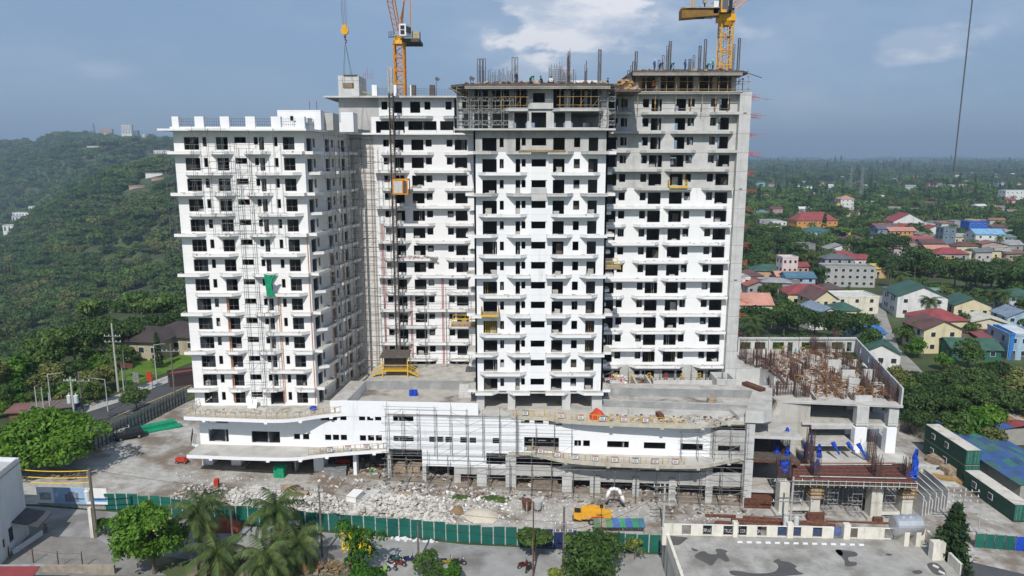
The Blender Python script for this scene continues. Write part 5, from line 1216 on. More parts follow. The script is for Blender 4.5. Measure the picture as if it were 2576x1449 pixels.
def wood(name,P,S,label,K=None):
 "one object that grows trees of several kinds on its points"
 me=bpy.data.meshes.new(name);me.from_pydata([tuple(p)for p in P],[],[])
 at_=me.attributes.new('size','FLOAT','POINT');at_.data.foreach_set('value',S)
 kk=me.attributes.new('sort','INT','POINT');kk.data.foreach_set('value',K)
 o=link(name,me);tag(o,label,'wood',kind='stuff')
 ng=bpy.data.node_groups.new('grow_'+name,'GeometryNodeTree');ng.interface.new_socket('Geometry',in_out='INPUT',socket_type='NodeSocketGeometry');ng.interface.new_socket('Geometry',in_out='OUTPUT',socket_type='NodeSocketGeometry')
 N=ng.nodes;Lk=ng.links;gi=N.new('NodeGroupInput');go=N.new('NodeGroupOutput')
 ci=N.new('GeometryNodeCollectionInfo');ci.inputs['Collection'].default_value=hid;ci.inputs['Separate Children'].default_value=True;ci.inputs['Reset Children'].default_value=True
 ip=N.new('GeometryNodeInstanceOnPoints');ip.inputs['Pick Instance'].default_value=True
 m2p=N.new('GeometryNodeMeshToPoints')
 def attr(nm,dt):
  a=N.new('GeometryNodeInputNamedAttribute');a.data_type=dt;a.inputs['Name'].default_value=nm;return a.outputs[0]
 Lk.new(gi.outputs[0],m2p.inputs[0]);Lk.new(m2p.outputs[0],ip.inputs['Points']);Lk.new(ci.outputs[0],ip.inputs['Instance']);Lk.new(attr('sort','INT'),ip.inputs['Instance Index'])
 Lk.new(attr('size','FLOAT'),ip.inputs['Scale'])
 rv=N.new('FunctionNodeRandomValue');rv.data_type='FLOAT_VECTOR';rv.inputs[0].default_value=(-.06,-.06,0);rv.inputs[1].default_value=(.06,.06,6.28);e2=N.new('FunctionNodeEulerToRotation')if hasattr(bpy.types,'FunctionNodeEulerToRotation')else None
 if e2:Lk.new(rv.outputs[0],e2.inputs[0]);Lk.new(e2.outputs[0],ip.inputs['Rotation'])
 else:Lk.new(rv.outputs[0],ip.inputs['Rotation'])
 Lk.new(ip.outputs[0],go.inputs[0]);md=o.modifiers.new('grow','NODES');md.node_group=ng;return o
rs=np.random.RandomState(3)
def visible_q(x,y):return 1288+1800*x/y
def scatter(n,qr,yr,size,keep=None,mix=(0,1,2,3,6),pw=1.0,far=0):
 P,S,K=[],[],[]
 for _ in range(n):
  y=math.exp(rs.uniform(math.log(yr[0]),math.log(yr[1])))if pw==0 else(yr[0]**(1+pw)+rs.rand()*(yr[1]**(1+pw)-yr[0]**(1+pw)))**(1/(1+pw))
  q=rs.uniform(*qr);x=(q-1288)/1800*y
  if keep and not keep(q,x,y):continue
  P.append((x,y,height(x,y)-.6));c=fbm(x,y,90+y*.05,3);s=size(y)*rs.uniform(.6,1.25)*(1+.3*c)*(1.55 if rs.rand()<.16 else 1);S.append(s)
  i=int(min(len(mix)-1,max(0,(c*.9+.5)*len(mix)+rs.normal(0,.9))));K.append(mix[i])
 return P,S,K
CLEAR=[]
HOUSEOBJ=[]
def clearspot(x,y,r=6):CLEAR.append((x,y,r))
def free(x,y,pad=3.0):
 for a,b,r in CLEAR:
  if abs(x-a)<r+pad and-(r+pad+y*.035)<(y-b)<r+pad:return False
 return True
ZR=-5.0
LANE=[((2195,790),(2228,790)),((2200,850),(2243,850)),((2232,930),(2300,930)),((2255,965),(2330,965))]
def in_lane(x,y):
 if y<150 or y>330:return False
 q=1288+(x/y)*1740;return False
lane_pts=[G(*p,ZR)for p in((2194,745),(2198,790),(2208,850),(2232,900),(2262,960),(2350,970),(2300,915),(2262,880),(2232,800),(2222,745))]
b=MB();b.add([(p.x,p.y,ZR+.25)for p in lane_pts],[tuple(range(len(lane_pts)))]);tag(b.build('lane',mat('patchy_lane',(.28,.265,.24),.95,.2,.25,(.14,.13,.11),.6,.15)),kind='structure')
# ---------------------------------------------------------------- houses
WALLC={}
def wallmat(c):return mat('wall_%d_%d_%d'%tuple(int(v*100)for v in c),tuple(v*.88 for v in c),.85,.1,.5,[v*.42 for v in c],.65,.45,True)
def roofmat(c):
 c=tuple(v*.72+.035 for v in c);return mat('roof_%d_%d_%d'%tuple(int(v*100)for v in c),c,.75,.2,.3,[v*.55 for v in c],.7,.25,seams=[(0,1.2,0,.05,.2)])
RED=(.30,.035,.035);GRN=(.015,.10,.065);MAR=(.13,.045,.04);WHT=(.72,.72,.70);CRM=(.70,.62,.40);ORG=(.62,.30,.08);PNK=(.60,.27,.18);BLU=(.03,.17,.5);GRY=(.35,.35,.35);BGR=(.22,.29,.38);DGY=(.10,.11,.13);TEA=(.10,.25,.28);YEL=(.7,.52,.08);SAL=(.62,.28,.2);BRN=(.085,.05,.045);PLB=(.35,.5,.62)
def house(px,py,w,d,h,rot,roof,wc,rc,label,cat='house',name='house',zg=None,st=1,rh=None,win=(3,2),Y=None,ov=.6,par=.5,dim=None):
 p=G(px,py,ZR if zg is None else zg);zg=p.z
 t=thing(name,label,cat,(p.x,p.y+d/2*.9,zg),R(rot));t.location.z=zg;clearspot(p.x,p.y+d/2,max(w,d)/2)
 HOUSEOBJ.append(t);W,D_=w/2,d/2;wm=wallmat(wc);rm=roofmat(rc);rh=rh if rh is not None else min(w,d)*.24
 mb=MB();mb.box(-W,W,-D_,D_,-2.5,h);mb.build('wall',wm,t)
 mb=MB();o=ov
 if roof=='gable':
  vs=[(-W-o,-D_-o,h-.15),(0,-D_-o,h+rh),(W+o,-D_-o,h-.15),(-W-o,D_+o,h-.15),(0,D_+o,h+rh),(W+o,D_+o,h-.15)]
  mb.add(vs+[(x,y,z-.15)for x,y,z in vs],[(0,1,4,3),(1,2,5,4),(6,7,10,9),(7,8,11,10),(0,6,7,1),(1,7,8,2),(0,3,9,6),(2,8,11,5)]);g=MB();g.add([(-W,-D_+.01,h),(W,-D_+.01,h),(0,-D_+.01,h+rh-.2)],[(0,1,2)]);g.build('gable',wm,t);g=MB();g.add([(-W,D_-.01,h),(W,D_-.01,h),(0,D_-.01,h+rh-.2)],[(2,1,0)]);g.build('gable',wm,t)
 elif roof=='gablex':
  vs=[(-W-o,-D_-o,h-.15),(-W-o,0,h+rh),(-W-o,D_+o,h-.15),(W+o,-D_-o,h-.15),(W+o,0,h+rh),(W+o,D_+o,h-.15)]
  mb.add(vs+[(x,y,z-.15)for x,y,z in vs],[(0,3,4,1),(1,4,5,2),(0,6,9,3),(6,7,10,9),(0,1,7,6),(1,2,8,7),(3,9,10,4),(4,10,11,5)]);g=MB()
  for s in(-1,1):MB().add([(s*(W-.01),-D_,h),(s*(W-.01),D_,h),(s*(W-.01),0,h+rh-.2)],[(0,1,2)]).build('gable',wm,t)
 elif roof=='hip':
  k=min(W,D_)*.95;a=max(.1,W-k);c=max(.05,D_-k)
  vs=[(-W-o,-D_-o,h-.1),(W+o,-D_-o,h-.1),(W+o,D_+o,h-.1),(-W-o,D_+o,h-.1),(-a,-c,h+rh),(a,-c,h+rh),(a,c,h+rh),(-a,c,h+rh)]
  mb.add(vs,[(0,1,5,4),(1,2,6,5),(2,3,7,6),(3,0,4,7),(4,5,6,7),(3,2,1,0)])
 elif roof=='shed':
  vs=[(-W-o,-D_-o,h),(W+o,-D_-o,h),(W+o,D_+o,h+rh),(-W-o,D_+o,h+rh)];mb.add(vs+[(x,y,z-.15)for x,y,z in vs],[(0,1,2,3),(4,7,6,5),(0,4,5,1),(1,5,6,2),(3,2,6,7),(0,3,7,4)])
  g=MB();g.add([(-W,D_,h),(W,D_,h),(W,D_,h+rh),(-W,D_,h+rh),(W,-D_,h),(-W,-D_,h)],[(1,0,3,2),(4,1,2),(0,5,3)]);g.build('gable',wm,t)
 else:
  mb.box(-W+.15,W-.15,-D_+.15,D_-.15,h-.02,h+.05)
  g=MB()
  for a_ in((-W-.1,W+.1,-D_-.1,-D_+.15),(-W-.1,W+.1,D_-.15,D_+.1),(-W-.1,-W+.15,-D_+.151,D_-.151),(W-.15,W+.1,-D_+.151,D_-.151)):g.box(*a_,h-.1,h+par)
  g.build('parapet',wm,t)
 mb.build('roof',rm,t)
 nw,ns=win;pane=M['glass'];hh=h/ns
 for s in range(ns):
  for i in range(nw):
   x=-W+w*(i+.5)/nw;z=s*hh+hh*.38;ww=min(1.3,w/nw*.45);f=MB();f.box(x-ww/2-.08,x+ww/2+.08,-D_-.05,-D_-.001,z-.08,z+min(1.3,hh*.42)+.08);f=f.build('window',M['wpaint'],t)
   q=MB();q.box(x-ww/2,x+ww/2,-D_-.07,-D_-.052,z,z+min(1.3,hh*.42));q.build('pane',pane,f)
  if d>5:
   for i in range(2):
    y=-D_+d*(i+.5)/2;q=MB();q.box(-W-.06,-W-.001,y-.6,y+.6,s*hh+hh*.38,s*hh+hh*.8);q.build('window',pane,t)
 if st:
  q=MB();q.box(W*.3,W*.3+1,-D_-.06,-D_-.002,0,2.1)if nw<2 else q.box(-.45,.45,-D_-.04,-D_-.002,0,2.05);q.build('door',M['frame'],t)
 return t
HT=[(2228,925,9.5,15,4.2,-14,'gable',WHT,GRN,'white house with a green gable roof and arched porch right of the frame building',1,{'rh':2.6}),(2192,862,8.5,9,3.2,-8,'shed',PLB,BLU,'low house with a bright blue sheet roof beside the lane',1,{'rh':1}),(2078,828,14,12,4.5,6,'gable',WHT,BGR,'white house with a wide grey blue gable roof left of the lane',1,{'rh':3}),(2132,812,8,9,4.5,0,'hip',CRM,GRN,'small house with a dark green hip roof under the cream flat roofed house',1,{}),(2150,790,16,11,6.2,2,'flat',(.72,.68,.55),WHT,'cream flat roofed house with a white parapet beside the lane',2,{}),(2070,795,9,12,6,4,'gable',CRM,MAR,'cream house with a steep brown gable roof and round attic window',2,{'rh':3.4}),(2040,772,17,12,5,-4,'hip',CRM,RED,'house under a broad red hip roof behind the brown gable',1,{'rh':3}),(1890,800,14,10,5,0,'gablex',(.55,.6,.4),SAL,'house with a large salmon gable roof beside the tower gable',1,{'rh':3.2}),(2012,733,12,8,6,0,'gablex',PLB,(.06,.17,.25),'house with two blue sheet roofs above the big dark tree',2,{}),(1978,722,9,7,5,0,'gablex',SAL,SAL,'small house with an orange pink tiled roof left of the blue roofs',1,{}),(1938,708,15,10,5,-3,'hip',(.6,.38,.25),GRN,'peach house with a long dark green hip roof',1,{}),(1886,722,11,9,5,3,'hip',WHT,MAR,'white house with a purple brown roof near the tower gable',1,{}),(1905,742,9,8,4,3,'gable',GRY,(.35,.1,.06),'old house with a patchy rusty red roof',1,{}),(1983,712,7,7,11.5,2,'flat',(.7,.58,.55),WHT,'narrow pink and white house with a roof terrace tower',3,{}),(2012,690,8,7,4,0,'gablex',(.55,.3,.22),RED,'low house with a crimson roof right of the pink tower house',1,{}),(2138,722,21,10,8.6,-6,'flat',(.42,.42,.40),(.25,.24,.23),'long white unfinished three storey block with a rough roof frame',3,{'win':(7,3)}),(2110,700,13,8,9.2,-6,'hip',GRY,DGY,'grey block under a dark blue roof at the left of the unfinished block',3,{}),(2092,752,9,8,4,0,'hip',BLU,BRN,'blue walled house with a dark brown hip roof beneath the unfinished block',1,{}),(2122,668,14,10,5,3,'hip',WHT,RED,'white house with red hip roofs above the unfinished block',1,{}),(2162,672,10,8,4.4,0,'gablex',WHT,RED,'white annexe with a crimson roof at the right of the red hip roofs',1,{}),(2115,648,14,10,5,-5,'gable',WHT,GRY,'white house with a slate grey gable roof below the orange school',1,{}),(2150,628,12,9,6.5,3,'hip',WHT,MAR,'white modern house with big windows and a brown roof',2,{}),(2052,582,32,16,8.5,3,'hip',ORG,RED,'long orange two storey school with a great red hip roof',2,{'win':(8,2),'rh':6,'cat':'school'}),(2056,606,17,11,6.5,2,'hip',PLB,(.02,.12,.10),'pale blue house with a dark teal roof below the school',2,{'win':(5,2)}),(2088,612,9,9,5,2,'gable',PLB,GRN,'green roofed cottage right of the pale blue house',1,{}),(2117,598,12,9,5,0,'hip',YEL,SAL,'small yellow house with a salmon roof right of the school',1,{}),(2030,640,9,8,6,0,'flat',(.25,.26,.27),BRN,'dark grey cube house with a square window',2,{'win':(1,2)}),(2130,528,15,14,12,0,'hip',WHT,SAL,'tall white villa with a salmon roof among the trees',3,{'win':(3,3)}),(2109,533,9,9,5,-10,'gable',YEL,BRN,'yellow A shaped gable house beside the tall white villa',1,{'rh':6}),(1918,548,13,10,5,0,'hip',CRM,TEA,'cream house with a turquoise roof near the tower gable',1,{}),(1936,573,17,9,6,0,'flat',GRY,GRY,'pale grey terraced house with flat decks near the tower gable',2,{}),(1960,578,11,8,6,0,'flat',WHT,GRY,'small white cubic house below the turquoise roof',2,{}),(1976,556,9,7,4,0,'hip',WHT,RED,'tiny white house with a red roof left of the school',1,{}),(1880,560,8,7,5,0,'flat',MAR,GRY,'dark red walled house right beside the tower gable',1,{}),(2282,578,24,14,7,2,'gable',WHT,RED,'white church like house with tall red gables in the town',2,{'rh':6}),(2245,590,26,12,5,0,'gablex',GRY,RED,'long house with a faded crimson roof left of the red gables',1,{}),(2232,605,15,10,8,2,'gablex',BGR,DGY,'slate blue house with a grey roof on the left of the town',2,{}),(2268,606,18,9,7,2,'gablex',ORG,PNK,'peach terrace with a pink roof in the middle of the town',2,{'win':(6,2)}),(2312,588,21,11,7,-3,'flat',WHT,GRY,'white block with a grey flat roof right of the red gables',2,{'win':(5,2)}),(2352,600,13,10,7,3,'gable',WHT,RED,'white gabled house with a pale red roof in the town',2,{}),(2315,618,17,9,4,0,'gablex',CRM,(.35,.08,.06),'row house with a rust red roof in the lower town',1,{}),(2300,628,12,9,4,0,'gablex',WHT,MAR,'low white house with a maroon roof in the lower town',1,{}),(2345,630,14,9,4.5,2,'gablex',GRY,MAR,'grey shop row with a brown roof in the lower town',1,{}),(2384,622,8,8,12,0,'flat',(.16,.23,.28),DGY,'tall narrow teal grey house in the town',3,{'win':(2,3)}),(2405,614,12,8,5,0,'gablex',CRM,GRY,'cream cottage beside the narrow teal grey house',1,{}),(2458,598,13,11,11,-3,'flat',(.03,.14,.55),RED,'bright blue three storey house with a red roof',3,{'win':(3,3)}),(2488,620,18,12,8,-3,'gablex',WHT,(.2,.45,.7),'white house with a light blue roof below the bright blue house',2,{}),(2430,640,13,9,5,2,'hip',CRM,MAR,'cream house with a maroon hip roof below the bright blue house',1,{}),(2530,632,20,10,4,0,'gablex',GRY,GRY,'long grey roofed shed at the right of the town',1,{}),(2360,650,13,9,5,0,'gablex',PNK,SAL,'pink house with an orange roof at the lower edge of the town',1,{}),(2395,672,16,11,7,-6,'hip',GRY,RED,'grey house with a bright red hip roof beside the bare field',2,{}),(2372,676,9,8,5,-3,'flat',YEL,ORG,'yellow annexe left of the bright red hip roof',1,{}),(2325,800,16,15,7.8,-12,'gable',WHT,GRN,'white modern villa with a green roof and long balconies right of the lane',2,{'rh':3.6}),(2288,795,8,15,7.2,-12,'shed',WHT,DGY,'villa wing with a dark sloping roof right of the lane',2,{'rh':.8}),(2447,802,12,11,5,-8,'gable',CRM,GRN,'cream bungalow with a green gable roof right of the villa',1,{'rh':2.6}),(2312,765,10,8,4,0,'gablex',GRY,RED,'house with a red roof behind the white modern villa',1,{}),(2355,766,9,7,5,0,'flat',(.03,.35,.15),GRY,'mint green walled house behind the villa',1,{}),(2362,888,11,10,7.2,2,'gable',CRM,MAR,'two storey cream house with brown trim and a brown gable roof',2,{'win':(2,2),'rh':2.6}),(2372,862,13,11,7,5,'hip',CRM,RED,'house with a crimson roof right behind the brown gabled house',1,{'rh':2.6}),(2455,905,13,9,3.2,-4,'gablex',(.03,.13,.1),GRN,'green walled shed with a dark green roof right of the cream house',1,{}),(2443,875,12,7,3.4,-3,'gablex',WHT,MAR,'low white house with a narrow brown roof and a round tank',1,{}),(2492,848,15,10,4,-14,'gable',(.70,.62,.45),(.68,.66,.52),'cream hall with a pale yellow gable roof',1,{}),(2520,892,9,10,4,-5,'shed',MAR,(.28,.06,.06),'shed with a maroon sheet roof beside the blue wall',1,{'rh':1}),(2576,905,8,12,7,-8,'flat',PLB,WHT,'light blue and white modern house at the right edge',2,{}),(2548,905,1.0,11,7.2,-12,'flat',(.03,.20,.55),BLU,'tall plain blue party wall at the right edge',1,{'win':(0,1),'cat':'wall','name':'party_wall'}),(2570,785,10,9,6,-5,'hip',(.55,.62,.66),GRN,'pale house with a green roof at the right edge by the dirt track',2,{}),(2568,838,9,9,5.5,-5,'gable',PLB,BGR,'pale blue house with a fenced yard at the right edge',2,{}),(2103,412,60,22,24,2,'flat',(.66,.60,.50),GRY,'large pale block standing alone on the wooded plain',5,{'win':(9,5)}),(2560,512,34,14,16,0,'flat',WHT,BLU,'white and blue building at the right edge of the plain',3,{'win':(6,3)}),(2205,700,11,8,4.6,5,'hip',(.6,.42,.2),YEL,'ochre house partly hidden right of the unfinished block',1,{}),(1858,735,9,9,6,0,'flat',WHT,GRY,'white house half hidden behind the tower gable',2,{}),(2205,795,2,2,1.6,0,'flat',WHT,WHT,'white gate house on the lane',1,{'win':(0,1),'cat':'hut','name':'gate_house'}),]
HT.pop()
for r_ in HT:
 px,py,w_,d_,h_,rot,rf,wc,rc,lb,stn,kw=r_;kw=dict(kw);kw.setdefault('win',(3,stn));house(px,py,w_,d_,h_,rot,rf,wc,rc,lb,**kw)
rh_=random.Random(8);nh=0
for row,(y_,xa,xb,n)in enumerate(((574,2215,2570,11),(592,2390,2560,7),(612,2200,2560,13),(640,2240,2570,12),(660,2410,2560,6),(740,1862,2060,5))):
 for i in range(n):
  px=xa+(xb-xa)*(i+rh_.random()*.5)/n;py=y_+rh_.uniform(-5,5);p=G(px,py,ZR)
  if not free(p.x,p.y+3,-2):continue
  wc=rh_.choice((GRY,(.5,.48,.44),CRM,WHT,(.45,.35,.3),(.3,.32,.33)));rc=rh_.choice(((.2,.1,.08),GRY,(.25,.2,.17),MAR,(.16,.17,.17),(.3,.12,.09),(.15,.25,.25)))
  house(px,py,rh_.uniform(6,12),rh_.uniform(6,9),rh_.uniform(3,6.5),rh_.uniform(-14,14),rh_.choice(('gablex','hip','gable','shed','flat')),wc,rc,f'{ords[i]} small weathered house from the left in the {("far", "upper", "middle", "lower", "near", "left hand")[row]} row of the town',1,win=(2,1),rh=1.4)
for px,py,w_,d_,lb in((352,903,12,11,'cream bungalow with a dark brown hip roof beyond the highway'),(438,890,14,12,'second bungalow with a dark brown hip roof, half behind the left tower')):
 g_=GG(px,py);house(px,py,w_,d_,4.6,-6,'hip',(.45,.40,.28),(.035,.015,.012),lb,zg=g_.z,rh=2.3,win=(4,1),ov=1)
g_=GG(120,1030);house(125,1052,6,4,2.2,20,'gablex',(.10,.12,.3),(.16,.12,.10),'roadside shack with a rusty patched roof and a blue front',zg=g_.z,rh=.6,win=(0,1),cat='shack',name='shack')
g_=GG(50,1040);house(45,1058,3,3,1.8,10,'shed',(.2,.1,.08),(.22,.09,.07),'small red roadside stall at the left edge',zg=g_.z,rh=.4,win=(0,1),cat='stall',name='stall')
def container(c,rz,L_,z,label,roof=None):
 t=thing('container',label,'container',(c.x,c.y,z),rz,'containers beside the yard');mb=MB();mb.box(-1.25,1.25,-L_/2,L_/2,0,2.7);mb.build('box',M['dgreen'],t)
 MB().box(-1.24,1.24,-L_/2+.01,L_/2-.01,2.701,2.76).build('roof',mat('rust_stained_white_roof',(.55,.52,.46),.8,.12,.6,(.25,.12,.07),.6,.5),t)
 for x in(-.62,.62):
  d_=MB();d_.box(x-.58,x+.58,-L_/2-.05,-L_/2-.001,.15,2.6);d_=d_.build('door',mat('container_door',(.02,.13,.09),.6,.2,1),t)
  mb=MB();[mb.tube((x+s,-L_/2-.08,.2),(x+s,-L_/2-.08,2.55),.03,4)for s in(-.25,.25)];mb.build('handle',M['steel'],d_)
 for i,y in enumerate((L_*.28,-L_*.05)):
  mb=MB();mb.box(-1.31,-1.251,y-.55,y+.55,.9,1.9);f=mb.build('window',M['wpaint'],t);q=MB();q.box(-1.33,-1.312,y-.48,y+.48,1.02,1.85);q.build('pane',M['glass'],f)
 return t
A0,A1=G(2468,1218,-4.3),G(2370,1118,-4.3);A1.x-=0;dv=A1-A0;LC=12.2;rz=math.atan2(-dv.x,dv.y);cc_=A0+dv.normalized()*LC/2
cA=Vector((A0.x+.2,A0.y+LC/2,0));rz=R(14)
def cont_at(px,py,rz,z,label,L_=12.2):
 f=G(px,py,-4.5);d=Vector((-math.sin(rz),math.cos(rz),0));c=f+d*L_/2;return container(c,rz,L_,z,label)
cont_at(2441,1209,R(0),-4.5,'lower dark green container of the two stacked at the right')
cont_at(2441,1209,R(0),-1.72,'upper dark green container with a rusty white roof at the right')
cont_at(2569,1312,R(0),-4.5,'nearest dark green container at the right edge, side open')
cont_at(2478,1192,R(0),-4.5,'low maroon topped container between the stacked pair and the barracks',5)
def roofsheet(px,py,w_,d_,h_,rz,cols,label,zg=-4.8,slope=.18,rows=4,colsn=8):
 p=G(px,py,zg);t=thing('shed',label,'shed',(p.x,p.y,zg),R(rz));mb=MB();mb.box(-w_/2,w_/2,0,d_,0,h_-.1);mb.build('wall',mat('shed_wall',(.3,.29,.26)),t)
 r2=random.Random(int(px));
 for s,(x0,x1)in enumerate(((-w_/2-.4,0),(0,w_/2+.4))):
  mb=MB()
  for i in range(rows):
   for j in range(colsn):
    a,b_=x0+(x1-x0)*i/rows,x0+(x1-x0)*(i+1)/rows;za,zb_=h_+slope*(w_/2-abs(a)),h_+slope*(w_/2-abs(b_));y0,y1=-.4+(d_+.8)*j/colsn,-.4+(d_+.8)*(j+1)/colsn;dz=.02*((i+j)%2)
    mb.add([(a,y0,za+dz),(b_,y0,zb_+dz),(b_,y1,zb_+dz),(a,y1,za+dz)],[(0,1,2,3)],r2.randrange(len(cols)))
  mb.build('roof',[roofmat(c)for c in cols],t)
 return t
roofsheet(2640,1262,10,23,3.1,0,[(.02,.10,.30),(.02,.2,.16),(.02,.08,.22),(.03,.14,.13),(.02,.1,.33)],'long workers barracks roofed with blue and teal sheets at the right')
roofsheet(2575,1120,9,9,3.4,0,[RED,(.55,.50,.3),(.03,.1,.35),(.45,.2,.1),(.6,.58,.5)],'shed patched with red, cream and blue sheets at the right edge',rows=2,colsn=3)
roofsheet(2352,1108,4,5,3,5,[(.02,.22,.16),(.05,.15,.3)],'small shed with a teal sheet roof behind the stacked containers',rows=1,colsn=2)
roofsheet(2262,1085,4,4,2.6,0,[(.03,.13,.08)],'tiny yellow hut with a green roof at the edge of the trees',rows=1,colsn=1)
# ---------------------------------------------------------------- trees beyond the site, each a thing; far woods as stuff
TK_=[]
kinds=(('leaf','mid green broadleaf tree',5.2,9.5,2600,'round'),('leafd','dark green broadleaf tree',5.6,10,2600,'wide'),('leafy2','olive green thin leaved tree',4.4,8.5,1800,'round'),('leafb','bright green leafy tree',4.0,7.5,1800,'round'))
for i,(lm,lb,R_,h_,nq,sh)in enumerate(kinds):
 t=tree('tree',(0,-400-20*i,0),R_,h_,lb,70+i,lm=lm,nq=nq,size=.42,nl=16 if sh=='round' else 22,low=-.5,base=.15 if sh=='round' else.35,lr=.38);TK_.append(t)
tp_mb=cmesh('p',5,'palm')
tp=thing('palm_tree','coconut palm','palm tree',(0,-500,0));
def small_palm():
 mb=MB();mb.tube((0,0,-.5),(.3,0,9),.18,6,.13);mb.build('trunk',M['bark'],tp);mb=MB()
 for k in range(22):
  a=k*2.4;d=Vector((math.cos(a),math.sin(a),0));up=1.1-k*.075;p=Vector((.3,0,9));sd=Vector((-d.y,d.x,0))
  for i in range(7):
   q=p+(d*math.cos(up)+Vector((0,0,math.sin(up))))*.58
   for j in range(3):
    r_=p.lerp(q,j/3);l=1.1*math.sin(math.pi*min(1,(i+j/3+1)/8.5))+.1
    for s in(-1,1):e_=r_+sd*s*l*.8+Vector((0,0,-.45*l))+(q-p)*.6;w_=(q-p)*.14;mb.add([r_-w_,r_+w_,e_+w_*.3,e_-w_*.3],[(0,1,2,3)])
   p=q;up-=.24
 mb.build('crown',M['palm'],tp)
small_palm()
placed={};used_labels={}
CUT=(' beside',' right of',' left of',' behind',' above',' below',' under',' in the',' at the',' near',' among',' over',' right ',' partly',' half',' hidden',' beneath',' standing')
def short(l):
 for c in CUT:
  i=l.find(c)
  if i>12:l=l[:i]
 return ' '.join(l.split()[:9])
def treelabel(loc,sc,label):
 kind=' '.join(label.split()[:3])if 'palm' not in label else 'coconut'
 noun='palm' if 'palm' in label else 'tree';kind=kind.replace(' broadleaf','').replace(' thin','').replace(' leafy','')
 lx,ly=loc[0],loc[1];best=sorted(((h_.location.x-lx)**2+((h_.location.y-ly)*.6)**2,i)for i,h_ in enumerate(HOUSEOBJ))
 size='large' if sc>1.05 else 'small' if sc<.62 else 'medium'
 for d_,i in best[:25]:
  h_=HOUSEOBJ[i];dx_,dy_=lx-h_.location.x,ly-h_.location.y
  for rel in((('right of' if dx_>0 else 'left of'),('behind' if dy_>0 else 'in front of'))if abs(dx_)>abs(dy_)*.6 else(('behind' if dy_>0 else 'in front of'),('right of' if dx_>0 else 'left of'))):
   l=f'{size} {kind} {noun} {rel} the {short(h_["label"])}'
   if l not in used_labels and len(l.split())<=16:used_labels[l]=1;return l
 return label
def put(proto,loc,sc,label,grp):
 if 'right' in grp or 'highway' in grp:label=treelabel(loc,sc,label)
 if proto.location.y<-300 and proto.name not in placed:placed[proto.name]=1;o=proto;o.location=loc;o.scale=(sc,)*3;o['label']=label
 else:o=copy_tree(proto,loc,rnd.uniform(0,6.28),label,(sc*rnd.uniform(.9,1.1),sc*rnd.uniform(.9,1.1),sc))
 o['group']=grp;return o
rt=random.Random(77)
big=[(2005,850,1.05,1),(2048,850,.85,1),(1968,845,.85,1),(1985,825,.8,0),(2300,700,1.5,0),(2150,650,1.25,0),(2190,660,1.35,0),(2245,650,1.4,1),(2205,690,1.3,0),(2240,700,1.1,1),(2400,728,1.35,1),(2440,735,1.4,1),(2490,748,1.4,1),(2350,700,1.0,0),(2540,735,1.2,1),(2285,872,.8,0),(2300,900,.75,3),(2405,855,.85,0),(2436,868,.7,0),(2300,1000,.62,1),(2340,1000,.6,0),(2400,1005,.66,1),(2450,1008,.8,1),(2500,1000,.85,1),(2548,1015,.95,2),(2345,1050,.75,1),(2390,1085,.8,0),(2430,1105,.85,3),(2470,1100,.85,3),(2320,1075,.8,1),(2300,1035,.7,0),(2500,1080,.9,1),(2560,1060,1.1,2),(2590,1090,.9,1),(2370,1030,.6,2),(2425,1045,.7,0),(2475,1045,.75,1),(2530,1050,.8,0),(2275,1055,.6,1),(2285,990,.5,3),(2360,985,.5,1),(2410,985,.5,0),(2440,985,.55,1),(2480,975,.6,1),(2520,985,.6,0),(2150,870,1.0,1),(2105,865,1.0,1),(2180,905,.9,0),(1900,850,1.0,1),(1985,700,.9,3),(2060,720,.9,0),(2400,1128,.7,0),(2445,1135,.7,3),(2485,1145,.65,2),(2300,1100,.55,1),(1940,770,.9,0),(2215,640,1.2,0),(1890,655,1.3,0),(1900,620,1.4,1),(1925,645,1.2,0),(1960,640,1.2,1),(2000,670,1.3,0),(2040,680,1.2,2),(1905,690,1.1,0),(2560,760,1.4,0),(2380,780,1.0,2),(2255,1005,.9,2)]
lbl=('mid green broadleaf tree among the houses and yards on the right','dark green broadleaf tree among the houses and yards on the right','olive thin leaved tree among the houses and yards on the right','bright green leafy tree among the houses and yards on the right')
for px,py,sc,k in big:
 p=G(px,py,ZR);
 if 78<0:continue
 put(TK_[k],(p.x,p.y,height(p.x,p.y)),sc,lbl[k],'broadleaf trees on the right');CLEAR.append((p.x,p.y,2))
for px,py,sc in((1885,880,1.0),(1893,895,.9),(1935,630,1.1),(1990,640,1.1),(2335,822,1.0),(2265,745,1.0),(2280,760,.95),(2500,800,1.0),(2515,805,1.05),(2128,560,1.2),(2395,600,1.0),(2060,640,1.0),(2330,690,1.0),(1970,850,.9),(2512,635,1.0),(2238,725,1.0),(2040,780,.8)):
 p=G(px,py,ZR);put(tp,(p.x,p.y,height(p.x,p.y)),sc,'coconut palm among the houses and trees on the right','palms on the right')
n=0
while n<85:
 px,py=rt.uniform(1870,2620),rt.uniform(600,985);p=G(px,py,ZR)
 if p.y<155 or not free(p.x,p.y,2)or(2180<px<2330 and 745<py<985):n+=.2;continue
 k=rt.choice((0,0,1,1,2,3));put(TK_[k],(p.x,p.y,height(p.x,p.y)),rt.uniform(.55,.95),lbl[k],'broadleaf trees on the right');CLEAR.append((p.x,p.y,2.5));n+=1
lbl2=('mid green broadleaf tree on the slope beyond the highway','dark green broadleaf tree on the slope beyond the highway','olive thin leaved tree on the slope beyond the highway','bright green leafy tree on the slope beyond the highway')
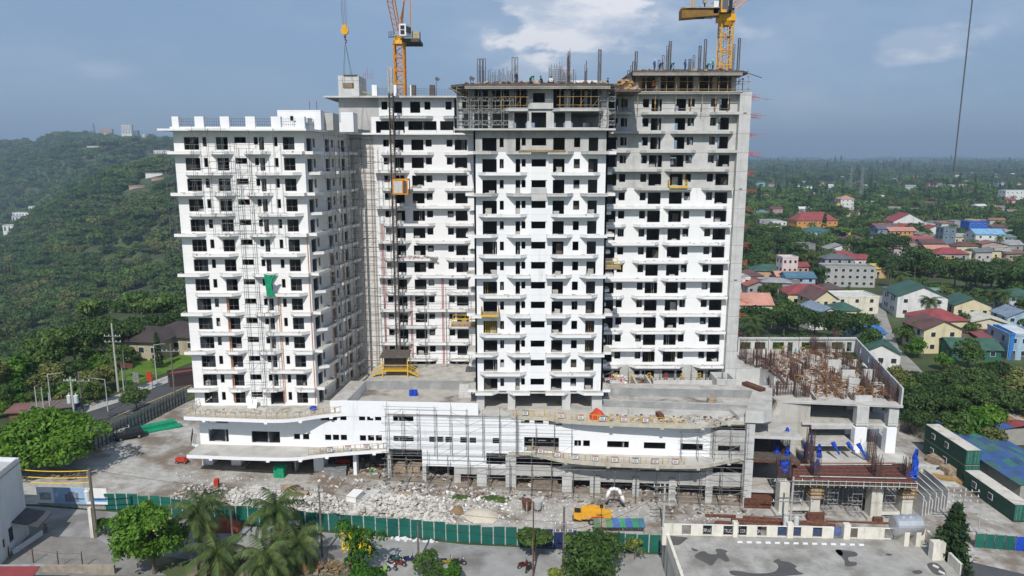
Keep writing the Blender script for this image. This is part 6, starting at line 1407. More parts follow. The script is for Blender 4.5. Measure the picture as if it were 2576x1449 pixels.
for px,py,sc,k in((-20,1000,.9,2),(20,985,.85,3),(62,965,.85,3),(105,950,.9,0),(150,935,.95,0),(190,920,.95,2),(232,912,1.0,1),(275,900,.95,1),(312,892,.85,1),(350,872,.8,1),(395,865,.8,1),(435,860,.8,1),(475,850,.9,1),(500,835,.9,1),(175,895,.8,2),(255,880,.85,1),(40,1010,.6,3),(90,1000,.55,2),(140,985,.75,2),(205,975,.6,0),(250,955,.55,3),(290,930,.6,0),(10,1030,.5,0),(65,1028,.45,3),(188,1010,.6,3),(232,1000,.7,2),(268,980,.65,2),(125,1015,.5,3),(230,925,.55,3),(330,912,.45,0),(160,1030,.45,2),(240,1015,.5,0),(5,1050,.4,3),(98,1030,.4,0)):
 p=GG(px,py);put(TK_[k],(p.x,p.y,p.z-.3),sc,lbl2[k],'trees beyond the highway')
p=GG(345,1042);o=put(TK_[1],p,.5,'round dark tree growing over the boundary fence by the highway','trees beyond the highway')
p=GG(400,925);conifer(p,8.5,1.4,'small conifer in front of the brown roofed bungalow',61,nq=900)
sheet('lawn',[GG(*p)for p in((290,935),(300,985),(500,905),(500,868),(400,880))],.07,mat('bright_lawn',(.09,.17,.02),.95,.25,.4,(.05,.09,.02),.5,.2))
fi=0
def hit(px,py,y0=300):
 y=y0;T_=Tn(py)
 while y<9000:
  if 50-y*T_<height((px-1288)/1800*y,y):break
  y*=1.01
 y=min(y,9000);x,z=VY(px,py,y);return x,y,z
def far_block(px,py,Y,w_,h_,c,label,d=12,cat='building',name='far_building'):
 if Y<2800:
  x,Y,z=hit(px,py,300 if Y<2000 else 1500)
 else:x,z=VY(px,py,Y)
 CLEAR.append((x,Y-12,w_*.6));t=thing(name,label,cat,(x,Y,z),0);wm=wallmat(c);mb=MB();mb.box(-w_/2,w_/2,0,d,-4,h_);mb.build('wall',wm,t)
 MB().box(-w_/2-.5,w_/2+.5,-.5,d+.5,h_+.01,h_+.8).build('roof',wallmat([v*.7 for v in c]),t)
 n=max(2,int(w_/6));k=max(1,int(h_/5))
 if h_>8:
  for i in range(n):MB().box(-w_/2+w_*(i+.35)/n,-w_/2+w_*(i+.65)/n,-.3,-.01,h_*.35,h_-2.5).build('window',M['glass'],t)
 return t
W_=(.8,.8,.78)
for px,py,Y,w_,h_,c,lb,nm in((320,348,2900,42,52,W_,'tall white tower block on the skyline of the left ridge','tower_block'),(267,340,3000,50,24,(.6,.45,.35),'brown hotel block on the skyline left of the white tower','hotel'),(340,346,3000,26,28,(.25,.27,.33),'dark office block on the skyline right of the white tower','office_block'),(362,349,3000,14,18,W_,'first white block right of the dark one on the skyline','skyline_block'),(374,349,3000,14,15,W_,'second white block right of the dark one on the skyline','skyline_block'),(392,351,3000,24,13,W_,'third white block right of the dark one on the skyline','skyline_block'),(60,553,1020,46,15,W_,'white stepped hotel on the left hillside','hillside_hotel'),(86,536,1040,22,14,W_,'upper wing of the white stepped hotel on the hillside','hillside_hotel'),(25,588,960,22,14,W_,'lower white hillside building below the stepped hotel','hillside_hotel'),(44,562,1000,22,15,(.6,.62,.62),'white open frame building beside the stepped hotel','hillside_hotel'),(245,372,2300,60,5,(.62,.6,.52),'long pale hall on the crest of the left ridge','hall'),(262,393,2100,26,6,(.5,.5,.45),'pale house under the crest of the left ridge','hillside_house'),(412,388,1700,52,10,W_,'long white building on the ridge beside the left tower','ridge_building'),(425,364,1900,40,14,W_,'white building high on the ridge beside the left tower','ridge_building'),(388,448,1250,26,7,W_,'white villa on the slope beside the left tower','villa'),(400,458,1200,22,6,(.45,.3,.25),'brown roofed villa below the white one on the slope','villa'),(345,475,1150,24,4,(.45,.33,.3),'low brown cottage on the middle slope','villa'),(280,520,980,14,3,(.5,.45,.42),'small cabin half hidden on the middle slope','cabin')):
 far_block(px,py,Y,w_,h_,c,lb,14,'hotel' if 'hotel' in nm else 'building',nm)
rt2=random.Random(78)
spots=[(1965,425),(1945,438),(1990,448),(2020,470),(2035,481),(2065,471),(2155,432),(2180,447),(2210,450),(2250,463),(2330,432),(2360,425),(2410,448),(2432,466),(2450,443),(2500,452),(2520,470),(2545,447),(2290,480),(2340,475),(2390,480),(2120,455),(2090,480),(2040,445),(2475,498),(2540,520),(2232,415),(2375,412),(2415,418),(2550,416),(1915,470),(1900,440),(2300,455),(2570,450),(2005,478),(2160,470)]
colr=(('white',W_),('pale grey',(.5,.52,.52)),('rust brown',(.4,.2,.15)),('cream',(.7,.62,.45)),('light blue',(.35,.5,.6)),('pink',(.6,.4,.35)))
spots.sort();cnt={}
for i,(px,py)in enumerate(spots):
 w_0=14;cn,c=colr[rt2.choice((0,0,0,1,2,3,4,5))];x,Y,z=hit(px,py,600);cnt[cn]=cnt.get(cn,0)+1;CLEAR.append((x,Y-10,w_0*.5));w_=rt2.uniform(8,17)*(.7+Y/4000);h_=rt2.uniform(4,7)+Y/500
 t=thing('distant_house',f'{ords[cnt[cn] - 1]} {cn} building from the left in the far woods of the plain','building',(x,Y,z),R(rt2.uniform(-25,25)));mb=MB();mb.box(-w_/2,w_/2,0,9,-3,h_);mb.build('wall',wallmat(c),t)
 rc=rt2.choice((RED,MAR,GRY,GRN,WHT,GRY));mb=MB();o=.6;mb.add([(-w_/2-o,-o,h_),(w_/2+o,-o,h_),(w_/2+o,9+o,h_),(-w_/2-o,9+o,h_),(-w_/2-o,4.5,h_+2.4),(w_/2+o,4.5,h_+2.4)],[(0,1,5,4),(2,3,4,5),(1,2,5),(3,0,4),(3,2,1,0)]);mb.build('roof',roofmat(rc),t)
for row,(y0_,y1_,n)in enumerate(((425,455,13),(455,490,15),(492,520,13),(522,552,14))):
 for i in range(n):
  px=1895+680*(i+rt2.random()*.9)/n;py=rt2.uniform(y0_,y1_);x,Y,z=hit(px,py,400);w_=rt2.uniform(8,15);h_=rt2.uniform(4,7);CLEAR.append((x,Y-9,w_*.5))
  t=thing('distant_house',f'{ords[i]} small house from the left in the {("farthest", "far", "middle", "nearer")[row]} scattered row between woods and town','house',(x,Y,z),R(rt2.uniform(-25,25)));MB().box(-w_/2,w_/2,0,8,-3,h_).build('wall',wallmat(rt2.choice((W_,GRY,(.55,.53,.5),CRM,(.45,.33,.3)))),t)
  o=.5;MB().add([(-w_/2-o,-o,h_),(w_/2+o,-o,h_),(w_/2+o,8+o,h_),(-w_/2-o,8+o,h_),(-w_/2-o,4,h_+2),(w_/2+o,4,h_+2)],[(0,1,5,4),(2,3,4,5),(1,2,5),(3,0,4),(3,2,1,0)]).build('roof',roofmat(rt2.choice((RED,MAR,GRY,GRY,WHT,(.25,.2,.17),(.3,.12,.09)))),t)
def sz_left(y):return.62+min(.75,y/2500)
P,S,K=[],[],[]
for a in(scatter(5200,(-330,640),(215,1200),lambda y:.68+y/2600,keep=lambda q,x,y:free(x,y,4),pw=1),scatter(8500,(-330,660),(1100,3150),lambda y:.75+y/2200,keep=lambda q,x,y:free(x,y,4),pw=1)):
 P+=a[0];S+=a[1];K+=a[2]
wood('hillside_forest',P,S,'forest covering the hills and the valley on the left',K)
P,S,K=[],[],[]
def keepR(q,x,y):return free(x,y,2.5)and not(2180<q<2330 and y<330)and not(y<400 and q>2380 and False)
for a in(scatter(3600,(1700,2900),(330,1100),lambda y:.62+y/4000,keep=keepR,mix=(3,0,2,1,6,4,5,0),pw=1),scatter(2600,(1700,2900),(330,900),lambda y:.5+y/5000,keep=keepR,mix=(2,3,0,5,1,0),pw=.5),scatter(9000,(1650,2900),(1000,4500),lambda y:.7+y/2600,mix=(6,0,1,2,4,6,0),pw=1,keep=lambda q,x,y:fbm(x,y,200,2)<.5 and free(x,y,6)),scatter(5000,(1500,2950),(4000,11000),lambda y:1.2+y/4500,mix=(0,1,2,6),pw=1),scatter(600,(1700,2800),(185,360),lambda y:.45,keep=lambda q,x,y:keepR(q,x,y)and x>90,mix=(3,0,0,1,2),pw=1)):
 P+=a[0];S+=a[1];K+=a[2]
wood('plain_forest',P,S,'woods covering the wide plain on the right',K)
def lattice(p,h,w0,w1,n,r,m,parent=None,name='lattice',braces=True,rings=True,twist=0):
 mb=MB();p=Vector(p);lv=[]
 for i in range(n+1):
  w_=w0+(w1-w0)*i/n;lv.append([p+Vector((sx*w_/2,sy*w_/2,h*i/n))for sx,sy in((-1,-1),(1,-1),(1,1),(-1,1))])
 for k in range(4):mb.tube(lv[0][k],lv[n][k],r,4)
 for i in range(n):
  for k in range(4):
   a,b_,c,d=lv[i][k],lv[i][(k+1)%4],lv[i+1][(k+1)%4],lv[i+1][k]
   if rings:mb.tube(d,c,r*.6,3)
   if braces:mb.tube(a,c,r*.55,3)if i%2 else mb.tube(b_,d,r*.55,3)
 return mb.build(name,m,parent)
x,z=VY(238,345,2900);tag(lattice((x,2900,z-8),62,9,2.5,9,.8,M['steel'],name='radio_mast'),'taller lattice radio mast on the skyline of the left ridge','mast')
x,z=VY(227,345,2900);tag(lattice((x,2900,z-8),34,6,2,6,.6,M['steel'],name='radio_mast'),'shorter lattice radio mast on the left ridge','mast')
x,z=VY(2139,474,700);tag(lattice((x,700,z),22,2,1,8,.1,M['steel'],name='phone_mast'),'paler phone mast on the plain below the pale block','mast')
x,z=VY(2166,490,640);tag(lattice((x,640,z),24,2.4,1.2,7,.13,M['steel'],name='phone_mast'),'grey phone mast right of the white one on the plain','mast')
hz_mb=MB();hz_mb.box(-9000,9000,-60,15500,-200,420)
hzm=bpy.data.materials.new('haze');hzm.use_nodes=True;hn=hzm.node_tree;hn.nodes.remove(hn.nodes['Principled BSDF'])
pv=hn.nodes.new('ShaderNodeVolumePrincipled');pv.inputs['Color'].default_value=(.62,.80,1.0,1);pv.inputs['Density'].default_value=.00017;pv.inputs['Anisotropy'].default_value=.2
hn.links.new(pv.outputs[0],hn.nodes['Material Output'].inputs['Volume'])
haze=tag(hz_mb.build('haze',hzm),kind='stuff')
# ================================================================ scaffolds
def scaffold(name,label,F,u0,u1,z0,z1,bay,lift,off=1.9,depth=.9,m='scaf',r=.035,jit=.1,seed=1,braces=.3,miss=.15,over=1.0,cat='scaffold',group=None):
 t=thing(name,label,cat,(0,0,0),0,group);rr=random.Random(seed);nb=max(1,round((u1-u0)/bay));us=[u0+(u1-u0)*i/nb+rr.uniform(-jit,jit)for i in range(nb+1)];nl=max(1,round((z1-z0)/lift))
 for o in(off,off+depth):
  for u in us:
   mb=MB();a=rr.uniform(-.04,.04);F.bar(mb,u,z0 if not callable(z0)else z0(u),u+a,z1+rr.uniform(-over,over),o,r);mb.build('standard',M[m],t)
 nled=0
 for j in range(nl+1):
  z=z0+(z1-z0)*j/nl
  for o in(off,off+depth):
   if rr.random()<miss:continue
   zz=z+rr.uniform(-.25,.25);a=us[0]-rr.uniform(.1,1.2);b=us[-1]+rr.uniform(.1,1.2)
   if rr.random()<.35 and nb>3:i=rr.randrange(1,nb);(a,b)=(a,us[i]+.4)if rr.random()<.5 else(us[i]-.4,b)
   mb=MB();F.bar(mb,a,zz,b,zz+rr.uniform(-.08,.08),o,r*.9);mb.build('ledger',M[m],t);nled+=1
 mb=MB()
 for i in range(nb):
  for j in range(nl):
   if rr.random()<braces:za=z0+(z1-z0)*j/nl;zb_=z0+(z1-z0)*(j+1)/nl;u_,v_=(us[i],us[i+1])if rr.random()<.5 else(us[i+1],us[i]);F.bar(mb,u_,za,v_,zb_,off+depth+.02,r*.8)
  for j in range(nl+1):
   if rr.random()<.6:z=z0+(z1-z0)*j/nl;mb.tube(F.p(us[i],z,off-.2),F.p(us[i],z,off+depth+.3),r*.8)
 if mb.f:tag(mb.build('brace',M[m],t),kind='stuff')
 return t
def fu(F,px):return F.u(px,700)
scaffold('tube_scaffold','tall thin tube scaffold over the strip window column of the left tower',F1,F1.u(600,385),F1.u(628,385),11.1,L(13)+1,1.7,1.9,seed=3,off=.5,depth=.7,r=.032)
for i,(pa_,pb_,k0,k1)in enumerate(((500,575,10,14),(640,700,9,14),(645,665,1,6),(540,600,9,12.5))):
 scaffold('tube_scaffold',['tube scaffold across the upper left windows of the left tower','tube scaffold across the upper right windows of the left tower','tube scaffold beside the green net on the lower left tower','short tube scaffold left of the strip windows near the top'][i],F1,F1.u(pa_,385),F1.u(pb_,385),L(k0),L(k1)+.0 if k1<14 else L(14),1.8,1.8,seed=10+i,off=1.75,depth=.6,r=.028,miss=.4)
scaffold('tube_scaffold','dense tube scaffold on the shaded side of the left tower',F2,3.4,14.5,11.2,L(14)-.5,1.9,1.7,seed=20,off=1.6,depth=.9,r=.035,miss=.1)
scaffold('tube_scaffold','tube scaffold sticking out behind the left edge of the left tower',F1b,F1b.len-4,F1b.len-1.2,L(8),L(13),1.6,1.5,seed=21,off=1.2,depth=1.1,r=.03)
scaffold('tube_scaffold','tall tube scaffold in front of the cream louvred wall',FR,FR.u(893,500),FR.u(940,500),11.0,L(14)-.6,2.0,1.45,seed=22,off=.8,depth=.9,r=.045,miss=.05,braces=.15)
scaffold('tube_scaffold','tube scaffold over the lower windows of the rear wing',FR,FR.u(960,700),FR.u(1180,700),11.0,L(5)+1,3.6,1.5,seed=23,off=1.8,depth=.8,r=.035,miss=.2)
scaffold('tube_scaffold','tube scaffold over the windows left of the hoist mast',FR,FR.u(966,700),FR.u(990,700),L(5),L(13),1.6,1.5,seed=24,off=1.8,depth=.7,r=.03,miss=.35)
zf_=lambda x:gz(x)
scaffold('tube_scaffold','wide tube scaffold across the white middle of the podium',FP,FP.u(bx_(80),1100),FP.u(bx_(1400),1100),5.0,12.2,2.6,1.15,seed=30,off=.7,depth=1.0,r=.035,miss=.1,braces=.2)
scaffold('tube_scaffold','tube scaffold over the grey ground floor of the podium',FP,FP.u(bx_(80),1150),FP.u(cx_(1900),1150),-3.2,4.6,3.2,1.3,seed=31,off=1.0,depth=1.2,r=.04,miss=.08,braces=.25)
scaffold('tube_scaffold','tube scaffold on the right end of the podium wall between the canopies',FP,FP.u(cx_(1265),1100),FP.u(cx_(1930),1100),5.3,10.4,2.2,1.05,seed=32,off=.9,depth=1.0,r=.033,miss=.15)
scaffold('tube_scaffold','tube scaffold left of the double window under the right canopy',FP,FP.u(bx_(1420),1100),FP.u(bx_(1980),1100),5.3,10.6,3.3,1.6,seed=33,off=.8,depth=.8,r=.03,miss=.3)
scaffold('tube_scaffold','small tube scaffold at the foot of the right tower',FQ,2,FQ.len-.5,11.1,13.6,2.6,1.1,seed=34,off=1.4,depth=.6,r=.04,m='scaf',miss=.2)
for i in range(8):
 u=2.5+i*(FQ.len-4)/7;mb=MB();F=FQ;[F.bar(mb,u+s,11.1,u+s,13.0,1.1,.06)for s in(-.25,.25)];[F.bar(mb,u-.25,11.4+.5*j,u+.25,11.6+.5*j,1.1,.05)for j in range(4)];tag(mb.build('brace_frame',M['red']if i==4 else M['yellow']),f'{ords[i]} {"red" if i == 4 else "yellow"} brace frame from the left at the foot of the right tower','brace frame','brace frames at the foot of the right tower')
def shore_mesh(w_,h,m='steel',d=1.2):
 mb=MB()
 for y in(0,d):
  for x in(0,w_):mb.tube((x,y,0),(x,y,h),.038)
  for z in np.arange(.5,h,1.7):
   mb.tube((0,y,z),(w_,y,z),.04);mb.tube((0,y,z+.6),(w_,y,z+.6),.04)
   for k in range(2):a=w_*k/2;b=w_*(k+1)/2;mb.tube((a,y,z),((a+b)/2,y,z+.6),.03);mb.tube(((a+b)/2,y,z+.6),(b,y,z),.03)
 for x in(0,w_):
  for z in np.arange(.5,h,1.7):mb.tube((x,0,z),(x,d,z),.035)
 return mb.mesh('shoring_frame',M[m])
SH=shore_mesh(1.7,5.9);SH2=shore_mesh(1.5,5.2)
x_=lambda px:VY(px,290,106.8)[0]
for i,px in enumerate((1150,1184,1204,1238,1262)):
 o=link('shoring_frame',SH,None,(x_(px),106.5,L(14)+.3));tag(o,f'{ords[i]} pale shoring frame from the left on the upper left corner of the middle tower','shoring frame','shoring frames on the middle tower')
for i,px in enumerate((1508,1527)):
 o=link('shoring_frame',SH,None,(x_(px),106.6,L(14)+.3));o.scale=(.7,1,1);tag(o,('inner' if i==0 else 'outer')+' pale shoring frame on the upper right corner of the middle tower','shoring frame','shoring frames on the middle tower')
Yp=PIERS[0][2]
for i,(px,dy__)in enumerate(((1995,0),(2013,3),(2083,0),(2108,3.5),(2145,0),(2120,2.5),(2228,0),(2205,4),(2248,3),(1960,2))):
 X,_=VY(px,1250,Yp+dy__+.5);o=link('shoring_frame',SH2,None,(X,Yp+dy__+.5,gz(X)));tag(o,f'{ords[i]} grey shoring frame counted in building order under the dark barred deck'.replace(' counted in building order',''),'shoring frame','shoring frames under the barred deck')
def props(label,x0,x1,Y,z0,z1,n,m,m2,seed):
 t=thing('formwork_props',label,'props',(0,0,0));t.name='prop_row';rr=random.Random(seed)
 for i in range(n):
  x=x0+(x1-x0)*i/(n-1)+rr.uniform(-.2,.2);mb=MB();mb.tube((x,Y,z0),(x,Y,z1),.065,5);mb.box(x-.14,x+.14,Y-.1,Y+.1,z1-.25,z1);mb.build('prop',m if i%3 else m2,t)
  if i%2==0:mb=MB();mb.ball((x,Y-.02,z0+1.5),.14,6,4);mb.build('clamp',M['ywood'],t)
 for z in(z0+.35,z0+1.55):mb=MB();mb.tube((x0-.3,Y-.1,z),(x1+.3,Y-.1,z),.045);mb.build('rail',m2,t)
 for i in range(3):mb=MB();x=x0+(x1-x0)*(.15+.35*i);mb.tube((x,Y+.2,z0),(x+1.6,Y+.2,z1-.4),.04);mb.build('brace',m,t)
 return t
xa1,xa2=VY(mx(505),240,106.6)[0],VY(mx(680),240,106.6)[0];props('yellow props and rails left of the central window box on the middle tower',xa1,xa2,106.5,L(15)+.1,L(16)-.3,5,M['scaf'],M['ywood'],1)
xa1,xa2=VY(mx(905),240,106.6)[0],VY(mx(1185),240,106.6)[0];props('yellow props and rails right of the central window box on the middle tower',xa1,xa2,106.5,L(15)+.15,L(16)-.3,6,M['scaf'],M['ywood'],2)
props('row of props under the edge of the left part of the middle tower deck',xd0b+.3,VY(mx(500),240,106.6)[0],106.9,L(15)+.05,L(16)-.3,6,M['scaf'],M['wood'],3)
props('front row of props under the deck of the right tower',X0+.6 if False else VY(1600,210,YT)[0],VY(1880,210,YT)[0],YT-.8,lz(16)+.3,lz(17)-.3,12,M['wood'],M['ywood'],4)
props('inner row of props under the deck of the right tower',VY(1610,210,YT+3)[0],VY(1870,210,YT+3)[0],YT+3,lz(16)+.3,lz(17)-.3,14,M['dwood'],M['wood'],5)
for i,px in enumerate((1568,1604,1648,1700,1738,1766,1800,1832)):
 x,_=VY(px,265,YT-1);mb=MB();mb.tube((x,YT-1,lz(15)+.1),(x,YT-1,lz(16)-.1),.06,5);mb.tube((x,YT-1,lz(15)+1.3),(x,YT-1,lz(15)+1.8),.13,5);o=mb.build('steel_prop',M['wood']if i%2 else M['ywood']);tag(o,f'{ords[i]} steel prop from the left below the deck edge of the right tower','prop','props below the right tower deck')
mb=MB();mb.tube((VY(1560,270,YT-1)[0],YT-1.1,lz(15)+.6),(VY(1840,270,YT-1)[0],YT-1.1,lz(15)+.6),.04);tag(mb.build('guard_tube',M['wood']),'long thin guard tube across the upper windows of the right tower','tube')
def rebar_cluster(label,px0,px1,Y,z,h,n,loops,seed,m='rebarg',spread=.5,dense=0):
 rr=random.Random(seed);x0,x1=VY(px0,200,Y)[0],VY(px1,200,Y)[0];mb=MB()
 for i in range(n):
  x=x0+(x1-x0)*(i+rr.random()*.6)/n;y=Y+rr.uniform(-spread,spread);hh=h*rr.uniform(.55,1.0);mb.tube((x,y,z),(x,y,z+hh),.035,3)
 for i in range(loops):
  x=x0+(x1-x0-.35)*i/max(1,loops-1)if loops>1 else x0;mb.path([(x,Y,z),(x,Y,z+h),(x+.32,Y,z+h),(x+.32,Y,z)],.05,4)
 for i in range(dense):mb.tube((x0,Y,z+h*.8*(i+1)/dense),(x1,Y,z+h*.8*(i+1)/dense),.03,3)
 return tag(mb.build('rebar_cluster',M[m]),label,'rebar','rebar standing on the decks')
zM_=L(16)+.35
rebar_cluster('tall looped rebar at the left end of the middle tower deck',1201,1222,110,zM_,4.0,8,3,1)
rebar_cluster('long row of thin vertical rebar on the left half of the middle tower deck',1225,1292,113,zM_,3.3,30,0,2,spread=2)
rebar_cluster('looped rebar pair right of the thin rebar row on the middle deck',1288,1303,110,zM_,4.2,4,2,3)
rebar_cluster('dense caged wall rebar in the centre of the middle tower deck',1380,1422,110,zM_,3.7,16,0,4,dense=12)
rebar_cluster('short caged wall rebar right of the dense cage',1404,1450,113,zM_,3.4,14,0,5,dense=10)
rebar_cluster('tall rusty rebar column rising above the middle tower deck',1426,1434,110,zM_,5.6,12,0,6,'rebar',.3)
rebar_cluster('short rusty rebar column right of the tall one',1470,1477,110,zM_,3.8,9,0,7,'rebar',.3)
rebar_cluster('tall looped rebar column near the right end of the middle deck',1504,1512,110,zM_,5.3,5,2,8)
zT_=lz(17)+.35
for i,(px,h,k)in enumerate(((1578,3.6,1),(1585,4.3,1),(1591,5.0,2),(1597,6.6,2),(1654,1.9,1),(1664,2.6,1),(1674,4.1,1),(1681,4.8,2),(1732,2.0,2),(1741,2.6,1),(1756,4.1,2),(1769,5.1,2),(1840,4.3,1),(1853,5.3,2))):
 if px<1600:rebar_cluster(f'{ords[i]} looped rebar column from the left at the step between the two decks',px,px+4,YT-.5,L(16)+.3,h,2,k,20+i,spread=.2)
 else:rebar_cluster(f'{ords[i - 4]} looped rebar column from the left on the right tower deck',px,px+4,YT,zT_,h,3,k,20+i,spread=.2)
x,_=VY(1900,185,YT);mb=MB();mb.tube((VY(1878,190,YT)[0],YT,zT_-.1),(VY(1922,194,YT)[0],YT+1,zT_-.8),.06);tag(mb.build('long_bar',M['rebarg']),'single long bar jutting from the right end of the top deck','bar')
xw0,xw1=VY(1434,208,116)[0],VY(1505,208,116)[0];W2=thing('site_banner','long white banner with a row of small dark marks on the middle tower deck','banner');MB().box(xw0,xw1,116,116.08,L(16)+.9,L(16)+1.9).build('cloth',M['wpaint'],W2)
mb=MB();rr=random.Random(6)
for i in range(48):x=xw0+.3+(xw1-xw0-.6)*i/48;mb.box(x,x+.05,115.95,115.99,L(16)+1.32,L(16)+1.32+rr.uniform(.08,.3))if i%9 else None
mb.build('small_marks',M['dwood'],W2)
# ================================================================ cranes and hoist
def mast(parent,c,w_,z0,z1,n,mat1,r=.12,name='mast'):
 mb=MB();H_=(z1-z0)/n
 for sx,sy in((-1,-1),(1,-1),(1,1),(-1,1)):mb.tube((c[0]+sx*w_/2,c[1]+sy*w_/2,z0),(c[0]+sx*w_/2,c[1]+sy*w_/2,z1),r)
 cs=[(-1,-1),(1,-1),(1,1),(-1,1)]
 P=lambda k,z:(c[0]+cs[k%4][0]*w_/2,c[1]+cs[k%4][1]*w_/2,z)
 for i in range(n):
  za,zb_=z0+H_*i,z0+H_*(i+1)
  for k in range(4):
   mb.tube(P(k,za),P(k+1,za),r*.5);mb.tube(P(k,za),P(k+1,(za+zb_)/2),r*.45);mb.tube(P(k+1,(za+zb_)/2),P(k,zb_),r*.45)
 return mb.build(name,mat1,parent)
def X_(px,py,Y):return VY(px,py,Y)
OC=thing('tower_crane','orange luffing tower crane with a white cab behind the rear wing','crane');Yc=141
xc_,z107=X_(1004.5,107,Yc);wc_=X_(1017,110,Yc)[0]-X_(993,110,Yc)[0]
mast(OC,(xc_,Yc),wc_,-2,z107-.3,30,M['orange'],.17)
mb=MB();mb.tube((xc_,Yc,z107-.4),(xc_,Yc,z107+.3),1.35,12,1.2);mb.tube((xc_,Yc,z107+.3),(xc_,Yc,z107+1.2),.95,12);mb.build('slewing_ring',M['craneyel'],OC)
mb=MB();mb.box(xc_+.3,xc_+3.9,Yc-1,Yc+5,z107-.0,z107+.6);mb.box(xc_-1.8,xc_-.2,Yc-1.4,Yc-1.3,z107+.8,z107+.9);mb.build('machinery_deck',mat('dark_steel_paint',(.08,.07,.06),.7,.3,2),OC)
mb=MB();x1_,za=X_(1034,102,Yc);x2_,zb_=X_(1053,76,Yc);[mb.box(x1_,x2_,Yc+1,Yc+3,za+(zb_-za)*i/3+.03,za+(zb_-za)*(i+1)/3)for i in range(3)];mb.build('counterweight',mat('old_cream_block',(.42,.36,.25),.8,.2,1,(.2,.1,.05),.5,1),OC)
x1_,za=X_(1007,92,Yc-2);x2_,zb_=X_(1032,62,Yc-2)
mb=MB();mb.prism([(x1_,Yc-3),(x2_-.7,Yc-3),(x2_,Yc-1),(x1_,Yc-1)],za,zb_);cab=mb.build('cab',M['wpaint'],OC)
MB().box(x1_+.2,x2_-.95,Yc-3.05,Yc-3.01,za+1.15,zb_-.3).build('window',M['glass'],cab);MB().box(x1_+.2,x2_-.95,Yc-3.05,Yc-3.01,za+.25,za+1.0).build('window',M['glass'],cab)
mb=MB();mb.prism([(x2_-.62,Yc-3.02),(x2_-.58,Yc-3.05),(x2_+.03,Yc-1.3),(x2_-.01,Yc-1.3)],za+.6,zb_-.4);mb.build('window',M['glass'],cab)
mb=MB();A=[Vector((*X_(px,100,Yc-.5)[:1],Yc-.5,X_(px,76,Yc-.5)[1]))for px in(998,1006)]
def lbeam(p,q,w0,w1,n,r,m,parent,name):
 mb=MB();p,q=Vector(p),Vector(q);d=(q-p).normalized();s=d.cross(Vector((0,1,0))).normalized();t_=d.cross(s).normalized();ch=[]
 for i in range(n+1):
  c=p.lerp(q,i/n);w_=w0+(w1-w0)*i/n;ch.append([c+s*w_/2+t_*w_/2,c-s*w_/2+t_*w_/2,c-t_*w_/2])
 for k in range(3):
  for i in range(n):mb.tube(ch[i][k],ch[i+1][k],r)
 for i in range(n):
  for k in range(3):mb.tube(ch[i][k],ch[i+1][(k+1)%3],r*.55,3)
 return mb.build(name,m,parent)
jx,jz=X_(1001,82,Yc-1);jx2,jz2=X_(980,-60,Yc-3);dj=Vector((jx2-jx,-6,jz2-jz))*2.4
lbeam((jx,Yc-1,jz),Vector((jx,Yc-1,jz))+dj,1.2,2.0,26,.09,M['orange'],OC,'jib')
for a,b,c,d_ in((1008,62,1024,-40),(1012,74,1018,-40),(1033,78,1031,-30),(1008,48,1026,-36)):
 p_,q_=X_(a,b,Yc),X_(c,d_,Yc);mb=MB();mb.tube((p_[0],Yc,p_[1]),(q_[0],Yc,q_[1]),.11);mb.build('frame_strut',M['orange'],OC)
mb=MB();[mb.tube((X_(982,y_,Yc)[0],Yc-2,X_(982,y_,Yc)[1]),(X_(994,y_,Yc)[0],Yc-2,X_(994,y_,Yc)[1]),.04)for y_ in(85,91,99)];[mb.tube((X_(x__,84,Yc)[0],Yc-2,X_(x__,84,Yc)[1]),(X_(x__,100,Yc)[0],Yc-2,X_(x__,100,Yc)[1]),.04)for x__ in(982,986,990,994)];mb.build('platform_rail',M['frame'],OC)
Yh=119;HK=thing('crane_hook','yellow hook block hanging on four ropes left of the orange crane','hook block');hx_,hz_=X_(867.4,79,Yh)
mb=MB();mb.prism([(hx_-.35,Yh-.2),(hx_+.35,Yh-.2),(hx_+.35,Yh+.2),(hx_-.35,Yh+.2)],hz_-.3,hz_+1.0);mb.tube((hx_,Yh-.25,hz_+.1),(hx_,Yh+.25,hz_+.1),.62,12);mb.build('block',M['craneyel'],HK)
mb=MB();mb.ball((hx_,Yh,hz_-.8),.22,8,6);mb.tube((hx_,Yh,hz_-1.4),(hx_,Yh,hz_-.3),.1,6);mb.path([(hx_,Yh,hz_-1.2),(hx_+.25,Yh,hz_-1.4),(hx_+.2,Yh,hz_-1.7),(hx_-.05,Yh,hz_-1.75)],.08);mb.build('hook',M['rust'],HK)
mb=MB()
for a,b in((857,862),(861,865),(865.5,869),(869.5,872)):p_,q_=X_(a,-10,Yh),X_(b,72,Yh);e_=Vector((q_[0],Yh,q_[1]))+(Vector((p_[0],Yh,p_[1]))-Vector((q_[0],Yh,q_[1])))*3.4;mb.tube((q_[0],Yh,q_[1]),e_,.035,3)
tag(mb.build('hoist_rope',M['frame'],HK),kind='stuff')
CR=thing('lifted_crate','brown wooden crate hanging on slings under the yellow hook block','crate');cxa,cza=X_(864.5,222,Yh);cxb,czb=X_(888,209,Yh)
mb=MB();mb.box(cxa,cxb,Yh-.6,Yh+.6,cza,czb);mb.build('box',M['wood'],CR);mb=MB();[mb.box(cxa-.03,cxb+.03,Yh-.66,Yh-.61,cza+.3*i,cza+.3*i+.08)for i in range(3)];mb.build('batten',M['bark'],CR)
mb=MB();[mb.tube((hx_,Yh,hz_-1.6),(x,y,czb),.03,3)for x in(cxa,cxb)for y in(Yh-.6,Yh+.6)];mb.build('sling',M['frame'],CR)
YC=thing('tower_crane','yellow tower crane with a dark glazed cab on the right tower','crane');Yy=131;xl_,zt_y=X_(1812,52,Yy);xr_,_=X_(1842,52,Yy);cxm=(xl_+xr_)/2
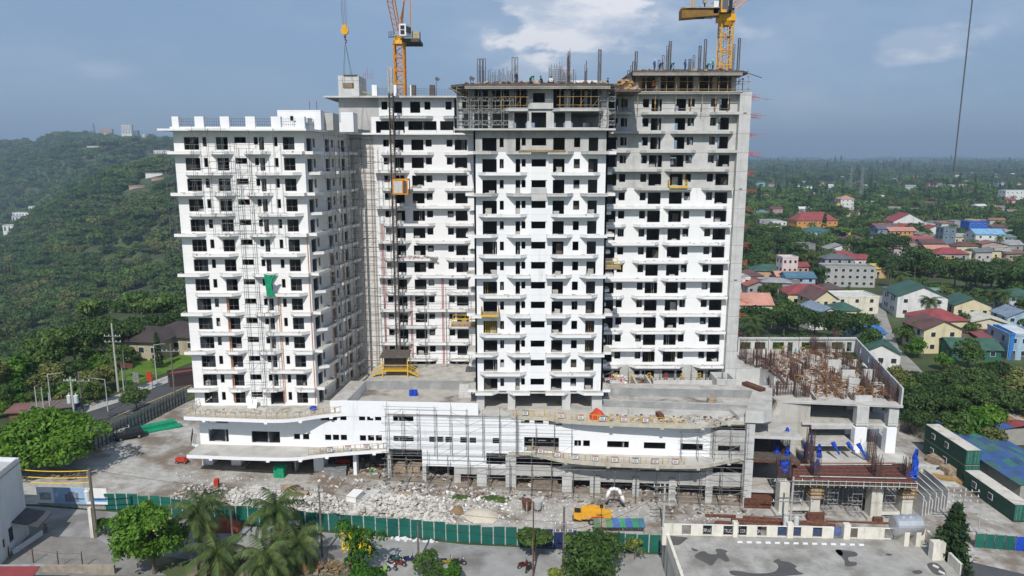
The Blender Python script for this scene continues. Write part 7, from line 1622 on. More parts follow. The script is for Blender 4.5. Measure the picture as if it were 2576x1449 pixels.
mast(YC,(cxm,Yy),2.0,0,zt_y-.2,30,M['craneyel'],.15)
mb=MB();[mb.tube((cxm-.3,Yy,z),(cxm+.3,Yy,z),.03,3)for z in np.arange(60,zt_y,.4)];[mb.tube((cxm+s,Yy,58),(cxm+s,Yy,zt_y),.04,3)for s in(-.3,.3)];tag(mb.build('ladder',M['dwood'],YC),kind='stuff')
mb=MB();mb.prism([(cxm-1.5,Yy-1.4),(cxm+1.3,Yy-1.4),(cxm+1.3,Yy+1.4),(cxm-1.5,Yy+1.4)],zt_y-.2,zt_y+.9);mb.tube((cxm,Yy,zt_y-.9),(cxm,Yy,zt_y-.2),1.1,10,1.5);mb.build('slewing_ring',M['craneyel'],YC)
xj0,zj0=X_(1714,56,Yy-1);zj=zt_y+.9
mb=MB();v=[(cxm+1,zj),(cxm+1,zj+1.3),(xj0,zj-.2+1.1),(xj0,zj-.7)]
mb.add([(x,Yy-1.2,z)for x,z in v]+[(x,Yy+1.2,z)for x,z in v],[(0,3,2,1),(4,5,6,7),(0,1,5,4),(1,2,6,5),(2,3,7,6),(3,0,4,7)]);mb.build('counter_jib',mat('dark_ochre_steel',(.22,.12,.03),.7,.3,1),YC)
mb=MB();mb.box(xj0,cxm+1,Yy-1.5,Yy-1.2,zj+.95,zj+1.1);mb.build('walkway',M['steel'],YC)
xa_,za_=X_(1713,43,Yy);xb_,zb_=X_(1736,20,Yy)
for i in range(4):MB().box(xa_,xb_-.3,Yy-1,Yy+1,za_+(zb_-za_)*i/4+.03,za_+(zb_-za_)*(i+1)/4).build('counterweight',M['craneyel'],YC)
for px,py,w_,h_,m in((1756,30,1.2,.75,'black'),(1768,33,.5,.5,'black'),(1782,27,.9,.9,'steel')):
 x,z=X_(px,py,Yy);mb=MB();mb.tube((x,Yy-.9,z),(x,Yy+.9,z),h_,12);mb.box(x-w_,x+w_,Yy-.8,Yy+.8,z-h_-.3,z-h_+.3);mb.build('winch',M[m],YC)
x,z=X_(1773,5,Yy);MB().box(x-.3,x+.3,Yy-.3,Yy+.3,z-.2,z+.5).build('lamp',M['wood'],YC);mb=MB();mb.tube((x,Yy,zj+1),(x,Yy,z),.12);mb.build('lamp_post',M['black'],YC)
x1_,za=X_(1794,34,Yy-1);x2_,zb_=X_(1808,3,Yy-1);MB().box(x1_,x2_,Yy-1.2,Yy+.6,za,zb_).build('switch_cabinet',M['wpaint'],YC)
x1_,za=X_(1812,31,Yy-2);x2_,zb_=X_(1846,-8,Yy-2);mb=MB();mb.box(x1_,x2_-1.0,Yy-2.6,Yy-.8,za,zb_);cab=mb.build('cab',mat('slate_cab_paint',(.10,.11,.12),.5,.1,1),YC)
mb=MB();mb.prism([(x2_-.99,Yy-2.6),(x2_-.2,Yy-2.2),(x2_,Yy-.9),(x2_-.99,Yy-.8)],za+.3,zb_);mb.build('window',M['glass'],cab);MB().box(x1_+1.2,x2_-1.05,Yy-2.66,Yy-2.61,za+.9,zb_-.2).build('window',mat('pale_cab_glass',(.4,.44,.46),.2,.3,1),cab)
mb=MB();mb.box(x1_-.1,x1_+.1,Yy-2.65,Yy-2.55,za-.1,zb_);mb.box(x1_-.1,x2_-1.3,Yy-2.67,Yy-2.6,za-.1,za+.35);mb.build('trim',M['craneyel'],cab)
for px,px2 in((1739,1741),(1747,1745)):
 a,b=X_(px,40,Yy),X_(px2,-60,Yy);mb=MB();mb.tube((a[0],Yy,a[1]),(b[0],Yy,b[1]),.12);mb.build('frame_strut',M['craneyel'],YC)
a=X_(1843,20,Yy);b=X_(1872,-6,Yy);dj=Vector((b[0]-a[0],0,b[1]-a[1]))*9;lbeam((a[0],Yy-.3,a[1]),Vector((a[0],Yy-.3,a[1]))+dj,1.2,1.6,22,.08,M['orange'],YC,'jib')
Yh2=122;hxm,_=X_(981.5,170,Yh2);hb=ZP;_,htop=X_(981.5,169,Yh2);HM=thing('hoist_mast','slender lattice hoist mast, pale at the top and rusty below, climbing the rear wing','hoist mast')
mast(HM,(hxm,Yh2),.65,L(16)+.5,htop,10,M['scafw'],.075,'upper_mast');mast(HM,(hxm,Yh2),.65,hb,L(16)+.5,40,M['dwood'],.085,'lower_mast')
for k in range(2,15,2):mb=MB();[mb.tube((hxm+s,Yh2,L(k)-.1),(hxm+s*2,YR-1,L(k)-.1),.05)for s in(-.35,.35)];mb.build('wall_tie',M['dwood'],HM)
CG_=thing('hoist_cage','orange hoist cage with grey mesh panels on the hoist mast','hoist cage');x0_,z0_=X_(991,489,Yh2-.5);x1_,z1_=X_(1026,450,Yh2-.5)
mb=MB();mb.box(x0_,x1_,Yh2-1.3,Yh2+1.3,z0_,z0_+.2);mb.box(x0_,x1_,Yh2-1.3,Yh2+1.3,z1_-.25,z1_)
for x in(x0_,x0_+(x1_-x0_)*.66,x1_):[mb.box(x-.09,x+.09,y-.05,y+.05,z0_,z1_)for y in(Yh2-1.3,Yh2+1.3)]
mb.build('cage_frame',M['orange'],CG_);MB().box(x0_+.1,x0_+(x1_-x0_)*.62,Yh2-1.28,Yh2-1.25,z0_+.25,z1_-.3).build('mesh_panel',mat('pale_mesh_panel',(.5,.5,.47),.6,.2,4),CG_)
MB().box(x0_+(x1_-x0_)*.68,x1_-.1,Yh2-1.25,Yh2-1.2,z0_+.25,z1_-.3).build('door',M['dwood'],CG_);mb=MB();[mb.tube((x,Yh2-1.3,z1_),(x,Yh2-1.3,z1_+1),.04)for x in(x0_,(x0_+x1_)/2,x1_)];mb.tube((x0_,Yh2-1.3,z1_+1),(x1_,Yh2-1.3,z1_+1),.05);mb.build('top_rail',M['wood'],CG_)
HB=thing('hoist_station','dark roofed hoist station with yellow stairs at the foot of the hoist mast','hoist station');bx_0,bz_=X_(968,935,120);bx_1,_=X_(1030,935,120)
mb=MB();[mb.box(x-.08,x+.08,y-.08,y+.08,ZP,ZP+3.6)for x in(bx_0,bx_1)for y in(118,121)];mb.box(bx_0,bx_1,118,121,ZP+1.0,ZP+1.15);mb.build('frame',M['yellow'],HB)
mb=MB();mb.prism([(bx_0-.4,117.6),(bx_1+.3,117.6),(bx_1+.3,121.2),(bx_0-.4,121.2)],[ZP+3.5,ZP+3.5,ZP+3.9,ZP+3.9],[ZP+3.6,ZP+3.6,ZP+4,ZP+4]);mb.build('roof',M['dwood'],HB)
MB().box(bx_0+.1,bx_1-.1,119,119.1,ZP+1.2,ZP+3.4).build('screen',M['dwood'],HB)
for s,x in((-1,bx_0),(1,bx_1)):
 mb=MB();[mb.box(x+s*(.1+.28*i),x+s*(.38+.28*i),118,119,ZP+1.0-.16*i,ZP+1.06-.16*i)for i in range(6)];[mb.tube((x,y,ZP+2.0),(x+s*1.9,y,ZP+1.0),.05)for y in(118,119)];[mb.tube((x,y,ZP+1.05),(x+s*1.9,y,ZP+.05),.06)for y in(118,119)];[mb.tube((x+s*.63*i,118,ZP+1.0-i*.33),(x+s*.63*i,118,ZP+2-i*.33),.04)for i in range(4)];mb.build('stairs',M['yellow'],HB)
mb=MB();[mb.tube((bx_0,118,ZP+z),(bx_1,118,ZP+z),.045)for z in(1.6,2.1)];mb.build('handrail',M['yellow'],HB)
a,b=X_(2446,0,140),X_(2399,432,140);mb=MB();dv_=Vector((a[0],140,a[1]))-Vector((b[0],140,b[1]));mb.tube((b[0],140,b[1]),Vector((b[0],140,b[1]))+dv_*1.15,.12,6);tag(mb.build('hoist_rope',M['frame']),'long dark rope hanging down from above against the sky at the right','rope')
for px,y0,y1,lb in((1098,235,201,'floodlight on a thin pole on the rear wing roof'),(1184,214,200,'small floodlight at the left end of the middle tower deck')):
 x,z0=X_(px,y0,127.5 if px<1150 else 108);_,z1=X_(px,y1,127.5 if px<1150 else 108);Yq=127.5 if px<1150 else 108;t=thing('floodlight',lb,'floodlight');mb=MB();mb.tube((x,Yq,z0-.5),(x,Yq,z1),.05);mb.build('pole',M['frame'],t);mb=MB();mb.obox((x+.2,Yq,z1+.15),(.7,.25,.5),0,0,0,.5);mb.build('lamp_head',M['frame'],t)
# ================================================================ nets, tarps, platforms, rails and signs
mb=MB();un=F1.u(676,715);vn=F1.u(708,715);zt1=F1.z(690,684);zb1_=F1.z(690,741);nx,nz_=9,12
for j in range(nz_+1):
 for i in range(nx+1):
  f,g_=i/nx,j/nz_;w_=1-.38*math.sin(math.pi*min(1,g_*1.0))*f-(.25*g_*f);u=un+(vn-un)*f*w_+.15*g_;z=zt1+(zb1_-zt1)*g_+.25*math.sin(f*3.1)*(-1 if j==0 else.2);mb.v.append(F1.p(u,z,1.75+.12*math.sin(i*1.7+j*.5)))
for j in range(nz_):
 for i in range(nx):a=j*(nx+1)+i;mb.f.append((a,a+1,a+nx+2,a+nx+1));mb.m.append(0)
tag(mb.build('green_net',M['green'],smooth=True),'green safety net draped from a balcony of the left tower','net')
def drape(label,c,w_,d_,h,m,seed,name='tarpaulin',cat='tarpaulin',rz=0):
 rr=random.Random(seed);mb=MB();n=9
 for j in range(n+1):
  for i in range(n+1):
   x,y=(i/n-.5)*w_,(j/n-.5)*d_;r_=min(1,1.25*max(abs(i/n-.5),abs(j/n-.5))*2*.8);z=h*(1-r_**2)*(1+.35*noise.noise(Vector((x*1.3,y*1.3,seed))))+rr.uniform(0,.08*h);mb.v.append((x,y,max(.02,z)))
 for j in range(n):
  for i in range(n):a=j*(n+1)+i;mb.f.append((a,a+1,a+n+2,a+n+1));mb.m.append(0)
 o=mb.build(name,m,loc=c);o.rotation_euler=(0,0,rz);return tag(o,label,cat)
g_=G(1503,1052,ZU);drape('crumpled red orange tarpaulin on the right podium canopy',(g_.x,g_.y,ZU),2.4,2.0,1.5,mat('red_orange_tarp',(.50,.055,.02),.7,.2,2),1)
def platform(label,F,u,z,w_,out=2.6,ins=.8,seed=0):
 t=thing('loading_platform',label,'loading platform',(0,0,0),0,'yellow loading platforms');mb=MB();F.box(mb,u-w_/2,u+w_/2,-ins,out,z,z+.14);mb.build('deck',M['wood'],t)
 for s in(-1,1):
  mb=MB();uu=u+s*w_/2;[mb.tube(F.p(uu,z+.1,o),F.p(uu,z+1.2,o),.05)for o in(0,out*.5,out)];[mb.tube(F.p(uu,z+k,-ins*.5),F.p(uu,z+k,out),.05)for k in(.6,1.2)];mb.tube(F.p(uu,z,-.3),F.p(uu,z+2.6,-.3),.08);mb.build('side_rail',M['yellow'],t)
 mb=MB();F.box(mb,u-w_/2,u+w_/2,out,out+.1,z-.1,z+.22);mb.build('edge_beam',M['yellow'],t)
 return t
platform('yellow loading platform at a big opening low on the middle tower',FM,FM.u(mx(411),438),L(5)+.15,2.6,2.0)
platform('yellow loading platform high on the grey part of the right tower',FQ,FQ.u(rx(661),450),lz(11)+.15,3.0,1.5)
FMs=Face((xmr,YM),(xmr,YMB));FMl=Face((xml,YMB),(xml,YM))
platform('yellow railed platform sticking out of the right side of the middle tower',FMs,3.5,L(7)+.6,3.2,2.6)
platform('yellow railed platform sticking out of the left side of the middle tower',FMl,FMl.len-5,L(4)+.3,3.4,4.0)
mb=MB();[FM.box(mb,FM.u(mx(372),438)+.28*i,FM.u(mx(372),438)+.28*i+.08,-.5,-.4,L(4)+.1,L(4)+2.0)for i in range(7)];tag(mb.build('stacked_boards',M['yellow']),'row of upright yellow boards inside a low opening of the middle tower','boards')
uu=(FM.u(mx(620),385),FM.u(mx(952),385));mb=MB();FM.box(mb,uu[0],uu[1],.2,1.4,L(13)+.14,L(13)+.26);[FM.box(mb,uu[0]+.3*i,uu[0]+.3*i+.1,1.4,1.5,L(13)+.0,L(13)+.25)for i in range(int((uu[1]-uu[0])/.3))];tag(mb.build('timber_platform',M['ywood']),'narrow orange timber platform across the centre of the middle tower top','platform')
zt_b=L(13)
sn=0
def signs(rail,F_us,z,px_list,side,lbl):
 global sn
 for i,u_off in enumerate(px_list):
  u,off=u_off;t=thing('warning_sign',f'{ords[i]} white warning sign from the left on the {lbl}','sign',FP.p(u,z,off+.12),FP.ang,'warning signs on the canopy rails')
  MB().box(-.42,.42,-.03,.0,.25,1.0).build('board',M['wpaint'],t);MB().box(-.47,.47,.001,.03,.2,1.05).build('frame',M['black'],t)
  MB().box(-.38,.38,-.04,-.031,.82,.96).build('header',M['red']if i%3 else M['black'],t)
  mb=MB();[mb.box(-.3,.3-.1*(k%2),-.04,-.031,.35+.14*k,.42+.14*k)for k in range(3)];mb.build('lines',M['frame'],t)
def rail_along(profile,u0,u1,z,label,m='yellow',step=1.6,h=1.0,inset=.25,name='guard_rail'):
 us=[p_[0]for p_ in profile];of=[p_[1]for p_ in profile];o=lambda u:float(np.interp(u,us,of))-inset;t=thing(name,label,'guard rail');n=int((u1-u0)/step)
 for i in range(n):
  a,b=u0+(u1-u0)*i/n,u0+(u1-u0)*(i+1)/n-.08;mb=MB();P=lambda u,zz:FP.p(u,z+zz,o(u))
  for zz in(.15,h):mb.tube(P(a,zz),P(b,zz),.035)
  for k in range(3):q=a+(b-a)*k/2;mb.tube(P(q,0),P(q,h),.035)
  mb.build('rail_panel',M[m],t)
 return lambda u:(u,o(u)+.02)
M['rustyel']=mat('rust_streaked_yellow',(.48,.33,.12),.7,.3,3)
fUL=rail_along(CUL,CUL[0][0]+.3,FP.u(ax_(1950),1040),ZU,'rusty yellow guard rail along the left upper canopy','rustyel')
uLL=FP.u(ax_(1430),1130);fLL=rail_along(CLL,uLL,CLL[-1][0],ZL,'rusty yellow guard rail on the right end of the left lower canopy','rustyel')
fUR=rail_along(CUR,CUR[0][0]+.3,FP.u(cx_(1290),1055),ZU,'yellow guard rail with signs along the right upper canopy')
fLR=rail_along(CLR,CLR[0][0]+.3,FP.u(cx_(1270),1150),ZL,'yellow guard rail with signs along the right lower canopy','rustyel')
signs(0,0,ZL,[fLL(FP.u(ax_(x),1130))for x in(1627,1798,1975)],0,'left lower canopy rail')
signs(0,0,ZU,[fUR(FP.u(bx_(x),1060))for x in(1497,1868,2068)]+[fUR(FP.u(cx_(x),1055))for x in(442,662,883)],0,'upper right canopy rail')
signs(0,0,ZL,[fLR(FP.u(bx_(x),1150))for x in(1483,1656,1828,2010,2212)]+[fLR(FP.u(cx_(x),1160))for x in(560,765,966,1168)],0,'lower right canopy rail')
F=Face((pa.x-3,pa.y+4),(pa.x-1,pa.y-1.2));mb=MB();[mb.tube(F.p(u,ZL,0),F.p(u,ZL+1.1,0),.04)for u in np.arange(0,F.len,.8)];[mb.tube(F.p(0,ZL+z,0),F.p(F.len,ZL+z,0),.035)for z in(.5,1.1)];tag(mb.build('guard_rail',M['rust']),'rusty rail around the rounded terrace at the left end of the podium','guard rail')
gl_=G(465,1047,ZU);mb=MB();[mb.tube((gl_.x+.2,y,ZU),(gl_.x+.2,y,ZU+1.1),.04)for y in np.arange(gl_.y+1,gl_.y+12,1.4)];[mb.tube((gl_.x+.2,gl_.y+1,ZU+z),(gl_.x+.2,gl_.y+12,ZU+z),.035)for z in(.5,1.1)];tag(mb.build('guard_rail',M['rustyel']),'rusty rail on the left end of the podium roof','guard rail')
def wraptarp(px,y0,y1,w_,Y,label,seed,lean=0):
 x,z1=VY(px,y0,Y);_,z0=VY(px,y1,Y);mb=MB();n,k=9,8;rr=random.Random(seed)
 for j in range(k+1):
  for i in range(n):
   a=6.283*i/n;f=j/k;r_=w_*(.5+.22*noise.noise(Vector((i*.9,j*.7,seed)))+rr.uniform(-.06,.06))*(1-.6*f*(seed%2));mb.v.append((x+math.cos(a)*r_+lean*f,Y+math.sin(a)*r_*.8,z0+(z1-z0)*f+rr.uniform(-.08,.08)))
 for j in range(k):
  for i in range(n):
   if rr.random()<.12+.3*(seed%2)*(j/k):continue
   a=j*n+i;b=j*n+(i+1)%n;mb.f.append((a,b,b+n,a+n));mb.m.append(0)
 return tag(mb.build('blue_tarpaulin',M['blue']),label,'tarpaulin','blue tarpaulins on the frame building')
Yk=PIERS[0][2]+1
for px,y0,y1,w_,Y,lb,sd in((1956,1090,1148,1.2,106,'blue tarpaulin left of the core wall of the frame building',2),(1981,1075,1100,1.1,104,'blue tarpaulin flag on top of the rebar before the core wall',3),(1982,1122,1158,1.2,104,'blue tarpaulin wrapped low on rebar before the core wall',5),(1955,1120,1150,1.3,105,'torn blue tarpaulin hanging beside the core wall',7),(2033,1118,1152,1.3,107,'square blue tarpaulin right of the core wall',4),(2042,1092,1130,.7,107,'narrow blue tarpaulin strip above the square one',9),(2062,1118,1150,.9,Yk+2,'torn blue tarpaulin around the second rebar column of the barred deck',11),(2057,1155,1180,1.0,Yk,'low blue tarpaulin around the second rebar column',13),(1974,1158,1185,1.5,Yk,'blue tarpaulin collar on the first rebar column of the barred deck',6),(2293,1180,1206,1.7,Yk,'blue tarpaulin box around the far right rebar column',8),(2306,1130,1182,1.2,Yk,'tall torn blue tarpaulin on the far right rebar column',15)):
 wraptarp(px,y0,y1,w_,Y,lb,sd)
for i,(a,b,c,d_)in enumerate(((2095,1113,2112,1143),(2133,1114,2146,1133),(2158,1116,2180,1152))):
 p_,q_=VY(a,b,107),VY(c,d_,105.5);mb=MB();rr=random.Random(i);F=None;n=6;prev=None
 for k in range(n):f0,f1=k/n,(k+1)/n;A_=Vector((p_[0],107,p_[1])).lerp(Vector((q_[0],105.5,q_[1])),f0);B_=Vector((p_[0],107,p_[1])).lerp(Vector((q_[0],105.5,q_[1])),f1);mb.tube(A_,B_,.35*(1-f0*.6)+rr.uniform(-.05,.05),6,.35*(1-f1*.6))
 tag(mb.build('blue_tarpaulin',M['blue'],smooth=True),f'{ords[i]} from the left of three blue wrapped beams slanting down in the frame building','tarpaulin','blue tarpaulins on the frame building')
fm=MB()
for x in(0,1.3):
 for y in(0,1.2):fm.tube((x,y,0),(x,y,1.5),.05)
for z in(.4,1.4):
 fm.tube((0,0,z),(1.3,0,z),.04);fm.tube((0,1.2,z),(1.3,1.2,z),.04);fm.tube((0,0,z),(0,1.2,z),.04);fm.tube((1.3,0,z),(1.3,1.2,z),.04)
fm.tube((0,0,.4),(1.3,0,1.4),.035)
FMm=[fm.mesh('brace_frame',mat('orange_brace_paint',(.20,.10,.045),.7,.3,3)),fm.mesh('brace_frame',M['scafw']),fm.mesh('brace_frame',M['ywood'])]
rr=random.Random(12);rows_=[(895,1930,2110,9),(912,1950,2130,9),(930,1960,2140,10),(948,1975,2150,9),(966,1990,2175,9),(985,2010,2205,10),(1000,2045,2240,8)]
for r_i,(py,pxa,pxb,n)in enumerate(rows_):
 for i in range(n):
  px=pxa+(pxb-pxa)*(i+rr.random()*.6)/n;g_=G(px,py+rr.uniform(-5,5),ZU);o=link('brace_frame',FMm[0 if rr.random()<.7 else rr.randrange(3)],None,(g_.x,g_.y,ZU),rr.uniform(-.5,.5));o.scale=(rr.uniform(.8,1.5),1,rr.uniform(.6,1.3))
  tag(o,f'{ords[i]} brace frame from the left in the {["backmost", "second", "third", "fourth", "fifth", "sixth", "front"][r_i]} row on the rebar deck','brace frame','brace frames on the rebar deck')
def debris(name,label,pts,n,smin,smax,mats,seed,zf,cat=None,flat=.5,heap=0):
 "one heap of broken pieces"
 rr=random.Random(seed);mb=MB();xs=[p_[0]for p_ in pts];ys=[p_[1]for p_ in pts]
 def inside(x,y):
  c=False;j=len(pts)-1
  for i in range(len(pts)):
   if(pts[i][1]>y)!=(pts[j][1]>y)and x<(pts[j][0]-pts[i][0])*(y-pts[i][1])/(pts[j][1]-pts[i][1])+pts[i][0]:c=not c
   j=i
  return c
 k=0;cx,cy=sum(xs)/len(xs),sum(ys)/len(ys)
 while k<n:
  x,y=rr.uniform(min(xs),max(xs)),rr.uniform(min(ys),max(ys))
  if not inside(x,y):continue
  dd_=min(1,2*min(max(xs)-x,x-min(xs))/(max(xs)-min(xs))*2.5,2*min(max(ys)-y,y-min(ys))/(max(ys)-min(ys))*1.6);s=rr.uniform(smin,smax)**1.0
  z=zf(x,y)+rr.random()*heap*dd_+.04;mb.obox((x,y,z),(s,s*rr.uniform(.4,.9),s*rr.uniform(.2,flat)),rr.uniform(0,3.1),rr.randrange(len(mats)),rr.uniform(-.6,.6)*(1 if heap else.15),rr.uniform(-.6,.6)*(1 if heap else.15));k+=1
 return tag(mb.build(name,mats),label,cat or 'rubble',kind='stuff')
M['whiterub']=mat('white_rubble',(.54,.52,.48),.9,.12,2);M['greyrub']=mat('grey_rubble',(.33,.31,.29),.95,.25,2);M['brownrub']=mat('brown_rubble',(.21,.17,.135),.95,.3,2);M['sand']=mat('pale_sand',(.52,.47,.38),.95,.15,1)
def mound(name,label,pts,h,m,seed,z0=.0,kind='stuff'):
 c=sum((Vector((p_[0],p_[1],0))for p_ in pts),Vector())/len(pts);mb=MB();n=len(pts);K=6;rr=random.Random(seed)
 for k in range(K+1):
  f=1-k/K
  for p_ in pts:x,y=c.x+(p_[0]-c.x)*f,c.y+(p_[1]-c.y)*f;mb.v.append((x,y,gz(x)+z0-.05+h*(1-f**1.6)*(1+.5*noise.noise(Vector((x*.5,y*.5,seed))))))
 for k in range(K):
  for i in range(n):a=k*n+i;b=k*n+(i+1)%n;mb.f.append((a,b,b+n,a+n));mb.m.append(0)
 return tag(mb.build(name,m,smooth=True),label,'mound',kind=kind)
gp=lambda L_:[tuple(GG(*p_)[:2])for p_ in L_]
R1=gp([(880,1300),(900,1272),(960,1262),(1030,1262),(1065,1258),(1100,1282),(1130,1300),(1145,1318),(1060,1313),(980,1300)])
mound('rubble_mound','mound under the heap of broken white blocks in front of the podium',R1,1.3,M['whiterub'],2)
rubz=lambda h_:(lambda x,y:gz(x)+h_)
debris('white_rubble_heap','wide heap of broken white blocks behind the middle of the teal fence',R1,2600,.25,.75,[M['whiterub'],M['whiterub'],M['whiterub'],M['greyrub']],3,rubz(.1),heap=1.6)
R2=gp([(560,1246),(590,1232),(700,1234),(760,1236),(800,1250),(860,1262),(885,1290),(800,1300),(720,1290),(620,1278),(575,1262)])
debris('white_rubble_heap','strewn white and brown rubble behind the left palms',R2,1900,.15,.6,[M['whiterub'],M['whiterub'],M['whiterub'],M['greyrub']],4,rubz(0),heap=.8)
R3=gp([(470,1225),(560,1215),(580,1250),(560,1290),(430,1285),(420,1255)])
debris('brown_rubble_patch','brown and white rubble at the left end of the yard behind the fence',R3,700,.15,.5,[M['brownrub'],M['whiterub'],M['greyrub'],M['brownrub']],5,rubz(0),heap=.5)
R4=gp([(980,1225),(1300,1235),(1290,1300),(1180,1320),(1130,1290),(1060,1255)])
debris('scattered_rubble','scattered blocks between the white heap and the podium',R4,420,.12,.5,[M['whiterub'],M['greyrub'],M['brownrub'],M['wpaint']],6,rubz(0),heap=.15)
debris('scattered_rubble','loose chips all over the yard in front of the podium',gp([(440,1190),(900,1225),(1880,1300),(1880,1325),(1300,1320),(500,1280)]),1300,.06,.3,[M['whiterub'],M['greyrub'],M['brownrub'],M['wpaint']],7,rubz(0))
debris('scattered_rubble','loose stones and scraps in the yard right of the frame building',gp([(2310,1200),(2420,1130),(2576,1330),(2576,1400),(2420,1420),(2330,1330)]),1700,.1,.8,[M['greyrub'],M['brownrub'],M['wood'],M['whiterub']],8,rubz(0))
mound('sand_mound','pale cement mound right of the white rubble heap',gp([(1160,1300),(1180,1280),(1240,1282),(1262,1300),(1240,1318),(1190,1318)]),1.1,M['sand'],5)
mound('earth_mound','small brown earth heap on the pale cement mound',gp([(1128,1290),(1140,1275),(1165,1276),(1170,1292),(1150,1300)]),.7,mat('ochre_earth',(.24,.16,.09),.95,.2,1),6)
mound('weed_patch','green weed patch at the foot of the scaffold',gp([(1195,1252),(1230,1244),(1275,1248),(1290,1256),(1270,1268),(1225,1262)]),.5,M['leafd'],7)
mound('weed_patch','green weeds left of the pale cement mound',gp([(1128,1250),(1150,1243),(1190,1248),(1170,1260),(1140,1260)]),.4,M['leaf'],8)
mound('weed_patch','thin grass strip below the pale cement mound',gp([(1150,1300),(1200,1296),(1250,1302),(1240,1312),(1180,1312)]),.25,M['leafy'],9)
debris('roof_debris','dust and scraps on the left podium roof in front of the tower',[tuple(G(a,b,ZU)[:2])for a,b in((500,1030),(800,1030),(800,1042),(500,1042))],160,.08,.5,[M['greyrub'],M['wood'],M['whiterub']],10,lambda x,y:ZU)
debris('roof_debris','gravel and scraps on the right podium roof behind the guard rail',[tuple(G(a,b,ZU)[:2])for a,b in((1500,1042),(1880,1050),(1800,1068),(1480,1058))],380,.08,.5,[M['greyrub'],M['wood'],M['whiterub'],M['rust']],11,lambda x,y:ZU)
Gh=[tuple(G(a,b,ZU)[:2])for a,b in((1525,950),(1560,938),(1585,948),(1575,972),(1530,974))]
M['pinkrub']=mat('pink_sack',(.6,.35,.35),.8,.3,3);debris('sack_heap','heap of white and pink rubbish sacks beside the middle tower',Gh,420,.25,.7,[M['wpaint'],M['whiterub'],M['pinkrub'],M['red']],12,lambda x,y:ZU,heap=1.4)
debris('timber_heap','dark heap of timber and steel scraps right of the rubbish sacks',[tuple(G(a,b,ZU)[:2])for a,b in((1590,952),(1650,948),(1655,965),(1595,970))],260,.2,1.3,[M['rust'],M['dwood'],M['wood']],13,lambda x,y:ZU,heap=.8)
debris('rubbish','white sacks and scraps lying beside the upright tower on the left podium roof',[tuple(G(a,b,ZU)[:2])for a,b in((1050,950),(1150,950),(1150,966),(1060,962))],150,.1,.5,[M['wpaint'],M['brownrub'],M['greyrub']],14,lambda x,y:ZU)
for k,(a,b)in((7,(560,860)),(11,(690,760))):
 pts=[FR.p(FR.u(yx(a),700),0,1.2)[:2],FR.p(FR.u(yx(b),700),0,1.2)[:2],FR.p(FR.u(yx(b),700),0,.2)[:2],FR.p(FR.u(yx(a),700),0,.2)[:2]]
 debris('balcony_rubble',('pinkish rubble on a lower balcony of the rear wing' if k==7 else 'pinkish rubble on an upper balcony of the rear wing'),[tuple(p_)for p_ in pts],110,.15,.5,[M['pinkrub'],M['greyrub'],M['whiterub']],k,lambda x,y:L(k)+.1,heap=.4)
debris('timber_clutter','loose timber, forms and steel lying all over the rebar deck of the frame building',[tuple(G(a,b,ZU)[:2])for a,b in((1870,900),(2090,885),(2250,1005),(1960,1000))],520,.1,1.0,[M['rust'],M['dwood'],M['rust'],M['wood'],M['greyrub']],41,lambda x,y:ZU,flat=.3,heap=.3)
debris('timber_clutter','loose timber along the edge of the middle tower deck',[(xd0b,106),(xd1b,106),(xd1b,112),(xd0b,112)],260,.15,.9,[M['dwood'],M['wood'],M['rust']],42,lambda x,y:L(16)+.35,heap=.4)
debris('timber_clutter','loose timber and forms on the top deck of the right tower',[(X_(1600,187,YT)[0],YT-1.5),(X_(1880,187,YT)[0],YT-1.5),(X_(1880,187,YT)[0],YT+5),(X_(1600,187,YT)[0],YT+5)],260,.15,.9,[M['dwood'],M['wood'],M['rust']],43,lambda x,y:lz(17)+.35,heap=.4)
debris('timber_clutter','stacked forms filling the step between the two decks',[(X_(1545,226,116)[0],114),(X_(1598,226,116)[0],114),(X_(1598,226,116)[0],119),(X_(1545,226,116)[0],119)],200,.3,1.3,[M['dwood'],M['wood'],M['rust'],M['ywood']],44,lambda x,y:L(16)+.25,heap=1.6)
for z0,z1 in((L(15),L(16)-.3),(L(14)+.3,L(15)-.3)):MB().box(xd0+1.5,xd1-1.2,112.2,112.4,z0,z1).build('interior_wall',M['dwood'],MT)if z0>L(14)+1 else MB().box(xd0+1.5,VY(mx(560),290,112)[0],112.2,112.4,z0,z1).build('interior_wall',M['inner'],MT)  # added dark backing panels; their colour stands in for shade inside the open storeys
MB().box(VY(1605,210,YT+5)[0],VY(1850,210,YT+5)[0],YT+5,YT+5.2,lz(16)+.3,lz(17)-.3).build('interior_wall',M['dwood'],RT)  # added dark sheet, coloured as the shade under the right tower's top deck
debris('ground_floor_clutter','scraps, sacks and dust lying inside the open ground floor of the podium',[FP.p(20,0,-.4)[:2],FP.p(uE-1,0,-.4)[:2],FP.p(uE-1,0,-6)[:2],FP.p(20,0,-6)[:2]],700,.15,.9,[M['wood'],M['brownrub'],M['greyrub'],M['rust'],M['whiterub']],51,lambda x,y:gz(x)+.3,heap=.4)
debris('building_rubbish','building rubbish and sheets lying along the foot of the podium scaffold',[FP.p(18,0,4)[:2],FP.p(uE,0,3.6)[:2],FP.p(uE,0,.6)[:2],FP.p(18,0,.6)[:2]],560,.08,.65,[M['wood'],M['brownrub'],M['greyrub'],M['greyrub'],M['whiterub'],M['dwood']],52,lambda x,y:gz(x)+.02,heap=.25)
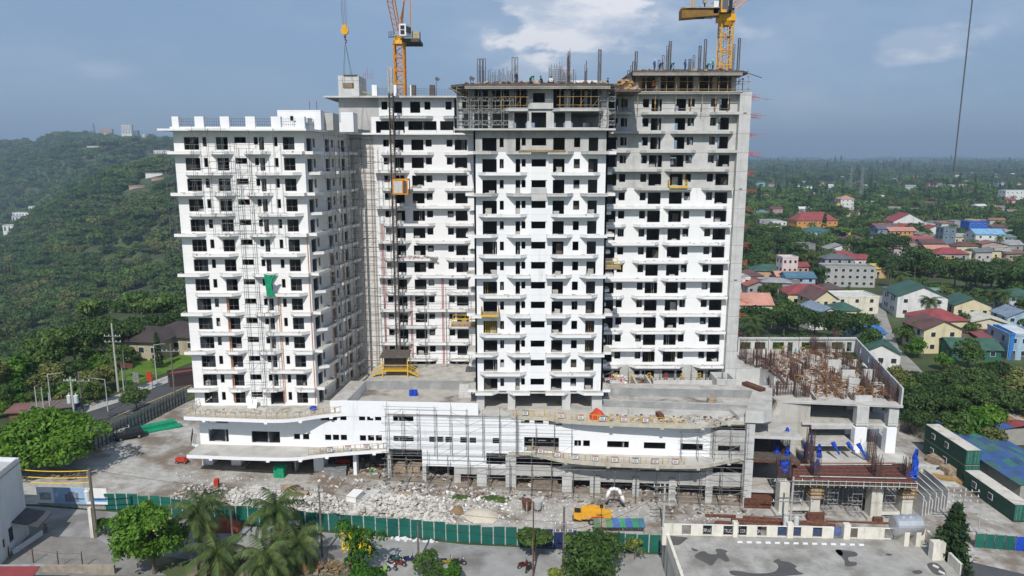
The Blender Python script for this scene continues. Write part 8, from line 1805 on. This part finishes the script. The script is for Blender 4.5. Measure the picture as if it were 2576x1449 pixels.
# ================================================================ people
def person(loc,label,pose='stand',rz=0,shirt=(.05,.1,.3),trou=(.06,.06,.08),hat=(.7,.5,.05),sc=1.0):
 if pose=='bend':J=dict(pel=(0,0,.92),chest=(0,-.42,1.12),neck=(0,-.52,1.12),head=(0,-.68,1.05),hand=(.16,-.6,.45),elb=(.22,-.5,.78))
 elif pose=='crouch':J=dict(pel=(0,.1,.38),chest=(0,-.12,.78),neck=(0,-.17,.92),head=(0,-.2,1.05),hand=(.16,-.5,.35),elb=(.24,-.25,.55))
 else:J=dict(pel=(0,0,.92),chest=(0,0,1.36),neck=(0,0,1.48),head=(0,-.03,1.62),hand=(.27,-.1,.80),elb=(.25,.03,1.12))
 kz=.5 if pose!='crouch' else.42;ky=-.06 if pose!='crouch' else-.38
 vs,es,rs_=[],[],[]
 def v(p,r,par=None):vs.append(p);rs_.append(r);(es.append((par,len(vs)-1))if par is not None else None);return len(vs)-1
 P=J['pel'];a=v(P,.15);c=v(J['chest'],.17,a);n=v(J['neck'],.06,c);h=v(J['head'],.095,n);v((J['head'][0],J['head'][1]-.01,J['head'][2]+.11),.085,h)
 for s in(-1,1):
  sh=v((s*.19,J['chest'][1],J['chest'][2]+.04),.07,c);el=v((s*J['elb'][0],J['elb'][1],J['elb'][2]),.05,sh);ha=v((s*J['hand'][0],J['hand'][1],J['hand'][2]),.04,el);v((s*J['hand'][0],J['hand'][1]-.03,J['hand'][2]-.1),.035,ha)
  hp_=v((s*.1,P[1],P[2]-.06),.1,a);k=v((s*.12,ky,kz),.075,hp_);f=v((s*.12,.03 if pose!='crouch' else.0,.08),.05,k);v((s*.12,-.14,.04),.045,f)
 me=bpy.data.meshes.new('body');me.from_pydata(vs,es,[]);o=bpy.data.objects.new('body_tmp',me);col.objects.link(o);m=o.modifiers.new('s','SKIN');o.modifiers.new('u','SUBSURF').levels=1
 for i,r in enumerate(rs_):me.skin_vertices[0].data[i].radius=(r,r);me.skin_vertices[0].data[i].use_root=i==0
 bpy.context.view_layer.update();bm_=bpy.data.meshes.new_from_object(o.evaluated_get(bpy.context.evaluated_depsgraph_get()));bpy.data.objects.remove(o)
 cm=lambda n_,c_:mat(n_+'_%d_%d_%d'%tuple(int(x*100)for x in c_),c_,.8,.1,3)
 for mm in(cm('cloth',shirt),cm('cloth',trou),cm('skin',(.30,.17,.11))):bm_.materials.append(mm)
 hd=Vector(J['head']);hn_=Vector(J['hand'])
 for p_ in bm_.polygons:
  c_=p_.center;ax=Vector((abs(c_.x),c_.y,c_.z));p_.material_index=2 if(c_-hd).length<.17 or(ax-hn_).length<.13 else(1 if c_.z<P[2]-.02 else 0)
 t=thing('person',label,'person',loc,rz);t.scale=(sc,)*3;link('body',bm_,t);mb=MB();hc=hd+Vector((0,-.01,.1));mb.ball(tuple(hc),.13,10,6,sz=.75);mb.tube(tuple(hc-Vector((0,0,.03))),tuple(hc-Vector((0,0,.01))),.16,10);mb.build('helmet',cm('helmet',hat),t);return t
NV=(.02,.03,.08);GR=(.02,.28,.12);WH_=(.75,.75,.75);OR_=(.7,.15,.03)
def on(px,Y,z):return(VY(px,200,Y)[0],Y,z)
person(on(1299,107,zM_),'person in navy standing beside the looped rebar on the middle deck','stand',.5,NV);person(on(1334,107,zM_),'person in a green hooded jacket bending on the middle tower deck','bend',.8,GR,NV,GR);person(on(1363,107,zM_),'person in navy crouching on the middle tower deck','crouch',-1,NV,NV,NV)
person(on(1386,107,zM_),'person in a white shirt crouching by the caged wall rebar','crouch',0,WH_,NV,(.1,.1,.1));person(on(1529,114,L(16)+.26),'person in dark clothes standing at the step between the two decks','stand',1,NV,NV,NV);person(on(1510,114,L(16)+.26),'person in a yellow vest bending by the last rebar of the middle deck','bend',1,(.6,.7,.1),NV)
for px,ps_,c,hc,lb in((1645,'stand',(.03,.08,.3),WH_,'person in blue with a white helmet at the left of the top deck'),(1658,'bend',NV,NV,'person in black bending at the left of the top deck'),(1686,'bend',(.03,.2,.15),NV,'person in dark green bending beside tall rebar on the top deck'),(1722,'stand',(.05,.06,.2),NV,'person in dark blue standing mid deck on the right tower'),(1777,'bend',GR,WH_,'person in a bright green vest with a white helmet bending on the top deck'),(1791,'stand',GR,WH_,'person in a green vest standing near the yellow crane mast')):person(on(px,YT-1.4,zT_),lb,ps_,.6,c,NV,hc)
person(on(1644,YT-.4,lz(16)+.3),'person in orange standing inside the open storey of the right tower','stand',0,OR_,NV);person(on(1691*.6389/.6389,YT+.1,lz(12)+.12)if False else(VY(.6389*(2300+630/1.811),420,YT+.6)[0]if False else VY(1692,405,YT)[0],YT+.5,lz(12)+.02),'person in white standing in an opening of the grey right tower','stand',0,WH_,NV)
for px,py,c,hc,ps_,lb in((1968,893,(.1,.25,.05),(.6,.6,.1),'stand','person in green standing among the rebar at the back of the frame building'),(2000,890,(.05,.45,.6),(.05,.1,.2),'crouch','person in light blue crouching at the back of the frame building'),(2018,886,(.6,.45,.05),NV,'bend','person in yellow bending at the back of the frame building')):g_=G(px,py,ZU);person((g_.x,g_.y,ZU),lb,ps_,0,c,NV,hc)
for px,py,c,hc,ps_,lb in((507,1272,GR,(.7,.5,.05),'stand','person in a green vest and yellow helmet at the left end of the rubble'),(708,1266,GR,(.6,.05,.03),'bend','person in a green vest and red helmet on the rubble'),(935,1193,GR,(.7,.6,.05),'crouch','person in green crouching inside the open ground floor'),(116,1338,(.2,.18,.16),(.03,.03,.03),'crouch','person in grey sitting against the tall white house')):g_=GG(px,py);person(g_,lb,ps_,.5,c,NV,hc)
# ================================================================ poles and wires
def pole(label,px,pyb,pyt,r=.17,m='pole',arms=(),Y=None,trafo=0,base=None,arm_w=2.2,name='utility_pole'):
 g_=Vector(base)if base is not None else GG(px,pyb);_,zt=VY(px,pyt,g_.y);h=zt-g_.z;t=thing(name,label,'utility pole',g_);MB().tube((0,0,-.5),(0,0,h),r,8,r*.7).build('post',M[m],t)
 for a in arms:
  MB().box(-arm_w/2,arm_w/2,-.25,-.13,h-a-.1,h-a).build('crossarm',M['steel'],t)
  for x in(-.45,-.2,.2,.45):mb=MB();mb.tube((x*arm_w,-.19,h-a),(x*arm_w,-.19,h-a+.3),.07,6,.04);mb.build('insulator',M['wpaint'],t)
 for i in range(trafo):
  x=(-.6,.6)[i%2]if trafo>1 else-.55;mb=MB();mb.tube((x,0,h*.55),(x,0,h*.55+1.3),.36,12);mb.tube((x,0,h*.55+1.3),(x,0,h*.55+1.42),.38,12,.25);mb.tube((x,0,h*.55+1.4),(x,0,h*.55+1.8),.07,6);mb.build('transformer',mat('pale_transformer',(.55,.6,.6),.5,.1,1),t)
 return Vector((g_.x,g_.y,zt))
M['pole']=mat('weathered_pole',(.15,.13,.11),.9,.25,1.5);M['cpole']=mat('concrete_pole',(.42,.41,.38),.9,.12,1.5)
T1=pole('dark utility pole with a pale transformer beside the white post at the left',243,1352,1180,.24,'pole',trafo=1)
g_=GG(237,1350);o=MB().box(g_.x-.22,g_.x+.18,g_.y-.4,g_.y,g_.z-.3,g_.z+4.2).build('white_post',M['oldwhite']);tag(o,'short white concrete post leaning on the transformer pole','post')
T2=pole('tall thin dark wooden pole in front of the white rubble',811,1400,1220,.15,arms=(.7,),arm_w=1.0);T3=pole('wooden pole standing on the street left of the round shrub',1053,1413,1314,.15)
T4=pole('slim lattice like post through the umbrella shaped street tree',1341,1452,1262,.1,'rust');T5=pole('dark pole with a double row of insulators beside the broad street tree',1417,1436,1275,.17,arms=(2.2,3.2),arm_w=2.4);T6=pole('thin grey post in front of the small street tree',1340,1450,1355,.08,'cpole')
T7=pole('thin post beside the yellow concrete pump',1512,1345,1275,.07,'pole');T8=pole('pale concrete pole with many insulators in front of the podium gate',1668,1338,1215,.2,'cpole',arms=(.4,1.5,2.6),arm_w=3.4);T9=pole('pale concrete pole with two transformers before the frame building',1986,1338,1200,.2,'cpole',arms=(.5,3.6),trafo=0,arm_w=6)
for s in(-1,1):mb=MB();mb.tube((T9.x+s*.75,T9.y-.3,T9.z-8.6+1.3),(T9.x+s*.75,T9.y-.3,T9.z-8.6+2.6),.36,12);mb.tube((T9.x+s*.75,T9.y-.3,T9.z-6),(T9.x+s*.75,T9.y-.3,T9.z-5.6),.08,6);o=mb.build('transformer',MATS['pale_transformer']);tag(o,('left' if s<0 else 'right')+' pale transformer low on the pole before the frame building','transformer')
T10=pole('utility pole crowded with insulators behind the tall conifer',2416,1342,1228,.2,'cpole',arms=(.4,1.2,2.0),arm_w=4);pole('slim lamp pole right of the tall conifer',2460,1345,1266,.07,'cpole',name='lamp_pole')
H1=pole('tall pale pole with two crossarms beside the highway bend',298,985,813,.22,'cpole',arms=(2.6,3.8),arm_w=3.4);H2=pole('pale pole with two transformers by the big round tree',193,1092,948,.2,'cpole',arms=(.6,),trafo=2);H3=pole('wooden pole with one crossarm by the boundary fence',214,1085,935,.2,'pole',arms=(1.6,),arm_w=4);H4=pole('dark pole with one crossarm close to the left tower',441,1010,865,.18,'pole',arms=(1.4,),arm_w=3.6)
for i,(px,b,t_)in enumerate(((132,1045,942),(272,1035,955),(395,965,868))):
 g_=GG(px,b);_,zt=VY(px,t_,g_.y);h=zt-g_.z;t=thing('street_lamp',f'{ords[i]} grey street lamp from the left along the highway','street lamp',g_,0,'street lamps along the highway');MB().tube((0,0,0),(0,0,h),.12,6,.07).build('post',M['cpole'],t);s=-1 if i==1 else 1;MB().tube((0,0,h),(s*1.8,0,h+.25),.05,5).build('arm',M['cpole'],t);MB().obox((s*2.1,0,h+.27),(.7,.25,.12)).build('lamp_head',M['steel'],t)
for i,(px,b,t_)in enumerate(((98,1063,972),(114,1060,974),(130,1058,988),(312,985,925),(318,975,880))):pole(f'{ords[i]} short bare pole from the left in the scrub beside the highway',px,b,t_,.12,'cpole',name='bare_pole')
def wire(a,b,label,sag=.6,r=.022,m='black',parent=None):
 mb=MB();n=9;pr=None
 for i in range(n+1):
  f=i/n;p_=a.lerp(b,f)-Vector((0,0,sag*4*f*(1-f)))
  if pr is not None:mb.tube(pr,p_,r,3)
  pr=p_
 return tag(mb.build('wire',M[m],parent),label,'wire','overhead wires')if label else mb
D_=lambda x,y,z:Vector((x,y,z))
for i,dz in enumerate((0,.9,1.6)):wire(T1-D_(0,0,dz+.2),VY and D_(P1.x-.2,P1.y,T1.z-dz-.1),f'{["upper", "middle", "lower"][i]} yellow sleeved wire between the white house and the transformer pole',.2,.07,'yellow')
for i,(a,b,lb)in enumerate(((T1,T2-D_(0,0,.7),'thin wire from the transformer pole to the thin dark pole'),(T2-D_(0,0,.7),T5-D_(1,0,2),'long wire from the thin dark pole to the insulator pole'),(T3-D_(0,0,.4),T5-D_(0,0,3),'wire low across the teal fence toward the insulator pole'),(T3-D_(0,0,1),T2-D_(0,0,3),'low wire between the two wooden poles'),(T5-D_(-1,0,2),T8-D_(1,0,1),'wire across the yellow pump to the gate pole'),(T5-D_(-1,0,3),T8-D_(1,0,2),'lower wire across the yellow pump to the gate pole'),(T8-D_(-1,0,.4),T9-D_(2,0,.5),'wire between the gate pole and the two transformer pole'),(T9+D_(2,0,-.4),T10-D_(1,0,.4),'wire from the two transformer pole toward the conifer'),(T10+D_(1,0,-.4),T10+D_(16,-14,3),'wire running from the conifer pole out to the right edge'),(H1-D_(0,0,2.6),H3-D_(0,0,1.6),'upper wire along the highway'),(H1-D_(0,0,6),H3-D_(0,0,3),'lower wire along the highway'),(H1-D_(0,0,3.8),H4-D_(0,0,1.4),'wire from the tall pale pole toward the left tower'),(H3-D_(0,0,1.6),H3+D_(-22,-4,-2),'wire running from the boundary pole to the left edge'))):wire(a,b,lb,.8)
# ================================================================ vehicles and plant
def wheel(t,x,y,r,w_=.2):o=MB().tube((x,y-w_/2,r),(x,y+w_/2,r),r,14).build('wheel',M['black'],t);MB().tube((x,y-w_/2-.01,r),(x,y+w_/2+.01,r),r*.55,10).build('rim',M['steel'],o)
def car(label,loc,rz,c,kind='suv',cat='car'):
 t=thing('parked_'+('jeep' if kind=='jeep' else 'car'),label,cat,loc,rz);pm=mat('car_paint_%d_%d'%(int(c[0]*100),int(c[2]*100)),c,.3,.05,1);mb=MB()
 pr=[(-2.3,.45),(-2.3,.95),(-2.1,1.05),(-1.9,1.1),(-.9,1.15),(2.2,1.15),(2.3,.9),(2.3,.45)];n=len(pr);vs=[(x,s,z)for s in(-.88,.88)for x,z in pr];mb.add(vs,[tuple(range(n)),tuple(reversed(range(n,2*n)))]+[(i,i+n,(i+1)%n+n,(i+1)%n)for i in range(n)]);mb.build('body',pm,t)
 pr=[(-1.0,1.14),(-.35,1.72),(1.9,1.74),(2.2,1.14)];n=4;g_=MB();g_.add([(x,s*(.84 if z<1.2 else.72),z)for s in(-1,1)for x,z in pr],[(0,1,2,3),(7,6,5,4),(0,4,5,1),(2,6,7,3)]);g_.build('window',M['glass'],t);mb=MB();mb.add([(-.4,-.74,1.72),(1.95,-.74,1.74),(1.95,.74,1.74),(-.4,.74,1.72),(-.3,-.68,1.78),(1.85,-.68,1.8),(1.85,.68,1.8),(-.3,.68,1.78)],[(4,5,6,7),(0,1,5,4),(1,2,6,5),(2,3,7,6),(3,0,4,7)]);mb.build('roof',pm,t)
 for x in(-.35,.6,1.6):mb=MB();[mb.box(x-.04,x+.04,s*.79-.03,s*.79+.03,1.15,1.72)for s in(-1,1)];mb.build('pillar',pm,t)
 for x in(-1.45,1.4):[wheel(t,x,y,.36)for y in(-.82,.82)]
 for y in(-.62,.62):MB().box(-2.34,-2.28,y-.18,y+.18,.72,.9).build('headlight',M['wpaint'],t)
 return t
car('dark green black off-road car parked beside the green sheet stacks',GG(326,1103),R(215)-math.pi+R(0),(.015,.02,.022));car('white covered jeep parked behind the palms by the teal fence',GG(718,1348),R(8),(.6,.6,.58),'jeep','jeep')
for px,py,w_,lb in((372,1078,9,'stack of bright green sheets behind the dark parked car'),(392,1083,8.5,'lower flat stack of green sheets beside the other stack')):g_=GG(px,py);mb=MB();mb.obox((0,0,.3 if w_>8.6 else.12),(w_,1.6,.6 if w_>8.6 else.24),0);o=mb.build('sheet_stack',mat('green_stacked_sheets',(.01,.26,.13),.6,.2,1,seams=[(2,.15,0,.02,.5)]),loc=g_);o.rotation_euler=(0,0,R(38));tag(o,lb,'sheets')
g_=GG(1490,1313);CP=thing('concrete_pump','yellow trailer mounted concrete pump standing behind the fence','concrete pump',g_,R(-3));g_=None
mb=MB();mb.box(-1.6,1.7,-.75,.75,.75,2.05);mb.prism([(-1.5,-.7),(1.6,-.7),(1.6,.7),(-1.5,.7)],2.05,2.15);mb.build('engine_hood',M['craneyel'],CP);mb=MB();mb.box(1.71,2.7,-.6,.6,.8,1.7);mb.build('rear_box',M['craneyel'],CP)
mb=MB();mb.prism([(-2.7,-.8),(-1.62,-.8),(-1.62,.8),(-2.7,.8)],[.9,.5,.5,.9],1.75);mb.build('hopper',M['craneyel'],CP);MB().box(-2.6,-1.7,-.7,.7,1.751,1.76).build('hopper_grate',M['black'],CP);mb=MB();mb.box(-2.9,2.9,-.5,.5,.5,.72);mb.build('chassis',M['dwood'],CP);[wheel(CP,-.2,y,.45,.25)for y in(-.85,.85)]
mb=MB();mb.tube((.9,-.2,2.15),(.9,-.2,2.6),.12,8);mb.box(-.6,.4,-.5,.5,2.16,2.45);mb.build('engine_top',M['craneyel'],CP);MB().tube((1.3,.2,2.15),(1.3,.2,2.55),.25,10).build('exhaust',M['black'],CP);MB().box(-.2,1.6,-.77,-.751,1.0,1.22).build('stripe',mat('red_stripe',(.5,.04,.02)),CP);MB().box(-1.2,-.3,-.77,-.751,1.0,1.2).build('sticker',mat('pink_sticker',(.6,.3,.3)),CP)
Fp=Face((0,-.76),(1,-.76));o=text('YAMA',.45,1.35,.36,Fp,.02,None,mat('brown_lettering',(.25,.05,.02)),wd=1.0);o.parent=CP
g_=GG(1555,1296);mb=MB();pt=[D_(g_.x-1.6+.45*i,g_.y+1.5,g_.z+z)for i,z in enumerate((1.9,3.2,3.5,3.4,3.3,2.4,1.3))];mb.path(pt,.27,8);tag(mb.build('wrapped_hose',M['wpaint'],smooth=True),'thick white wrapped hose arching behind the yellow pump','hose')
for i,px in enumerate((1325,1352)):
 g_=GG(px,1287);t=thing('concrete_bucket',('left' if i==0 else 'right')+' round concrete bucket in a pale frame behind the fence','bucket',g_);MB().tube((0,0,.5),(0,0,1.8),.5,12,.8).build('drum',M['rust']if i==0 else M['greyrub']if False else M['conc'],t);mb=MB();[mb.tube((.75*math.cos(a),.75*math.sin(a),0),(.75*math.cos(a),.75*math.sin(a),1.9),.05)for a in(0,1.57,3.14,4.71)];mb.build('frame',M['scafw'],t)
def stack(label,px,py,w_,d_,h_,m,rz=0,n=4,z=None,name='block_stack',cat='stack'):
 p_=GG(px,py)if z is None else G(px,py,z);t=MB();rr=random.Random(px)
 for i in range(n):t.obox((rr.uniform(-.04,.04),rr.uniform(-.04,.04),h_*(i+.5)/n),(w_,d_,h_/n-.03),rr.uniform(-.03,.03))
 o=t.build(name,M[m],loc=p_);o.rotation_euler=(0,0,rz);return tag(o,label,cat)
for a in(('stack of white boards left of the tan block stacks',648,1245,1.7,1.4,1.1,'whiterub',0,6),('second white board stack nearer the palms',672,1253,1.8,1.5,1.0,'whiterub',.2,6),('third white board stack with a blue cloth behind it',660,1262,1.6,1.4,.8,'wpaint',0,5),('green sheeted box standing in the open ground floor',705,1198,1.6,1.4,1.9,'green',0,1),('first grey bundle of metal forms by the white column',832,1195,1.8,1.6,1.5,'steel',.1,5),('second grey bundle of metal forms by the white column',857,1196,1.9,1.7,1.5,'steel',.1,5),('white topped crate with timber behind it before the podium',893,1254,1.6,2.4,.9,'wpaint',-.3,3),('grey block crate right of the white topped crate',937,1253,1.5,2.6,.8,'concw',-.3,3),('brown steel skip of scraps before the scaffold',1010,1258,3.2,1.3,1.1,'wood',0,1),('tan block stack behind the tallest palm',735,1252,1.0,1.4,1.1,'wood',0,3),('second tan block stack',751,1254,1.0,1.4,1.1,'wood',.1,3),('third tan block stack',767,1256,1.0,1.4,1.1,'wood',0,3),('upper tan block stack against the plinth',745,1240,1.2,1.2,1.2,'wood',.3,2),('open timber crate beside the tan stacks',722,1236,1.6,1.0,.9,'wood',0,2),('left pile of tile packs inside the scaffolded ground floor',1000,1190,2.5,2,1.6,'wood',.3,5),('right pile of tile packs inside the scaffolded ground floor',1045,1193,2.2,2,1.7,'wood',-.2,5),('brick pile inside the ground floor right of the middle',1370,1235,4,1.5,1.5,'brownrub',0,5),('dark pile of rusty steel forms in the corner bay',1900,1272,4.2,2.2,1.8,'rust',0,7),('tan timber pile on the rusty forms in the corner bay',1925,1262,3.5,1.5,2.4,'wood',.1,7),('red tool box in the right bay of the podium',1868,1270,1.1,.8,.7,'red',0,1),('tall timber stack in the right hand yard',2365,1170,3.5,3,1.7,'wood',.4,9),('second timber stack nearer the dark containers',2388,1195,2.5,2.2,1.6,'wood',.2,9),('yellow timber beam bundle in the right hand yard',2382,1210,4.5,1.4,.7,'ywood',-.6,4),('pale perforated plank stack behind the far right pier',2330,1178,5,1,.6,'scafw',-.2,4),('second pale plank stack in the right yard',2350,1192,5,1,.6,'scafw',-.05,4),('third pale plank stack left of the dark containers',2370,1222,5,1.3,.5,'scafw',0,3),('rusty plate leaning at the tie beam of the piers',2050,1310,2.6,.5,1.3,'rust',0,1),('small rusty plate at the foot of the third pier',2208,1316,1.4,.4,1.0,'rust',0,1)):stack(*a)
stack('wooden crate on the floor of the right pool',1790,1013,1.3,1,.8,'wood',0,3,11.5);stack('grey box on the right podium roof',1587,1042,.8,.7,.9,'conc',0,1,ZU);stack('dark crate on the right podium roof',1660,1050,.8,1.6,.7,'rust',.2,2,ZU);stack('dark steel bundle at the right end of the podium roof',1895,975,1.2,4,.5,'rust',.5,3,13)
for i,px in enumerate((1035,1045)):p_=G(px,995,ZU+.36);mb=MB();mb.tube((0,0,0),(0,0,.95),.38,12);tag(mb.build('barrel',M['blue'],loc=p_),('left' if i==0 else 'right')+' of two blue barrels in the left roof pool','barrel','blue barrels')
p_=G(788,1031,ZU);mb=MB();mb.ball((0,0,.3),.6,8,5,sz=.6);tag(mb.build('blue_bundle',M['blue'],loc=p_),'blue bundle at the right foot of the left tower','bundle');p_=G(636,1026,ZU);mb=MB();mb.obox((0,0,.7),(1.4,.08,1.5),0,0,-.5);tag(mb.build('leaning_panel',M['wpaint'],loc=p_),'pale panel leaning at the foot of the left tower','panel')
p_=GG(458,1165);mb=MB();mb.box(-.9,.6,-.4,.4,.35,.9);mb.box(.3,.9,-.35,.35,.3,.7);t=thing('small_roller','small red orange roller machine left of the podium','roller',p_);mb.build('body',M['red'],t);[wheel(t,x,y,.25)for x in(-.6,.6)for y in(-.35,.35)];p_=GG(546,1228);mb=MB();mb.prism([(-.5,-.5),(.5,-.5),(.5,.5),(-.5,.5)],0,.1);mb.prism([(-.3,-.3),(.3,-.3),(.3,.3),(-.3,.3)],.1,1.5);tag(mb.build('barrier',M['red'],loc=p_),'bright red orange barrier on the sand patch left of the podium','barrier')
t=thing('forklift','red forklift parked deep inside the open ground floor','forklift',GG(868,1172));MB().box(-1.2,1.0,-.6,.6,.5,1.3).build('body',M['red'],t);mb=MB();[mb.tube((x,y,1.3),(x,y,2.3),.05)for x in(-.9,.6)for y in(-.5,.5)];mb.box(-1,.7,-.55,.55,2.3,2.36);mb.build('guard_frame',M['black'],t);[wheel(t,x,y,.42)for x in(-.9,.8)for y in(-.55,.55)];MB().box(1.1,1.2,-.4,.4,.1,2.4).build('fork_mast',M['black'],t)
for i,(a,b,c,d_,r)in enumerate(((1870,1305,1990,1313,.25),(1840,1312,2080,1322,.3),(1800,1318,2000,1330,.28),(1795,1322,1960,1336,.22),(1775,1300,1850,1304,.25),(1985,1318,2100,1327,.25),(2080,1315,2260,1322,.2),(1960,1330,2090,1336,.2),(2000,1336,2095,1340,.2),(1850,1328,1975,1334,.22))):
 p_,q_=GG(a,b),GG(c,d_);mb=MB();mb.tube(p_+D_(0,0,r),q_+D_(0,0,r+.1),r,6);tag(mb.build('steel_tube',M['rust']if i<7 else M['dwood']),f'{ords[i]} long {"rusty" if i < 7 else "black"} steel tube lying before the frame building','steel tube','steel tubes before the frame building')
for i in range(9):
 p_=GG(2318+i*7,1302-i*1.5);mb=MB();y0=p_.y+i*.12;x=p_.x+.12*i;a_=2.4 if i%2 else 3.4;mb.add([(x,y0,p_.z),(x,y0,p_.z+a_),(x-.6,y0+3,p_.z+a_+.8),(x-.6,y0+6,p_.z+a_+.8),(x-.6,y0+6,p_.z)]+[(x+.14,y0,p_.z),(x+.14,y0,p_.z+a_),(x-.46,y0+3,p_.z+a_+.8),(x-.46,y0+6,p_.z+a_+.8),(x-.46,y0+6,p_.z)],[(0,1,2,3,4),(9,8,7,6,5),(0,5,6,1),(1,6,7,2),(2,7,8,3),(3,8,9,4)]);tag(mb.build('precast_panel',M['concw']),f'{ords[i]} upright precast panel from the left beside the far right pier','precast panel','precast panels standing in a row')
g_=GG(1640,1352);t=thing('lean_to','patched lean-to of green and blue roof sheets behind the right end of the fence','shelter',g_);rr=random.Random(2)
for i in range(8):mb=MB();x=-7.6+i*.9;mb.obox((x,1.2,1.55),(.88,1.9,.06),0,0,.2);mb.build('roof_sheet',roofmat(((.10,.2,.1),(.3,.28,.2),(.1,.25,.1),(.05,.12,.45),(.03,.3,.15),(.05,.12,.45),(.03,.3,.15),(.04,.2,.3))[i]),t)
mb=MB();[mb.tube((x,y,0),(x,y,1.4),.06)for x in(-7.9,-4,-1)for y in(.5,1.9)];mb.build('posts_frame',M['wood'],t)
MG=thing('mesh_fence','dark green mesh fence right of the tall conifer','fence');a,b=GG(2450,1380),GG(2600,1392)
for i in range(7):p_=a.lerp(b,i/6);q_=a.lerp(b,(i+1)/6-.01);F=Face(p_[:2],q_[:2]);mb=MB();F.box(mb,0,F.len,-.04,.04,p_.z,p_.z+2.3);mb.build('fence_panel',M['teal']if i!=4 else MATS['blue_tarp'],MG);MB().box(p_.x-.06,p_.x+.06,p_.y-.15,p_.y-.05,p_.z,p_.z+2.5).build('fence_post',M['dwood'],MG)
roadstrip('side_street',[(2440,1388),(2640,1400)],[(2400,1470),(2640,1480)],.06,M['asph'])
def bike(label,px,py,rz,c):
 p_=GG(px,py);t=thing('motorcycle',label,'motorcycle',p_,rz,'motorcycles on the street');pm=mat('bike_paint_%d_%d_%d'%tuple(int(v*100)for v in c),c,.35,.05,1)
 for x in(-.65,.65):o=MB().tube((x,-.06,.3),(x,.06,.3),.3,14).build('wheel',M['black'],t);MB().tube((x,-.065,.3),(x,.065,.3),.16,8).build('rim',M['steel'],o)
 mb=MB();mb.prism([(-.75,-.13),(-.1,-.15),(.1,-.1),(.1,.1),(-.1,.15),(-.75,.13)],[.5,.35,.35,.35,.35,.5],[.75,.68,.45,.45,.68,.75]);mb.prism([(.1,-.2),(.45,-.16),(.45,.16),(.1,.2)],[.3,.45,.45,.3],[.45,.95,.95,.45]);mb.build('body',pm,t)
 mb=MB();mb.box(-.75,-.02,-.13,.13,.7,.82);mb.build('seat',M['black'],t);mb=MB();mb.tube((.65,0,.3),(.42,0,1.0),.04,6);mb.tube((.42,-.32,1.05),(.42,.32,1.05),.025,5);[mb.tube((.42,y,1.05),(.45,y*1.1,1.28),.015,4)for y in(-.25,.25)];mb.build('handlebar',M['black'],t);MB().ball((.5,0,.92),.09,8,5).build('headlight',M['wpaint'],t);return t
for a in(('dark scooter with teal trim on the near verge',995,1412,0,(.02,.12,.12)),('red motorcycle lying in the group on the near verge',1005,1424,-.2,(.2,.03,.03)),('navy motorcycle right of the teal trimmed scooter',1030,1414,.2,(.02,.02,.1)),('white and black motorcycle at the left of the group',985,1431,-.6,(.55,.55,.55)),('motorcycle under a lime green cloth at the bottom edge',964,1440,.4,(.25,.55,.08)),('black motorcycle with a yellow stripe right of the round shrub',1125,1420,.1,(.3,.25,.02)),('black motorcycle with a brown seat farther right of the shrub',1155,1421,0,(.03,.03,.03)),('red and black motorcycle under the umbrella shaped tree',1318,1428,.5,(.12,.02,.02)),('dark motorcycle behind the thin grey post',1332,1436,1,(.03,.03,.04)),('white and black motorcycle against the right end of the fence',1545,1387,.2,(.6,.6,.6))):bike(*a)
debris('rubbish','white rubbish bags along the foot of the teal fence',gp([(975,1352),(1100,1360),(1100,1368),(975,1358)]),30,.3,.6,[M['wpaint']],31,rubz(0))
debris('dry_leaves','dry brown leaves and branches under the palms',gp([(560,1400),(900,1415),(900,1449),(560,1449)]),600,.15,.7,[M['bark'],M['brownrub'],M['palmdry']],33,rubz(0),heap=.5)
g_=GG(587,1373);pole('dead brown palm trunk with a withered crown among the palms',587,1373,1272,.17,'bark',name='dead_palm');drape('rust red heap covered by a cloth behind the palms',GG(560,1330),5,2.4,1.4,mat('brick_red_cloth',(.28,.07,.04),.9,.3,1),3)
for i,(px,py)in enumerate(((250,1110),(262,1106),(274,1102),(286,1098))):p_=GG(px+20,py);o=link('white_rack',FMm[1],None,p_,.6);tag(o,f'{ords[i]} white steel rack from the left beside the dark parked car','rack','white racks beside the car')
for px,py,rz,lb,c in((462,978,R(-58),'dark bus shaped shed with a red roof half behind the left tower',RED),):house(px,py,3,9,2.6,-58,'flat',(.06,.04,.04),c,lb,zg=GG(px,py).z,win=(0,1),cat='shed',name='roadside_shed')
g_=GG(370,963);
for i,(px,py,m,lb)in enumerate(((322,925,'rust','brown framed empty signboard beside the highway'),(345,950,'steel','small grey blue signboard on posts beside the highway'),(379,948,'red','small red signboard beside the highway'))):p_=GG(px,py+30);t=thing('signboard',lb,'signboard',p_,R(-20));w_=(3.6,1.6,1.3)[i];mb=MB();[mb.tube((x*w_*.45,0,0),(x*w_*.45,0,3.6),.08)for x in(-1,1)];mb.build('posts_frame',M['dwood'],t);MB().box(-w_/2,w_/2,-.1,.0,1.6 if i else 2.6,3.7).build('board',M[m],t)
mb=MB();drape('bright blue tarpaulin roof of the roadside stall',GG(165,1030),3.5,3,2.2,M['blue'],5)
